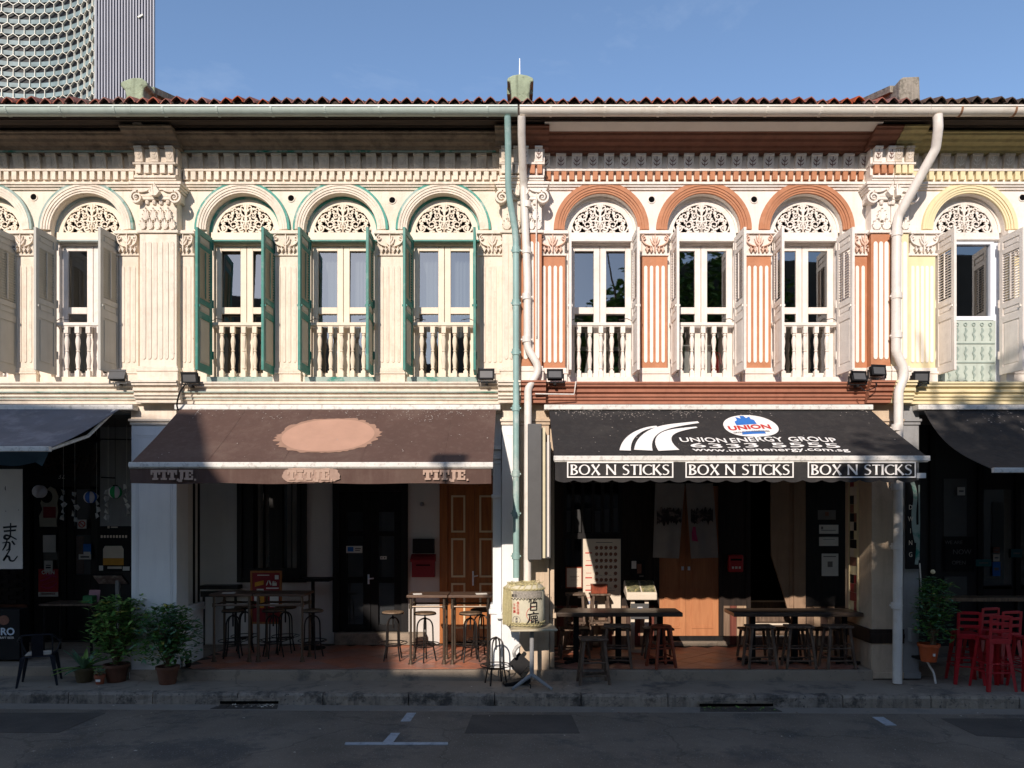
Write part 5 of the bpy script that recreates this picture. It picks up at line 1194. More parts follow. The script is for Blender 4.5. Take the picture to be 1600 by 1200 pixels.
def pull(o, fx):                       # lift flat print onto the sagging black canvas
    me = o.data
    for v in me.vertices: v.co = fx(v.co)
    me.update()
SLK = math.hypot(AY0-AY1, za-zb)
def onk(co, xo, so, lift):
    s_ = so+co.z; v = 1-s_/SLK; y = AY0+(AY1-AY0)*v
    return Vector((xo+co.x, y, csurf(xo+co.x, v, (xl0,xl1), (xr0,xr1), AY0, za, AY1, zb, 3)+lift*1.05))
def kprint(me, px, py, lift=0.014, name='lettering', parent=None):
    """px: photo column of the centre, py: photo row of the baseline on the slope"""
    lo, hi = 0.0, SLK
    for _ in range(40):
        s_ = (lo+hi)/2; v = 1-s_/SLK; y = AY0+(AY1-AY0)*v; z = za+(zb-za)*v-0.03*math.sin(PI*v)*0.9+lift
        row = 800-(z-2.62)*1200/(12+y)
        if row > py: lo = s_
        else: hi = s_
    v = 1-s_/SLK; y = AY0+(AY1-AY0)*v
    o = inst(me, name, parent or ck); off = Vector
    for vt in me.vertices: vt.co = onk(vt.co, X_(px,y), s_, lift-min(0.004, vt.co.y*0.5))
    me.update(); return o, X_(px,y), s_
W = M['whiteprint']
def slope_h(px_h, y=-1.2): return px_h*11/1200/0.28     # picture height -> length along the slope
def kwords(body, px0, px1, row, cap, m=None, bold=0.0, lift=0.014):
    """a line of print on the canvas, one mesh per word, fitted between two photo columns"""
    y = -1.2; full = text_mesh(body, 1.0, M['ink'], bold=0); xs = [v.co.x for v in full.vertices]; Wf = max(xs)-min(xs); bpy.data.meshes.remove(full)
    tgt = X_(px1,y)-X_(px0,y); sx = tgt/Wf; words = body.split(' '); adv = 0.0
    for i, wd in enumerate(words):
        me = text_mesh(wd, 1.0, m or M['whiteprint'], align='LEFT', bold=bold, name='lettering', depth=0.001)
        xs = [v.co.x for v in me.vertices]; zs = [v.co.z for v in me.vertices]; x0 = min(xs); w = max(xs)-x0
        if i == len(words)-1: left = Wf-w
        else: left = adv
        for v in me.vertices: v.co.x = (v.co.x-x0+left)*sx-tgt/2; v.co.z *= cap/0.72; v.co.y *= 1
        me.update(); kprint(me, (px0+px1)/2, row, lift); adv += w+0.30
kwords('UNION ENERGY GROUP', 1064, 1310, 690.0, 0.17, bold=0.012)
kwords('6333 5555', 1082, 1313, 698.9, 0.165, bold=0.006)
kwords('www.unionenergy.com.sg', 1087, 1325, 704.8, 0.12, bold=0.012)
def poly_me(strokes, m, name='print'):
    b = MB()
    for i, (pts, ws) in enumerate(strokes): b.ribbon(pts, ws, -0.0012*(i+1), 0.0)
    return b.mesh(name, m)
# three curved white bands (emblem)
def band(x0, xm, x1, h1, w0, w1):
    p = bez((x0,0),(xm,h1*0.85),(x1,h1),14); return (p, [w0+(w1-w0)*i/14 for i in range(15)])
for i_, bd in enumerate((band(0.06,0.16,0.63,0.86,0.155,0.05), band(0.31,0.40,1.28,1.06,0.25,0.06), band(0.66,0.52,1.22,0.88,0.30,0.04))): kprint(poly_me([bd], W, 'emblem_band'), 970, 703.8)
def disc_me(rx, rz, m, n=48): 
    b = MB(); pts = [(rx*math.cos(2*PI*i/n), rz*math.sin(2*PI*i/n)) for i in range(n)]; vs = []; fs = []
    for k in (0.0,0.34,0.67,1.0): vs += [(x*k,0,z*k) for x,z in pts]
    for r_ in range(3): fs += [(r_*n+i,r_*n+(i+1)%n,(r_+1)*n+(i+1)%n,(r_+1)*n+i) for i in range(n)]
    return b.add(vs,fs).mesh('emblem_disc', m)
kprint(disc_me(0.395, 0.40, W), 1173, 666, 0.013, 'emblem_disc')
b = MB(); b.prism([(-.17,-.30),(.17,-.30),(.17,-.19),(-.15,-.19)],-.002,0); kprint(b.mesh('emblem_shape', M['inkblue']), 1170, 665.5, 0.017, 'emblem_shape'); b = MB(); b.prism([(-.17,.05),(.13,.05),(.13,.2),(.09,.24),(.09,.33),(.03,.28),(.01,.36),(-.05,.36),(-.05,.27),(-.12,.33),(-.12,.22),(-.17,.17)],-.002,0)
kprint(b.mesh('emblem_shape', M['inkblue']), 1170, 665.5, 0.017, 'emblem_shape')
kwords('UNION', 1140, 1207, 670.5, 0.15, M['inkred'], 0.03, 0.021)
kwords('GROUP OF COMPANIES', 1146, 1204, 675.5, 0.05, M['inkgrey'], 0.01, 0.021)
# flared capitals on the valance
def flare(p, w, e=1.45, n=6):
    """straight stroke widening at both ends"""
    (x0,z0),(x1,z1) = p; pts = []; ws = []
    for i in range(n+1):
        t = i/n; pts.append((x0+(x1-x0)*t, z0+(z1-z0)*t)); ws.append(w*(1+(e-1)*abs(2*t-1)**2.2))
    return pts, ws
def ell(cx, cz, rx, rz, a0, a1, wmin, wmax, n=22, ph=0.0):
    pts = []; ws = []
    for i in range(n+1):
        a = R(a0+(a1-a0)*i/n); pts.append((cx+rx*math.cos(a), cz+rz*math.sin(a))); ws.append(wmin+(wmax-wmin)*abs(math.cos(a+ph)))
    return pts, ws
def glyph(ch):
    w = 0.145
    if ch == 'B': return [flare(((.08,0),(.08,1)),w), ell(.14,.765,.30,.20,90,-90,.07,.14), ell(.14,.27,.36,.235,90,-90,.07,.15), ([(.05,.965),(.2,.965)],.07), ([(.05,.535),(.2,.535)],.06), ([(.05,.035),(.2,.035)],.07)], .58
    if ch == 'O': return [ell(.45,.5,.38,.455,0,360,.075,.15,36)], .92
    if ch == 'X': return [flare(((.08,1),(.66,0)),w*1.05), flare(((.66,1),(.06,0)),w*.62,1.6)], .74
    if ch == 'N': return [flare(((.07,0),(.07,1)),w*.72,1.5), flare(((.05,.98),(.72,.04)),w*1.05,1.0), flare(((.72,0),(.72,1)),w*.72,1.5)], .82
    if ch == 'S':
        P = [(.52,.86),(.42,.95),(.28,.965),(.14,.90),(.09,.77),(.15,.64),(.3,.54),(.43,.45),(.51,.34),(.49,.18),(.38,.06),(.22,.03),(.06,.09)]
        return [(P,[.11,.085,.08,.10,.13,.15,.155,.155,.14,.12,.09,.085,.12])], .60
    if ch == 'T': return [flare(((.32,0),(.32,.96)),w), ([(0,.93),(.1,.945),(.32,.95),(.54,.945),(.64,.93)],[.15,.09,.085,.09,.15])], .64
    if ch == 'I': return [flare(((.1,0),(.1,1)),w)], .22
    if ch == 'C': return [ell(.46,.5,.40,.455,48,312,.08,.15,26)], .74
    if ch == 'K': return [flare(((.08,0),(.08,1)),w), flare(((.56,1),(.14,.48)),w*.66,1.5), flare(((.22,.56),(.66,0)),w*1.05,1.35)], .68
    return [], .34
def flared_word(body, m, H):
    b = MB(); x = 0; k = 0; words = []
    for ch in body:
        if ch == ' ': words.append(b); b = MB()
        st, adv = glyph(ch)
        for pts, ws in st:
            k += 1; ws = ws if isinstance(ws, list) else [ws]*len(pts)
            b.ribbon([(x+p[0]*H, p[1]*H) for p in pts], [w*H for w in ws], -0.0012-0.0002*(k % 9), 0.0)
        x += (adv+0.06)*H
    words.append(b); return words, x-0.06*H
for px0, px1 in ((886,1052),(1071,1240),(1262,1431)):
    yv = -1.69; x0, x1 = X_(px0,yv), X_(px1,yv); z0, z1 = Z_(746.5,yv), Z_(721.5,yv); e = 0.017
    q = MB(); q.box(x0,x1,yv-0.004,yv,z1-e,z1); q.box(x0,x1,yv-0.004,yv,z0,z0+e); q.box(x0,x0+e,yv-0.004,yv,z0+e,z1-e); q.box(x1-e,x1,yv-0.004,yv,z0+e,z1-e); q.build('valance_sign_border', W, ak)
    bb, wd = flared_word('BOX N STICKS', W, 1.0); bb = flared_word('BOX N STICKS', W, (x1-x0-0.10)/wd)[0]
    H = (x1-x0-0.10)/wd
    for b_ in bb:
        me = b_.mesh('lettering', W); me.transform(Matrix.Diagonal((1,1,min(1.25,(z1-z0-0.075)/H),1))); inst(me, 'lettering', ak, loc=(x0+0.05, yv-0.001, z0+0.038))
b = MB(); b.box(X_(1433,-1.7),X_(1447,-1.7),-1.70,-1.69,Z_(747,-1.7),Z_(739,-1.7)); b.build('sewn_tag', M['paper'], ak)

# grey awning at the left, with a blue cloth hanging under its bar
ag = thing('awning', 'weathered grey awning with blue cloth flap at the left edge, above lanterns', 'awning', (-8.2, -0.2, 4.2), 'shop awnings')
cassette(ag, -200, 209)
ya = -1.75; b = MB(); zA0, zA1 = Z_(638,AY0), Z_(699,ya)
canopy(b, -10.1, X_(189,AY0), -10.1, X_(80,ya), AY0, zA0, ya, zA1, seed=5, sag=0.05); cg = b.build('canopy', M['cloth_grey'], ag, smooth=True)
b = MB(); b.box(-10.1, X_(80,ya), ya-0.06, ya+0.02, Z_(706,ya), Z_(698,ya)); b.build('front_bar', M['bar_white'], ag, bevel=0.01)
b = MB(); vs = []; n = 30
for k in range(3):
    for i in range(n+1):
        u = i/n; x = -10.0+(X_(77,ya)+10.0)*u if k == 0 else -10.0+(X_(64 if k == 1 else 47,ya)+10.0)*u
        vs.append((x, ya-0.01-0.03*k*math.sin(u*19)+0.14*k, Z_(706,ya)-0.10*k+0.03*k*u+0.012*k*math.sin(u*27)-(0.06 if i == n and k == 2 else 0)))
b.add(vs, [(r_*(n+1)+i, r_*(n+1)+i+1, (r_+1)*(n+1)+i+1, (r_+1)*(n+1)+i) for r_ in range(2) for i in range(n)]); b.build('cloth_flap', M['cloth_blue'], ag, smooth=True)
b = MB(); b.tube([(X_(182,AY0),-0.22,zA0-0.04),(X_(140,-.8),-0.85,zA0-0.5),(X_(78,ya),ya+0.02,zA1-0.02)], 0.025, 6); b.build('folding_arm', M['bar_white'], ag)
# black awning at the right
ad_ = thing('awning', 'plain black awning with slack curved edge at the right edge, above the red stools', 'awning', (8.5, -0.2, 4.2), 'shop awnings')
cassette(ad_, 1433, 1760)
yd = -1.8; b = MB(); vs = []; nx, ny = 20, 12
for j in range(ny+1):
    v = j/ny; xl = X_(1443,AY0)+(X_(1551,yd)-X_(1443,AY0))*(v**1.0)-0.10*math.sin(PI*v)
    for i in range(nx+1):
        u = i/nx; vs.append((xl+(10.1-xl)*u, AY0+(yd-AY0)*v, Z_(641,AY0)+(Z_(733,yd)-Z_(641,AY0))*v-0.10*math.sin(PI*v)))
N_ = len(vs); vs += [(x,y,z-0.006) for x,y,z in vs]; Wd = nx+1
b.add(vs, [(j*Wd+i,j*Wd+i+1,(j+1)*Wd+i+1,(j+1)*Wd+i) for j in range(ny) for i in range(nx)]+[(N_+j*Wd+i,N_+(j+1)*Wd+i,N_+(j+1)*Wd+i+1,N_+j*Wd+i+1) for j in range(ny) for i in range(nx)])
cd = b.build('canopy', M['cloth_black'], ad_, smooth=True)
b = MB(); b.box(X_(1550,yd), 10.1, yd-0.05, yd+0.02, Z_(739,yd), Z_(731,yd)); b.build('front_bar', M['bar_white'], ad_, bevel=0.01)
dust(X_(1470,AY0), 10, AY0, Z_(641,AY0), yd, Z_(733,yd), 120, 18, cd, 0.3)

# ================================================================== FLOODLIGHTS on the cornice
def floodlight(px, py, label, tilt=-25, rz=0, m=None):
    Yf = -0.30; t = thing('floodlight', label, 'floodlight', (X_(px,Yf), Yf, Z_(py+11,Yf)), 'floodlights on the cornice'); m = m or M['black']
    b = MB(); Mx = Matrix.Translation((X_(px,Yf),Yf,Z_(py,Yf))) @ Matrix.Rotation(R(rz),4,'Z') @ Matrix.Rotation(R(tilt),4,'X')
    b.obox(Mx,-0.11,0.11,-0.045,0.03,-0.07,0.07); b.obox(Mx,-0.125,0.125,-0.06,-0.045,0.05,0.085); b.obox(Mx,-0.125,0.125,-0.055,-0.045,-0.08,0.05)
    for k in range(5): b.obox(Mx,-0.09,0.09,0.03,0.06,-0.055+k*0.026,-0.048+k*0.026)
    b.build('lamp_housing', m, t, bevel=0.006)
    b = MB(); b.obox(Mx,-0.095,0.095,-0.057,-0.0555,-0.06,0.045); b.build('lamp_glass', M['signgrey'], t)
    b = MB(); x, z = X_(px,Yf), Z_(py,Yf)
    b.box(x-0.14,x-0.126,Yf-0.015,Yf+0.015,z-0.10,z+0.02); b.box(x+0.126,x+0.14,Yf-0.015,Yf+0.015,z-0.10,z+0.02); b.box(x-0.14,x+0.14,Yf-0.015,Yf+0.015,z-0.112,z-0.10); b.box(x-0.02,x+0.02,Yf-0.015,Yf+0.1,z-0.14,z-0.112); b.build('lamp_yoke', m, t)
floodlight(185,588,'grey floodlight on the left house cornice, left of the white pillar', m=M['signgrey'])
floodlight(298,590,'black floodlight right of the left pillar, below a teal shutter', 10)
floodlight(760,586,'black floodlight left of the teal downpipe, below the last teal shutter', -10)
floodlight(867,587,'dark floodlight right of the white downpipe, over the rust red cornice', -20)
floodlight(1340,590,'lower black floodlight left of the slanted white pipe', -20, 8); floodlight(1370,580,'higher black floodlight beside the slanted white pipe', -10, 12)
floodlight(1437,589,'black floodlight on the pale yellow cornice right of the white pipe', 5)
# cables draped from lamps
def cable(name, label, pts, r=0.008, m=None): 
    b = MB(); b.tube(smooth_path(pts, 0.12), r, 5); return tag(b.build(name, m or M['black'], smooth=True), label, 'cable')
cable('cable', 'black cable drooping from the floodlight down the left pillar', [(X_(290,-.3),-0.3,Z_(600,-.3)),(X_(282,-.35),-0.38,Z_(612,-.35)),(X_(276,-.3),-0.3,Z_(632,-.3)),(X_(278,-.2),-0.2,Z_(640,-.2))], 0.013)
cable('cable', 'thin dark cable looped under the upper floodlight near the slanted pipe', [(X_(1366,-.3),-0.3,Z_(592,-.3)),(X_(1372,-.42),-0.42,Z_(604,-.4)),(X_(1352,-.42),-0.42,Z_(612,-.4)),(X_(1345,-.4),-0.38,Z_(604,-.4))])
# ================================================================== FURNITURE
def bar_table(label, px0, px1, Yf, dp=0.58, h=1.115):
    x0, x1 = X_(px0,Yf), X_(px1,Yf); t = thing('bar_table', label, 'bar table', ((x0+x1)/2, Yf+dp/2, ZF), 'tall bar tables with pipe legs')
    zt = ZF+h
    b = MB(); b.box(x0, x1, Yf, Yf+dp, zt-0.04, zt); b.build('tabletop', M['tablewood'], t, bevel=0.006)
    xs, ys = (x0+0.06, x1-0.06), (Yf+0.07, Yf+dp-0.07)
    for x in xs:
        for y in ys:
            l = MB(); l.tube([(x,y,ZF),(x,y,zt-0.04)], 0.020, 10); lo = l.build('leg', M['metal_pipe'], t, smooth=True)
            f = MB(); f.lathe([(0.021,-0.035),(0.031,-0.03),(0.031,0.03),(0.021,0.035)], (x,y,ZF+h-0.19), 10); f.build('pipe_fitting', M['metal_pipe'], lo, smooth=True)
            f = MB(); f.lathe([(0.045,0.0),(0.045,0.012),(0.031,0.016),(0.031,0.07),(0.021,0.075)], (x,y,ZF), 10); f.build('floor_flange', M['metal_pipe'], lo, smooth=True)
    r = MB(); z = ZF+h-0.19
    for y in ys: r.tube([(xs[0],y,z),(xs[1],y,z)], 0.017, 8)
    for x in xs: r.tube([(x,ys[0],z),(x,ys[1],z)], 0.017, 8)
    r.build('top_rail', M['metal_pipe'], t, smooth=True); return t
bar_table('leftmost pipe legged bar table, next to the partition under the brown awning', 326, 393, 0.50)
bar_table('bar table on pipe legs in front of the red framed menu board', 395, 476, 0.50)
bar_table('pipe legged bar table right of the black door, left of the sunlit pair', 635, 699, 0.30)
bar_table('pipe legged bar table in front of the varnished wooden door', 700.5, 768, 0.30)

def bar_stool(seat=True):
    t = thing('bar_stool', 'x', 'bar stool', (0,0,0), 'round seated metal bar stools'); mt = M['metal_dark']; H = 0.70
    for k in range(4):
        a = R(45+90*k); c, s_ = math.cos(a), math.sin(a)
        path = [(0.185*c,0.185*s_,0.0),(0.135*c,0.135*s_,0.26),(0.130*c,0.130*s_,0.50),(0.128*c,0.128*s_,0.575),(0.112*c,0.112*s_,0.635),(0.08*c,0.08*s_,0.677),(0.04*c,0.04*s_,0.697),(0.0,0.0,0.702)]
        l = MB(); l.tube(smooth_path(path, 0.05, 3), 0.0125, 8); l.build('leg', mt, t, smooth=True)
    r = MB(); r.tube([(0.235*math.cos(2*PI*i/28),0.235*math.sin(2*PI*i/28),0.285) for i in range(28)], 0.008, 6, close=True)
    r.tube([(0.137*math.cos(2*PI*i/20),0.137*math.sin(2*PI*i/20),0.245) for i in range(20)], 0.009, 6, close=True)
    for k in range(4):
        a = R(45+90*k); r.tube([(0.13*math.cos(a),0.13*math.sin(a),0.25),(0.235*math.cos(a),0.235*math.sin(a),0.285)], 0.007, 5)
    r.build('foot_ring', mt, t, smooth=True)
    s_ = MB(); s_.lathe([(0.014,0.52),(0.014,0.69),(0.026,0.69),(0.026,0.715),(0.014,0.72)] + ([(0.014,0.77)] if seat else []), n=10); s_.build('screw_post', mt, t, smooth=True)
    if seat:
        q = MB(); q.lathe([(0.0,0.765),(0.155,0.765),(0.176,0.772),(0.182,0.785),(0.178,0.80),(0.165,0.806),(0.0,0.802)], n=28); so = q.build('seat', M['seatwood'], t, smooth=True)
        q = MB(); q.lathe([(0.178,0.768),(0.186,0.768),(0.186,0.786),(0.178,0.788)], n=28); q.build('seat_rim', mt, so, smooth=True)
    return t
s0 = bar_stool()
SP = [(364,0.95,'metal bar stool under the leftmost bar table, nearest the partition'),(427,0.98,'metal bar stool under the second bar table, in front of the menu board'),
      (488,0.95,'metal bar stool beside the black pedestal table, left of the black door'),(383,1.45,'metal bar stool behind the leftmost bar table, half hidden'),
      (446,1.42,'metal bar stool behind the second bar table, against the red menu board'),(614,0.72,'metal bar stool in front of the black double door, at the sunlit table'),
      (664,0.62,'metal bar stool under the sunlit table, against the bright white wall'),(735,0.62,'metal bar stool under the table before the wooden door, the nearer one'),
      (752,1.05,'metal bar stool behind another one before the wooden door')]
for i, (px, Y, lb) in enumerate(SP):
    rz = R((10, 38, -14, 25, 5, 2, 45, 12, 30)[i])
    if i == 0: s0.location = (X_(px,Y),Y,ZF); s0.rotation_euler = (0,0,rz); s0['label'] = lb
    else: dup(s0, (X_(px,Y),Y,ZF), lb, rz)
s1 = bar_stool(False); s1.location = (X_(775,-.30),-0.30,0.003); s1.rotation_euler = (0,0,R(20)); s1['label'] = 'metal bar stool without a seat, on the pavement by the white pillar'
# folded papers on the sunlit table tops
for (px, y, lb, w) in ((652,0.45,'folded menu sheet on the left half of the sunlit bar table',0.14),(752,0.48,'white paper on the bar table before the wooden door',0.18),(357,0.62,'pale menu sheet on the leftmost bar table',0.2)):
    b = MB(); x = X_(px,y); b.obox(Matrix.Translation((x,y+0.02,ZF+1.116)) @ Matrix.Rotation(R(12),4,'Z'), -w/2,w/2,-0.06,0.06,0.0,0.006); b.obox(Matrix.Translation((x,y+0.02,ZF+1.122)) @ Matrix.Rotation(R(10),4,'Z'), -w/2,w/2,-0.06,0.055,0.0,0.005)
    tag(b.build('menu_sheet', M['paper']), lb, 'menu')
# black pedestal table and shelf at the left of house B
t = thing('pedestal_table', 'black square topped pedestal table left of the black double door', 'table', (X_(490,1.7),1.7,ZF))
Yp = 1.55; b = MB(); b.box(X_(462,Yp),X_(514,Yp),Yp,Yp+0.5,Z_(909,Yp),Z_(905,Yp)); b.build('tabletop', M['black'], t, bevel=0.004)
b = MB(); b.tube([(X_(489,1.8),1.8,ZF),(X_(489,1.8),1.8,Z_(909,Yp))],0.032,10); b.build('column', M['black'], t, smooth=True); b = MB(); b.lathe([(0.22,0),(0.22,0.015),(0.05,0.05)],(X_(489,1.8),1.8,ZF),20); b.build('base', M['black'], t, smooth=True)
t = thing('wall_counter', 'dark narrow counter against the wall behind the leftmost bar table', 'counter', (X_(342,2.2),2.2,ZF)); Yp = 2.05
b = MB(); b.box(X_(312,Yp),X_(371,Yp),Yp,Yp+0.4,Z_(921,Yp),Z_(915,Yp)); b.build('countertop', M['blackwood'], t); b = MB(); b.box(X_(312,Yp),X_(369,Yp),Yp+0.03,Yp+0.06,Z_(933,Yp),Z_(924,Yp)); b.build('rail', M['blackwood'], t)
for px in (316, 366): b = MB(); b.box(X_(px-1.5,Yp),X_(px+1.5,Yp),Yp+0.05,Yp+0.09,ZF,Z_(933,Yp)); b.build('leg', M['blackwood'], t)
# red menu A-board
Ym = 1.85; t = thing('menu_board', 'red printed menu board in a wooden frame behind the bar tables', 'menu board', (X_(415,Ym),Ym,ZF))
x0, x1, z0, z1 = X_(391,Ym), X_(440,Ym), Z_(975,Ym), Z_(892,Ym); b = MB(); e = 0.035
b.box(x0,x1,Ym,Ym+0.03,z1-e,z1); b.box(x0,x1,Ym,Ym+0.03,z0,z0+e); b.box(x0,x0+e,Ym,Ym+0.03,z0+e,z1-e); b.box(x1-e,x1,Ym,Ym+0.03,z0+e,z1-e); b.box(x0,x0+e,Ym,Ym+0.03,ZF,z0); b.box(x1-e,x1,Ym,Ym+0.03,ZF,z0); b.build('frame', M['doorwood'], t)
b = MB(); b.box(x0+e,x1-e,Ym+0.01,Ym+0.02,z0+e,z1-e); b.build('sheet', M['red_post'], t)
w, h_ = x1-x0, z1-z0
def pr(parent, m, rects, x0, z0, w, h_, Y, name='print'):
    b = MB()
    for i, r_ in enumerate(rects): b.prism([(x0+w*u, z0+h_*v) for u, v in r_], Y-0.003-0.0002*(i % 12), Y)
    return b.build(name, m, parent)
def rc(a,b,c,d): return [(a,c),(b,c),(b,d),(a,d)]
pr(t, M['paper'], [rc(.22,.6,.91,.925),rc(.78,.9,.84,.92),rc(.2,.42,.60,.66),rc(.5,.9,.66,.685),rc(.55,.88,.61,.63),rc(.12,.3,.42,.58),rc(.62,.9,.32,.52),[(.5,.74),(.56,.82),(.58,.82),(.54,.74)],[(.6,.82),(.62,.82),(.68,.74),(.64,.74)],rc(.7,.84,.72,.78)], x0, z0, w, h_, Ym+0.01)
pr(t, M['inkamber'], [[(.14,.70),(.42,.74),(.42,.82),(.14,.78)],rc(.2,.44,.30,.55)], x0, z0, w, h_, Ym+0.0095)
text('八ち', 0.1, M['paper'], t, (x0+x1)/2+0.1, Ym-0.002, z0+h_*0.73, name='lettering')
# post boxes
Yp = YB-0.14; t = thing('letter_box', 'dark red letter box under a black box on the white wall beside the wooden door', 'letter box', (X_(661,Yp),Yp,Z_(902,Yp)))
b = MB(); b.box(X_(643,Yp),X_(679,Yp),Yp,YB,Z_(902,Yp),Z_(871,Yp)); b.build('box_body', M['red_post'], t, bevel=0.01)
b = MB(); b.extr([(Yp-0.03,Z_(878,Yp)),(Yp-0.03,Z_(874,Yp)),(YB,Z_(866,Yp)),(YB,Z_(878,Yp))],X_(642,Yp)-0.01,X_(680,Yp)); b.build('lid', M['red_post'], t, bevel=0.006)
b = MB(); b.box(X_(644,Yp),X_(678,Yp),YB-0.10,YB,Z_(865,Yp),Z_(842,Yp)); b.build('upper_box', M['blackwood'], t, bevel=0.006)
b = MB(); b.box(X_(650,Yp),X_(672,Yp),Yp-0.004,Yp,Z_(884,Yp),Z_(882,Yp)); b.build('slot', M['hole'], t)
Yp = YC-0.12; t = thing('letter_box', 'red letter box with pale stamps on the dark wall left of the staircase', 'letter box', (X_(1151,Yp),Yp,Z_(895,Yp)))
b = MB(); b.box(X_(1139,Yp),X_(1162,Yp),Yp,YC,Z_(894,Yp),Z_(867,Yp)); b.build('box_body', M['red'], t, bevel=0.02); pr(t, M['paper'], [rc(.2,.34,.2,.33),rc(.42,.58,.2,.33),rc(.66,.8,.2,.33)], X_(1139,Yp), Z_(894,Yp), X_(1162,Yp)-X_(1139,Yp), Z_(867,Yp)-Z_(894,Yp), Yp)
b = MB(); b.box(X_(1142,Yp),X_(1159,Yp),Yp-0.004,Yp,Z_(876,Yp),Z_(873,Yp)); b.build('slot', M['hole'], t)

# wooden tables of house C
def long_table(label, px0, px1, Yf, legs, dp=0.6):
    x0, x1 = X_(px0,Yf), X_(px1,Yf); zt = Z_(957.5,Yf)
    t = thing('wooden_table', label, 'table', ((x0+x1)/2,Yf+dp/2,ZF), 'long dark wooden tables')
    b = MB(); b.box(x0,x1,Yf,Yf+dp,zt-0.065,zt); b.build('tabletop', M['tablewood2'], t, bevel=0.006)
    for px in legs:
        x = X_(px,Yf+0.3); b = MB(); b.box(x-0.045,x+0.045,Yf+0.25,Yf+0.34,ZF+0.05,zt-0.065); lo = b.build('leg', M['black'], t, bevel=0.006)
        b = MB()
        for a in (45,135): b.obox(Matrix.Translation((x,Yf+0.295,ZF)) @ Matrix.Rotation(R(a),4,'Z'), -0.26,0.26,-0.03,0.03,0.0,0.045)
        b.build('cross_foot', M['black'], lo, bevel=0.01)
long_table('long dark wooden table left of the orange door, before the menu lectern', 868, 1067, 0.25, (900, 966, 1031)); long_table('long dark wooden table in front of the staircase, beside the right pillar', 1147, 1349, 0.25, (1175, 1241, 1318))
def wood_stool(w, d, h, m, rnd_=False, splay=0.07, thick=0.035):
    t = thing('wooden_stool', 'x', 'stool', (0,0,0), 'wooden stools and benches')
    b = MB()
    if rnd_: b.lathe([(0.0,h-thick),(w/2-0.01,h-thick),(w/2,h-thick*0.6),(w/2,h-0.008),(w/2-0.012,h),(0.0,h)], n=24); b.build('seat', m, t, smooth=True); wx = wy = w*0.30
    else: b.box(-w/2,w/2,-d/2,d/2,h-thick,h); b.build('seat', m, t, bevel=0.008); wx, wy = w/2-0.055, d/2-0.045
    for sx in (-1,1):
        for sy in (-1,1):
            l = MB(); tp = Vector((sx*wx,sy*wy,h-thick)); ft = Vector((sx*(wx+splay),sy*(wy+splay*0.75),0)); q = 0.019
            l.add([(p.x+a,p.y+c,p.z) for p, q_ in ((ft,q),(tp,q*1.1)) for a,c in ((-q_,-q_),(q_,-q_),(q_,q_),(-q_,q_))],[(0,3,2,1),(4,5,6,7),(0,1,5,4),(1,2,6,5),(2,3,7,6),(3,0,4,7)]); l.build('leg', m, t, bevel=0.004)
    def at(f, sx, sy): return (sx*(wx+splay*(1-f)), sy*(wy+splay*0.75*(1-f)), (h-thick)*f)
    for f in ((0.2,0.5) if h > 0.55 else (0.35,)):
        for sy in (-1,1): b = MB(); b.tube([at(f,-1,sy),at(f,1,sy)],0.013,6); b.build('rung', m, t, smooth=True)
        for sx in (-1,1): b = MB(); b.tube([at(f+0.07,sx,-1),at(f+0.07,sx,1)],0.013,6); b.build('rung', m, t, smooth=True)
    return t
sw = wood_stool(0.42,0.28,0.70,M['stoolwood'])
WS = [(927,-0.24,0.0,'grey brown wooden stool on the pavement, nearest, at the left dark table'),(964,0.16,ZF,'tall wooden stool at the left dark table, between front stool and red one'),
      (1187,0.12,ZF,'tall wooden stool at the left end of the table before the staircase'),(1248,0.12,ZF,'tall wooden stool at the middle of the table before the staircase'),(1308,0.12,ZF,'tall wooden stool at the right end of the table, beside the pillar')]
for i, (px, Y, z, lb) in enumerate(WS):
    rz = R((4,-6,3,-3,5)[i])
    if i == 0: sw.location = (X_(px,Y),Y,z); sw.rotation_euler = (0,0,rz); sw['label'] = lb
    else: dup(sw, (X_(px,Y),Y,z), lb, rz, scale=(1,1,0.95))
rs = wood_stool(0.33,0.33,0.66,M['redwood'],True,0.075); rs['label'] = 'reddish round topped wooden stool at the right end of the left table'; rs.location = (X_(1033,.15),0.15,ZF); rs.rotation_euler = (0,0,R(20))
bn = wood_stool(0.50,0.30,0.50,M['stoolwood'],False,0.05)
BN = [(897,0.95,ZF,'low wooden bench behind the left table, nearest the middle pillar'),(962,0.95,ZF,'low wooden bench behind the left table, in its middle'),(1028,0.98,ZF,'low wooden bench behind the red round stool'),
      (1179,0.95,ZF,'low wooden bench behind the left end of the table before the staircase'),(1232,0.95,ZF,'low wooden bench behind the middle of the table before the staircase'),(1290,0.95,ZF,'low wooden bench behind the right end of the table before the staircase')]
for i, (px, Y, z, lb) in enumerate(BN):
    rz = R((3,-4,2,5,-3,4)[i])
    if i == 0: bn.location = (X_(px,Y),Y,z); bn.rotation_euler = (0,0,rz); bn['label'] = lb
    else: dup(bn, (X_(px,Y),Y,z), lb, rz)
sk = wood_stool(0.36,0.28,0.50,M['stoolwood'],False,0.03)
SK = [(899,1.72,ZF,'lower left wooden stool of the two stacks under the menu boards'),(936,1.72,ZF,'lower right wooden stool of the two stacks under the menu boards'),(899,1.72,ZF+0.502,'upper left stacked wooden stool, below the small framed notice'),(937,1.72,ZF+0.502,'upper right stacked wooden stool, under the small wooden box')]
for i, (px, Y, z, lb) in enumerate(SK):
    if i == 0: sk.location = (X_(px,Y),Y,z); sk['label'] = lb
    else: dup(sk, (X_(px,Y),Y,z), lb, R((0,2,-3,3)[i]))
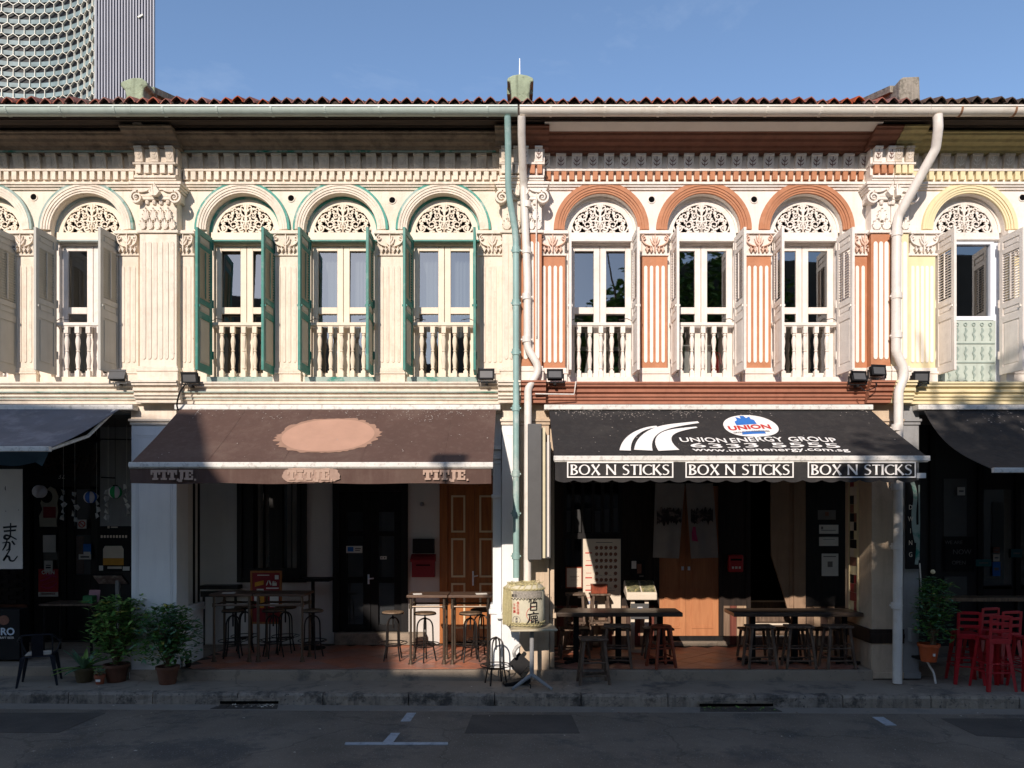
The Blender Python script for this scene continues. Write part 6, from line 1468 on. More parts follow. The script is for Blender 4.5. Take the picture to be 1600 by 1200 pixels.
bx = MB(); zb = ZF+1.003; xx = X_(936,1.65); bx.box(xx-0.14,xx+0.14,1.6,1.75,zb,zb+0.15); bx.box(xx-0.15,xx+0.15,1.59,1.76,zb+0.15,zb+0.165)
tag(bx.build('wooden_box', M['redwood'], bevel=0.006), 'small reddish wooden box on the right stack of stools', 'box')
# menu boards
Ym = YC-0.14; t = thing('menu_board', 'large cream menu board with rows of small dish pictures', 'menu board', (X_(940,Ym),Ym,Z_(956,Ym)))
x0, x1, z0, z1 = X_(911,Ym), X_(970,Ym), Z_(956,Ym), Z_(842,Ym); b = MB(); b.box(x0,x1,Ym,Ym+0.03,z0,z1); b.build('sheet', M['paper2'], t, bevel=0.004); w, h_ = x1-x0, z1-z0
b = MB(); k = 0
for r_ in range(7):
    for c_ in range(5):
        if (r_ > 3 and c_ in (1,3) and r_ % 2 == 0): continue
        k += 1; cx, cz = x0+w*(0.36+0.125*c_), z1-h_*(0.12+0.088*r_); b.lathe([(0.0,0),(0.034,0.0)],(0,0,0),3) if False else None
        b.prism([(cx+0.033*math.cos(2*PI*i/9), cz+0.033*math.sin(2*PI*i/9)) for i in range(9)], Ym-0.002-0.0001*k, Ym)
b.build('dish_picture', M['inkbrown'], t, kind='stuff')
pr(t, M['inkgrey'], [rc(.34,.78,.945,.955)]+[rc(.66,.84,.285,.292)]+[rc(.3+.125*c,.38+.125*c,.852-.088*r_,.857-.088*r_) for r_ in range(7) for c in range(5)], x0, z0, w, h_, Ym-0.0006)
pr(t, M['inkred'], [rc(.06,.24,.80-.17*i+.0,.815-.17*i) for i in range(4)]+[rc(.08,.22,.70-.17*i,.705-.17*i) for i in range(4)], x0, z0, w, h_, Ym-0.0007)
pr(t, M['inkblue'], [rc(.14,.38,.13,.142),rc(.14,.34,.11,.118)], x0, z0, w, h_, Ym-0.0007)
Yn = YC-0.12; t = thing('framed_notice', 'small framed cream notice left of the large menu board', 'notice', (X_(897,Yn),Yn,Z_(920,Yn)))
x0, x1, z0, z1 = X_(884,Yn), X_(910,Yn), Z_(919,Yn), Z_(886,Yn); b = MB(); e = 0.02; b.box(x0,x1,Yn,Yn+0.02,z1-e,z1); b.box(x0,x1,Yn,Yn+0.02,z0,z0+e); b.box(x0,x0+e,Yn,Yn+0.02,z0+e,z1-e); b.box(x1-e,x1,Yn,Yn+0.02,z0+e,z1-e); b.build('frame', M['redwood'], t)
b = MB(); b.box(x0+e,x1-e,Yn+0.006,Yn+0.012,z0+e,z1-e); b.build('sheet', M['paper2'], t); pr(t, M['inkbrown'], [rc(.25,.8,.55,.57),rc(.25,.7,.48,.495),rc(.3,.75,.38,.395)], x0, z0, x1-x0, z1-z0, Yn+0.006)
# menu lectern
Yl = 1.35; t = thing('menu_lectern', 'cream menu lectern with tilted display and small blue sticker', 'lectern', (X_(1002,Yl),Yl,ZF)); x0, x1 = X_(979,Yl), X_(1027,Yl)
b = MB(); b.extr([(Yl,Z_(938,Yl)),(Yl,Z_(927,Yl)),(Yl+0.38,Z_(927,Yl)+0.20),(Yl+0.38,Z_(938,Yl)+0.1)],x0,x1); b.build('display_case', M['paper2'], t, bevel=0.02)
sl = 0.20/0.38; b = MB(); xa = (x0+x1)/2
for a, c in ((x0+0.02,xa-0.01),(xa+0.01,x1-0.02)): b.add([(a,Yl+0.03,Z_(927,Yl)+0.03*sl+0.004),(c,Yl+0.03,Z_(927,Yl)+0.03*sl+0.004),(c,Yl+0.36,Z_(927,Yl)+0.36*sl+0.004),(a,Yl+0.36,Z_(927,Yl)+0.36*sl+0.004)],[(0,1,2,3)])
b.build('menu_page', mat('menu_page_print',(126,124,96),0.5,0.5,14,blot=(212,196,132),ba=0.8,bs=18), t)
for px in (990, 1012): b = MB(); b.box(X_(px-3,Yl),X_(px+3,Yl),Yl+0.1,Yl+0.15,ZF,Z_(938,Yl)); b.build('post', M['paper2'], t)
b = MB(); b.box(X_(987,Yl),X_(1015,Yl),Yl+0.08,Yl+0.098,Z_(968,Yl),Z_(944,Yl)); b.build('panel', M['signgrey'], t); b = MB(); b.box(X_(997,Yl),X_(1005,Yl),Yl+0.072,Yl+0.079,Z_(957,Yl),Z_(949,Yl)); b.build('sticker', M['paper'], t); b = MB(); b.box(X_(998.3,Yl),X_(1003.7,Yl),Yl+0.069,Yl+0.0715,Z_(955,Yl),Z_(950.5,Yl)); b.build('sticker_print', M['inkblue'], t)
b = MB(); b.box(X_(985,Yl),X_(1017,Yl),Yl+0.05,Yl+0.25,ZF,ZF+0.05); b.build('base', M['paper2'], t)
label_plate(985,1008,875,905,YC-0.035,'poster','small dark poster with pale figure above the menu lectern','poster',M['black'],[(.08,.4,.55,.95,M['paper']),(.45,.75,.3,.8,M['inkbrown']),(.6,.9,.12,.2,M['inkgrey'])])
# noren curtains in the orange doorway
Yq = YC-0.22; t = thing('door_curtain', 'pair of cream cloth door curtains with dark print above the orange door', 'curtain', (X_(1070,Yq),Yq,Z_(875,Yq)))
b = MB(); b.tube([(X_(1018,Yq),Yq,3.15),(X_(1124,Yq),Yq,3.15)],0.012,6); b.build('curtain_rod', M['blackwood'], t)
def cl(pts_top, pts_bot, z0, z1, m, name, dy=0.0, seed=0, zc=None):
    b = MB(); n = 14; vs = []
    for k in range(9):
        v = k/8
        for i in range(n+1):
            u = i/n; x = (pts_top[0]+(pts_top[1]-pts_top[0])*u)*(1-v)+(pts_bot[0]+(pts_bot[1]-pts_bot[0])*u)*v
            vs.append((x, Yq-dy+0.022*math.sin(u*9+seed)*v, z1+(z0-z1)*v+0.02*(u-0.5)*v*(1 if seed else -1)))
    b.add(vs,[(k*(n+1)+i,k*(n+1)+i+1,(k+1)*(n+1)+i+1,(k+1)*(n+1)+i) for k in range(8) for i in range(n)]); return b.build(name, m, t, smooth=True)
zt, zb = 3.15, Z_(872,Yq); clm = mat('cream_curtain_cloth',(160,152,144),0.9,0.08,5)
c1 = cl((X_(1024,Yq),X_(1070,Yq)),(X_(1020,Yq),X_(1061,Yq)),zb,zt,clm,'curtain_panel',0,0); c2 = cl((X_(1071,Yq),X_(1114,Yq)),(X_(1080,Yq),X_(1122,Yq)),zb,zt,clm,'curtain_panel',0,2)
dk = mat('dark_curtain_print',(48,42,44),0.9,0.3,18,blot=(170,150,140),ba=0.5,bs=10)
rr = random.Random(3)
for x0, x1, pa, sd in ((X_(1024,Yq),X_(1066,Yq),c1,0),(X_(1077,Yq),X_(1115,Yq),c2,2)):
    b = MB(); pts = []
    for i in range(20): u = i/19; pts.append((x0+0.02+(x1-x0-0.04)*u, Z_(817,Yq)+rr.uniform(-.06,.05)))
    for i in range(20): u = 1-i/19; pts.append((x0+0.02+(x1-x0-0.04)*u, Z_(797,Yq)+rr.uniform(-.03,.06)))
    b.prism(pts, Yq-0.034, Yq-0.031); b.build('curtain_print', dk, pa)
b = MB(); b.prism([(X_(1081,Yq),Z_(845,Yq)),(X_(1090,Yq),Z_(846,Yq)),(X_(1087,Yq),Z_(833,Yq)),(X_(1086,Yq),Z_(823,Yq)),(X_(1082,Yq),Z_(823,Yq)),(X_(1080,Yq),Z_(834,Yq))],Yq-0.034,Yq-0.031); b.build('curtain_print', M['inkpink'], c2)
# posters on the dark panel by the stairs
Yw = YC-0.05
for i, (a, b_, c, d, lb, ls, m) in enumerate(((1278,1306,797,812,'landscape photo print, topmost on the dark panel by the stairs',[(.1,.9,.1,.4,M['inkgrey']),(.4,.6,.3,.8,M['inkbrown'])],M['inkgrey']),(1280,1310,820,834,'white certificate, second from the top on the dark panel by the stairs',[(.1,.2,.5,.8,IG),(.1,.85,.35,.42,IG)],M['paper']),
      (1280,1310,839,853,'plain white sheet, third from the top on the dark panel by the stairs',[(.2,.8,.7,.75,IG)],M['paper']),(1284,1310,865,900,'large white notice, lowest on the dark panel by the stairs',[(.1,.85,.85,.89,IG),(.35,.65,.4,.65,IG)],M['paper']))):
    label_plate(a,b_,c,d,Yw,'notice',lb,'notice',m,ls,'papers on the dark panel')

# ================================================================== MIDDLE PILLAR: sign box, barrel, odds and ends
t = thing('sign_box', 'tall narrow grey sign box on the middle pillar right of the downpipes', 'sign', (X_(842,-.3),-0.3,Z_(875,-.3)))
b = MB(); b.box(X_(824.5,-.42),X_(846.5,-.42),-0.42,-0.02,Z_(875,-.42),Z_(662,-.42)); b.build('casing', M['signgrey'], t, bevel=0.012)
b = MB(); b.box(X_(847.2,-.34),X_(852,-.34),-0.34,-0.02,Z_(872,-.34),Z_(668,-.34)); b.build('sign_face', M['signface'], t); b = MB(); b.box(X_(852.2,-.36),X_(861,-.36),-0.30,-0.03,Z_(873,-.36),Z_(690,-.36)); b.build('casing_back', M['signgrey'], t, bevel=0.01)
b = MB(); b.box(X_(855,-.31),X_(858,-.31),-0.315,-0.301,Z_(870,-.31),Z_(680,-.31)); b.build('casing_trim', M['pipe_white'], t)
Yb = -0.52; cx = X_(819,Yb); zt = Z_(979,Yb)
t = thing('side_table', 'small square table on a white three footed pedestal, carrying the straw barrel', 'table', (X_(830,Yb),Yb,0)); tx = X_(832,Yb)
b = MB(); b.obox(Matrix.Translation((tx,Yb+0.02,0)) @ Matrix.Rotation(R(6),4,'Z'), -0.35,0.34,-0.30,0.27,zt-0.035,zt); b.build('tabletop', mat('grimy_cream_laminate',(196,186,160),0.5,0.1,6,blot=(120,108,88),ba=0.4,bs=6), t, bevel=0.02)
b = MB(); b.tube([(tx-0.01,Yb,0.17),(tx-0.01,Yb,zt-0.035)],0.033,12); b.box(tx-0.12,tx+0.10,Yb-0.1,Yb+0.1,zt-0.05,zt-0.036); b.build('column', M['greyplast'], t, smooth=True)
for a in (-38,218,95): b = MB(); b.tube([(tx-0.01,Yb,0.19),(tx-0.01+0.16*math.cos(R(a)),Yb+0.16*math.sin(R(a)),0.12),(tx-0.01+0.37*math.cos(R(a)),Yb+0.37*math.sin(R(a)),0.025)],[0.032,0.028,0.022],8); b.build('foot', M['greyplast'], t, smooth=True)
r0 = 0.305; z0 = zt+0.002; H = 0.635
t = thing('sake_barrel', 'straw wrapped barrel with black and red brush characters on the small table', 'barrel', (cx,Yb,z0))
b = MB(); b.lathe([(0.0,0.0),(r0*0.80,0.0),(r0*0.9,0.03),(r0*0.985,0.09),(r0,0.20),(r0,0.42),(r0*0.99,0.53),(r0*0.94,0.60),(r0*0.83,0.635),(r0*0.5,0.645),(0.0,0.645)],(cx,Yb,z0),40); bo = b.build('barrel_body', M['barrel'], t, smooth=True)
def cyl(me, u0, z, rad, parent, name):
    for v in me.vertices:
        a = R(-90)+(u0+v.co.x)/rad; rr_ = rad-v.co.y
        v.co = Vector((cx+rr_*math.cos(a), Yb+rr_*math.sin(a), z0+z+v.co.z))
    me.update(); return inst(me, name, parent)
# straw: left flap, twisted ropes above and below
rr = random.Random(8); b = MB()
for i in range(110):
    a = R(rr.uniform(150,232)); q = r0+0.004+rr.random()*0.01; z = rr.uniform(0.03,0.12)
    b.tube([(cx+q*math.cos(a),Yb+q*math.sin(a),z0+z),(cx+(q+0.004)*math.cos(a+0.04),Yb+(q+0.004)*math.sin(a+0.04),z0+0.3),(cx+q*0.97*math.cos(a+rr.uniform(-.05,.1)),Yb+q*0.97*math.sin(a),z0+rr.uniform(0.52,0.6))],0.005,4)
b.build('straw_flap', M['straw'], t, kind='stuff')
b = MB()
for zz, q, n, amp in ((0.055,r0*0.95,60,0.010),(0.085,r0*0.985,60,0.008),(0.575,r0*0.985,60,0.008)):
    for ph in (0, PI):
        b.tube([(cx+(q+amp*math.cos(i*1.6+ph))*math.cos(2*PI*i/n),Yb+(q+amp*math.cos(i*1.6+ph))*math.sin(2*PI*i/n),z0+zz+amp*math.sin(i*1.6+ph)) for i in range(n)],0.010,5,close=True)
for k in range(7):
    a0 = R(185+20*k+rr.uniform(-8,8)); b.tube([(cx+r0*0.98*math.cos(a0),Yb+r0*0.98*math.sin(a0),z0+0.57),(cx+r0*0.8*math.cos(a0+.2),Yb+r0*0.8*math.sin(a0+.2),z0+0.648),(cx+0.05*math.cos(a0),Yb+0.05*math.sin(a0),z0+0.66)],0.014,5)
b.tube([(cx-0.2,Yb-0.2,z0+0.62),(cx-0.05,Yb-0.22,z0+0.655),(cx+0.08,Yb-0.2,z0+0.645),(cx+0.06,Yb-0.1,z0+0.67),(cx-0.02,Yb-0.12,z0+0.68)],0.016,6)
for i in range(40): a = rr.uniform(0,6.3); q = rr.uniform(0.12,r0*0.9); b.tube([(cx+q*math.cos(a),Yb+q*math.sin(a),z0+0.64),(cx+(q+.03)*math.cos(a+.2),Yb+(q+.03)*math.sin(a+.2),z0+0.655+rr.uniform(0,.03)),(cx+(q+.02)*math.cos(a+.5),Yb+(q+.02)*math.sin(a+.5),z0+0.645)],0.004,4)
b.build('straw_rope', M['straw'], t, smooth=True, kind='stuff')
b = MB(); n = 60                                                        # grey printed band below the rim
vs = []
for i in range(n+1):
    u = -0.17+0.46*i/n; vs += [(u,0,0.455+0.012*math.cos(i*1.05)),(u,0,0.555)]
b.add([(x,-0.006,z) for x,_,z in vs],[(2*i,2*i+2,2*i+3,2*i+1) for i in range(n)]); cyl(b.mesh('printed_band', mat('grey_printed_band',(160,152,140),0.85,0.3,40)), 0.0, 0, r0, t, 'printed_band')
b = MB(); b.ribbon([(-0.20+0.5*i/60, 0.44+0.012*math.sin(i*1.05)) for i in range(61)], 0.008, -0.008, -0.004); cyl(b.mesh('wave_line', M['ink']), 0, 0, r0, t, 'wave_line')
def brush(strokes, m, u, z, sc, name='brush_character'):
    b = MB()
    for i, (pts, w) in enumerate(strokes):
        P = []
        for j in range(len(pts)-1): P += [(pts[j][0]+(pts[j+1][0]-pts[j][0])*k/3, pts[j][1]+(pts[j+1][1]-pts[j][1])*k/3) for k in range(3)]
        P.append(pts[-1]); n = len(P); ws = [w*sc*(0.75+0.5*math.sin(PI*(k+0.6)/n)) for k in range(n)]
        b.ribbon([(x*sc, y*sc) for x, y in P], ws, -0.0055-0.0003*i, -0.002)
    return cyl(b.mesh(name, m), u, z, r0, t, name)
brush([([(.5,1.08),(.42,.92)],.12),([(.14,.9),(.12,.05)],.13),([(.1,.88),(.86,.9),(.86,.04)],.13),([(.18,.5),(.8,.5)],.09),([(.14,.1),(.86,.1)],.11)], M['ink'], 0.075, 0.265, 0.135)
brush([([(.55,1.3),(.6,1.12)],.14),([(-.1,1.0),(.6,1.08),(1.2,1.06)],.12),([(.16,1.05),(.12,.5),(-.2,-.02)],.12),([(.3,.84),(1.0,.86)],.09),([(.3,.84),(.34,.55),(1.0,.57),(1.0,.86)],.09),([(.55,.84),(.55,.57)],.08),([(.75,.84),(.75,.57)],.08),([(.32,.5),(.34,.1),(.6,.18)],.11),([(.62,.36),(.36,.3)],.09),([(.74,.52),(.78,.08),(1.25,.12),(1.2,.25)],.12),([(1.08,.4),(.78,.32)],.09)], M['ink'], 0.06, 0.075, 0.14)
for s_, u, z, sz, m in (('黒松',0.125,0.395,0.062,'ink'),('灘酒',-0.155,0.475,0.045,'ink')): cyl(text_mesh(s_, sz, M[m], 0.002, spacing=1.35 if s_ == '黒松' else 1.0), u, z, r0+0.006 if z > .45 else r0+0.003, t, 'small_characters')
for j, ch in enumerate('長生自得'): cyl(text_mesh(ch, 0.048, M['inkred'], 0.002), -0.095, 0.365-0.048*j, r0+0.003, t, 'red_characters')
for j, ch in enumerate('千年壽'): cyl(text_mesh(ch, 0.048, M['inkred'], 0.002), -0.15, 0.335-0.048*j, r0+0.003, t, 'red_characters')
b = MB(); b.arc(0,0,0.055,0.06,-0.005,-0.002,0,2*PI,28); cyl(b.mesh('stamp_ring', M['inkgrey']), -0.118, 0.135, r0, t, 'stamp_ring')
for j, ch in enumerate('清酒'): cyl(text_mesh(ch, 0.042, M['inkgrey'], 0.002), -0.118, 0.14-0.045*j, r0+0.003, t, 'stamp_characters')
b = MB(); b.arc(0,0,0.10,0.106,-0.005,-0.002,R(80),R(280),20); cyl(b.mesh('stamp_ring', M['inkred']), 0.135, 0.22, r0, t, 'stamp_ring')
# leaning black panel and flat black board at the foot of the pillar
b = MB(); b.obox(Matrix.Translation((X_(812,-.2),-0.2,0.29)) @ Matrix.Rotation(R(-14),4,'X') @ Matrix.Rotation(R(42),4,'Y'), -0.125,0.125,-0.012,0.012,-0.125,0.125); tag(b.build('leaning_board', M['black'], bevel=0.004), 'small black square panel standing on its corner against the white pillar', 'panel')
b = MB(); b.obox(Matrix.Translation((X_(807,-.34),-0.34,0.04)) @ Matrix.Rotation(R(-9),4,'Y') @ Matrix.Rotation(R(10),4,'Z'), -0.2,0.2,-0.11,0.11,-0.03,0.03); tag(b.build('flat_board', M['black'], bevel=0.01), 'flat black board on the pavement under the barrel table', 'board')
b = MB(); b.tube([(X_(804,-.33),-0.30,0.42),(X_(803,-.33),-0.36,0.5),(X_(807,-.33),-0.38,0.57),(X_(812,-.33),-0.34,0.6)],0.03,6); tag(b.build('plastic_bag', mat('crumpled_clear_bag',(206,204,198),0.4,0.2,18)), 'crumpled pale plastic wrap tied round the foot of the teal pipe', 'plastic wrap')
wk = MB(); wk.tube(smooth_path([(X_(828,-.62),-0.62,0.13),(X_(824,-.62),-0.62,0.12),(X_(826,-.62),-0.62,0.07),(X_(829,-.6),-0.6,0.06),(X_(829,-.6),-0.6,0.0)],.02),0.007,5); tag(wk.build('bent_wire', M['black']), 'short bent black wire standing on the pavement below the barrel', 'wire')
# ================================================================== HOUSE A FRONTAGE
Yn = 0.28; t = thing('cloth_banner', 'off white hanging banner with black brush hiragana at the left edge', 'banner', (X_(0,Yn),Yn,Z_(889,Yn)))
b = MB(); b.box(X_(-60,Yn),X_(35,Yn),Yn,Yn+0.012,Z_(889,Yn),Z_(733,Yn)); b.build('banner_cloth', mat('off_white_banner',(214,206,198),0.9,0.05,4), t)
b = MB(); b.tube([(X_(-62,Yn),Yn+0.006,Z_(731,Yn)),(X_(36,Yn),Yn+0.006,Z_(731,Yn))],0.02,8); b.build('banner_rod', M['blackwood'], t)
def kana(strokes, px, py, sc):
    b = MB()
    for i, (pts, w) in enumerate(strokes):
        P = [Vector((p[0],0,p[1])) for p in pts]; P = smooth_path(P, 0.22, 5); n = len(P)
        b.ribbon([(p.x*sc+X_(px,Yn), p.z*sc+Z_(py,Yn)) for p in P], [w*sc*(0.55+0.65*math.sin(PI*(k+0.5)/n)) for k in range(n)], Yn-0.004-0.0004*i, Yn)
    b.build('brush_character', M['ink'], t)
kana([([(.0,.80),(.9,.88)],.13),([(.05,.55),(.85,.62)],.12),([(.5,1.1),(.48,.2),(.3,.0),(.05,.1),(.15,.3),(.5,.22),(.9,.0)],.13)], 5, 843, 0.24)
kana([([(.0,.7),(.6,.78),(.55,.2),(.3,.1)],.13),([(.38,1.0),(.25,.5),(.0,.1)],.12),([(.75,.85),(.98,.55)],.13)], 4, 862, 0.20)
kana([([(.6,1.0),(.3,.5),(.0,.0),(.3,.45),(.5,.4),(.55,.1),(.85,.05),(1.15,.45)],.14)], 4, 878, 0.21)
kana([([(.1,.9),(.0,.5),(.1,.1)],.14)], 8, 767, 0.08); kana([([(.2,.4),(.25,.1)],.1)], 8, 800, 0.05); kana([([(.2,.4),(.25,.1)],.1)], 28, 798, 0.05)
# lanterns
def lantern(px, py, r_px, stripes, label, Y=0.9):
    r = r_px*(12+Y)/1200; t = thing('paper_lantern', label, 'paper lantern', (X_(px,Y),Y,Z_(py,Y)), 'round paper lanterns'); n = 16
    for m_, sel in stripes:
        b = MB(); prof = [(r*math.cos(R(-72+16*i)), r*1.0*math.sin(R(-72+16*i))) for i in range(10)]
        for j in range(8):
            if j in sel: b.lathe(prof, (X_(px,Y),Y,Z_(py,Y)), 4, a0=R(-90-22+45*j-0), a1=R(-90+23+45*j))
        b.build('lantern_shade', m_, t, smooth=True)
    b = MB(); z = Z_(py,Y); b.lathe([(r*.34,0),(r*.34,0.02)],(X_(px,Y),Y,z+r*0.93),12); b.lathe([(r*.34,0),(r*.34,0.02)],(X_(px,Y),Y,z-r*0.98),12); b.build('lantern_cap', M['black'], t)
    b = MB(); b.tube([(X_(px,Y),Y,z+r),(X_(px,Y),Y,4.2)],0.004,4); b.build('cord', M['black'], t)
PW = mat('lantern_white_paper',(226,214,210),0.8,0.04,8); PG = mat('lantern_green_paper',(30,150,84),0.8,0.05,8); PB = mat('lantern_blue_paper',(60,104,186),0.8,0.05,8)
lantern(62,768,10.5,[(PW,set(range(8)))],'plain pinkish white paper lantern, leftmost of the three')
lantern(141,777,9.5,[(PB,{0,2,4,6}),(PW,{1,3,5,7})],'blue and white striped paper lantern, middle of the three')
lantern(180,769,10,[(PG,{0,2,4,6}),(PW,{1,3,5,7})],'green and white striped paper lantern, nearest the white pillar')
b = MB(); b.tube([(X_(158,.9),0.9,Z_(746,.9)),(X_(180,.9),0.9,Z_(747,.9))],0.012,5); tag(b.build('hanging_rod', M['black']), 'short black rod above the green striped lantern', 'rod')
# garlands of folded paper
cr = MB(); cr.add([(-.05,0,0),(0,-.025,.04),(.05,0,.01),(.02,.02,-.04),(-.02,-.03,-.05)],[(0,1,4),(1,2,3,4),(0,4,3)]); cme = cr.mesh('paper_fold', M['paper'])
rr = random.Random(12)
for px, y0, y1, lb in ((99,768,812,'paper garland right of the cut out dog shape'),(117,772,822,'paper garland left of the blue striped lantern'),(151,775,806,'paper garland just right of the blue striped lantern'),(169,768,816,'paper garland left of the green striped lantern'),(198,760,806,'paper garland against the white pillar edge')):
    Y = 1.1; t = thing('paper_garland', lb, 'garland', (X_(px,Y),Y,Z_(y0,Y)), 'hanging paper garlands'); b = MB(); b.tube([(X_(px,Y),Y,Z_(y1,Y)),(X_(px,Y),Y,4.1)],0.003,4); b.build('cord', M['paper'], t)
    y = y0
    while y < y1: inst(cme, 'paper_fold', t, loc=(X_(px,Y)+rr.uniform(-.03,.03),Y,Z_(y,Y)), rot=(rr.uniform(-.5,.5),rr.uniform(-.9,.9),rr.uniform(-2,2)), scale=(1,1,1.2)); y += 10
Y = YA-0.05; t = thing('cut_out_figure', 'pale animal shaped cut out holding a red sign on the dark door', 'cut out', (X_(76,Y),Y,Z_(823,Y)))
b = MB(); b.prism([(X_(a,Y),Z_(c,Y)) for a,c in ((62,823),(88,823),(88,812),(90,800),(89,786),(91,776),(86,764),(78,760),(70,768),(63,786),(66,796),(61,806))],Y,Y+0.02); b.build('figure_board', M['shut_panel'], t); b = MB(); b.prism([(X_(a,Y),Z_(c,Y)) for a,c in ((68,809),(87,809),(87,792),(68,792))],Y-0.01,Y); b.build('red_panel', M['red_post'], t)
b = MB(); b.prism([(X_(73,Y)+0.11*math.cos(2*PI*i/14),Z_(776,Y)+0.12*math.sin(2*PI*i/14)) for i in range(14)],Y-0.006,Y); b.build('face_hole', M['black'], t)
Y = YA-0.03; P_, P2 = M['paper'], M['paper2']
label_plate(67,87,836,863,Y,'notice','blank white sheet taped on the left dark door','notice',P_,[])
label_plate(69,82,876,893,Y,'notice','small white notice overlapping the red OPEN poster','notice',P_,[(.2,.8,.5,.62,IG),(.2,.8,.3,.42,I)])
t = label_plate(60,91,889,932,Y+0.01,'poster','red OPEN poster with pale drawing on the left dark door','poster',M['red'],[(.0,1,.0,.16,P_),(.15,.85,.07,.12,M['red'])])
text('OPEN', 0.095, P_, t, X_(75,Y), Y+0.004, Z_(897,Y), name='lettering', bold=0.003)
b = MB(); x0, z0 = X_(61,Y), Z_(924,Y)
for i, (p, w) in enumerate(((bez((.03,.1),(.2,.0),(.33,.16)),.02),(bez((.02,.2),(.18,.22),(.3,.36)),.03),(bez((.08,.28),(.2,.34),(.33,.26)),.025),([(.05,.12),(.3,.2)],.012))): b.ribbon([(x0+u, z0+v) for u,v in p], w, Y+0.004-0.0005*i, Y+0.008)
b.build('drawing', M['inkpink'], t)
t = label_plate(121,135,812,826,Y,'sign','small square no smoking style sign between the garlands','sign',P_,[]); b = MB(); xc, zc = X_(128,Y), Z_(819,Y); b.arc(xc,zc,0.05,0.065,Y-0.004,Y,0,2*PI,20); b.ribbon([(xc-.045,zc+.04),(xc+.045,zc-.04)],0.014,Y-0.005,Y); b.build('print', M['inkred'], t)
label_plate(130,142,850,872,Y-0.005,'sticker','blue and white sticker on the right dark door','sticker',M['inkblue'],[(.05,.95,.0,.45,P_)]); label_plate(123,142,866,874,Y-0.012,'notice','narrow white notice on the right dark door','notice',P_,[(.15,.85,.35,.6,I)])
t = thing('beer_poster', 'dark poster with a large pale beer mug beside the white pillar', 'poster', (X_(178,Y),Y,Z_(893,Y)))
b = MB(); b.box(X_(152,Y),X_(205,Y),Y+0.004,Y+0.02,Z_(893,Y),Z_(822,Y)); b.build('sheet', M['black'], t)
b = MB(); b.prism([(X_(a,Y),Z_(c,Y)) for a,c in ((161,872),(193,872),(193,858),(190,853),(164,853),(161,858))],Y,Y+0.004); b.build('mug_head', M['paper2'], t); b = MB(); b.box(X_(161,Y),X_(193,Y),Y-0.0,Y+0.004,Z_(883,Y),Z_(872.2,Y)); b.build('mug_beer', M['inkamber'], t)
pr(t, M['paper2'], [rc(.1+.09*i,.155+.09*i,.74,.80) for i in range(9)]+[rc(.3,.36,.95,1.0),rc(.4,.6,.96,.99),rc(.3,.72,.06,.11)], X_(152,Y), Z_(893,Y), X_(205,Y)-X_(152,Y), Z_(822,Y)-Z_(893,Y), Y+0.004)
pr(t, M['paper'], [rc(.05,.17,.02,.13),rc(.75,.95,.02,.11)], X_(152,Y), Z_(893,Y), X_(205,Y)-X_(152,Y), Z_(822,Y)-Z_(893,Y), Y+0.0035)
Y = 1.3; t = thing('menu_stand', 'dark menu stand with slanted picture menu beside the white pillar', 'menu stand', (X_(168,Y),Y,ZF)); b = MB()
Mx = Matrix.Translation((X_(168,Y),Y+0.1,Z_(905,Y))) @ Matrix.Rotation(R(52),4,'X'); b.obox(Mx,-0.27,0.27,-0.02,0.0,-0.15,0.15); b.build('board', M['black'], t); b = MB(); b.obox(Mx,-0.25,0.25,-0.026,-0.021,-0.13,0.13); b.build('menu_page', mat('picture_menu_print',(150,126,120),0.5,0.4,12,blot=(206,196,186),ba=0.7,bs=9), t)
b = MB(); b.box(X_(178,Y)-0.03,X_(178,Y)+0.03,Y+0.1,Y+0.16,ZF,Z_(908,Y)); b.build('post', M['greyplast'], t); b = MB(); b.box(X_(166,Y),X_(190,Y),Y,Y+0.3,ZF,ZF+0.03); b.build('base', M['black'], t)
Y = 0.6; t = thing('box_sign', 'black box sign with white lettering cut off by the left edge', 'sign', (X_(0,Y),Y,ZF)); b = MB(); b.box(X_(-60,Y),X_(31,Y),Y,Y+0.25,ZF+0.02,Z_(952,Y)); b.build('casing', M['black'], t, bevel=0.01)
text('SAPPORO', 0.165, mat('blue_white_lettering',(200,214,226),0.6,0.05,5), t, X_(23,Y), Y-0.002, Z_(992,Y), name='lettering', align='RIGHT', bold=0.004); text('DRAFT BEER', 0.05, M['paper'], t, X_(22,Y), Y-0.002, Z_(998,Y), name='lettering', align='RIGHT')
b = MB(); b.prism([(X_(6,Y)+0.09*math.cos(2*PI*i/12),Z_(969,Y)+0.08*math.sin(2*PI*i/12)) for i in range(12)],Y-0.004,Y); b.build('print', M['inkbrown'], t)
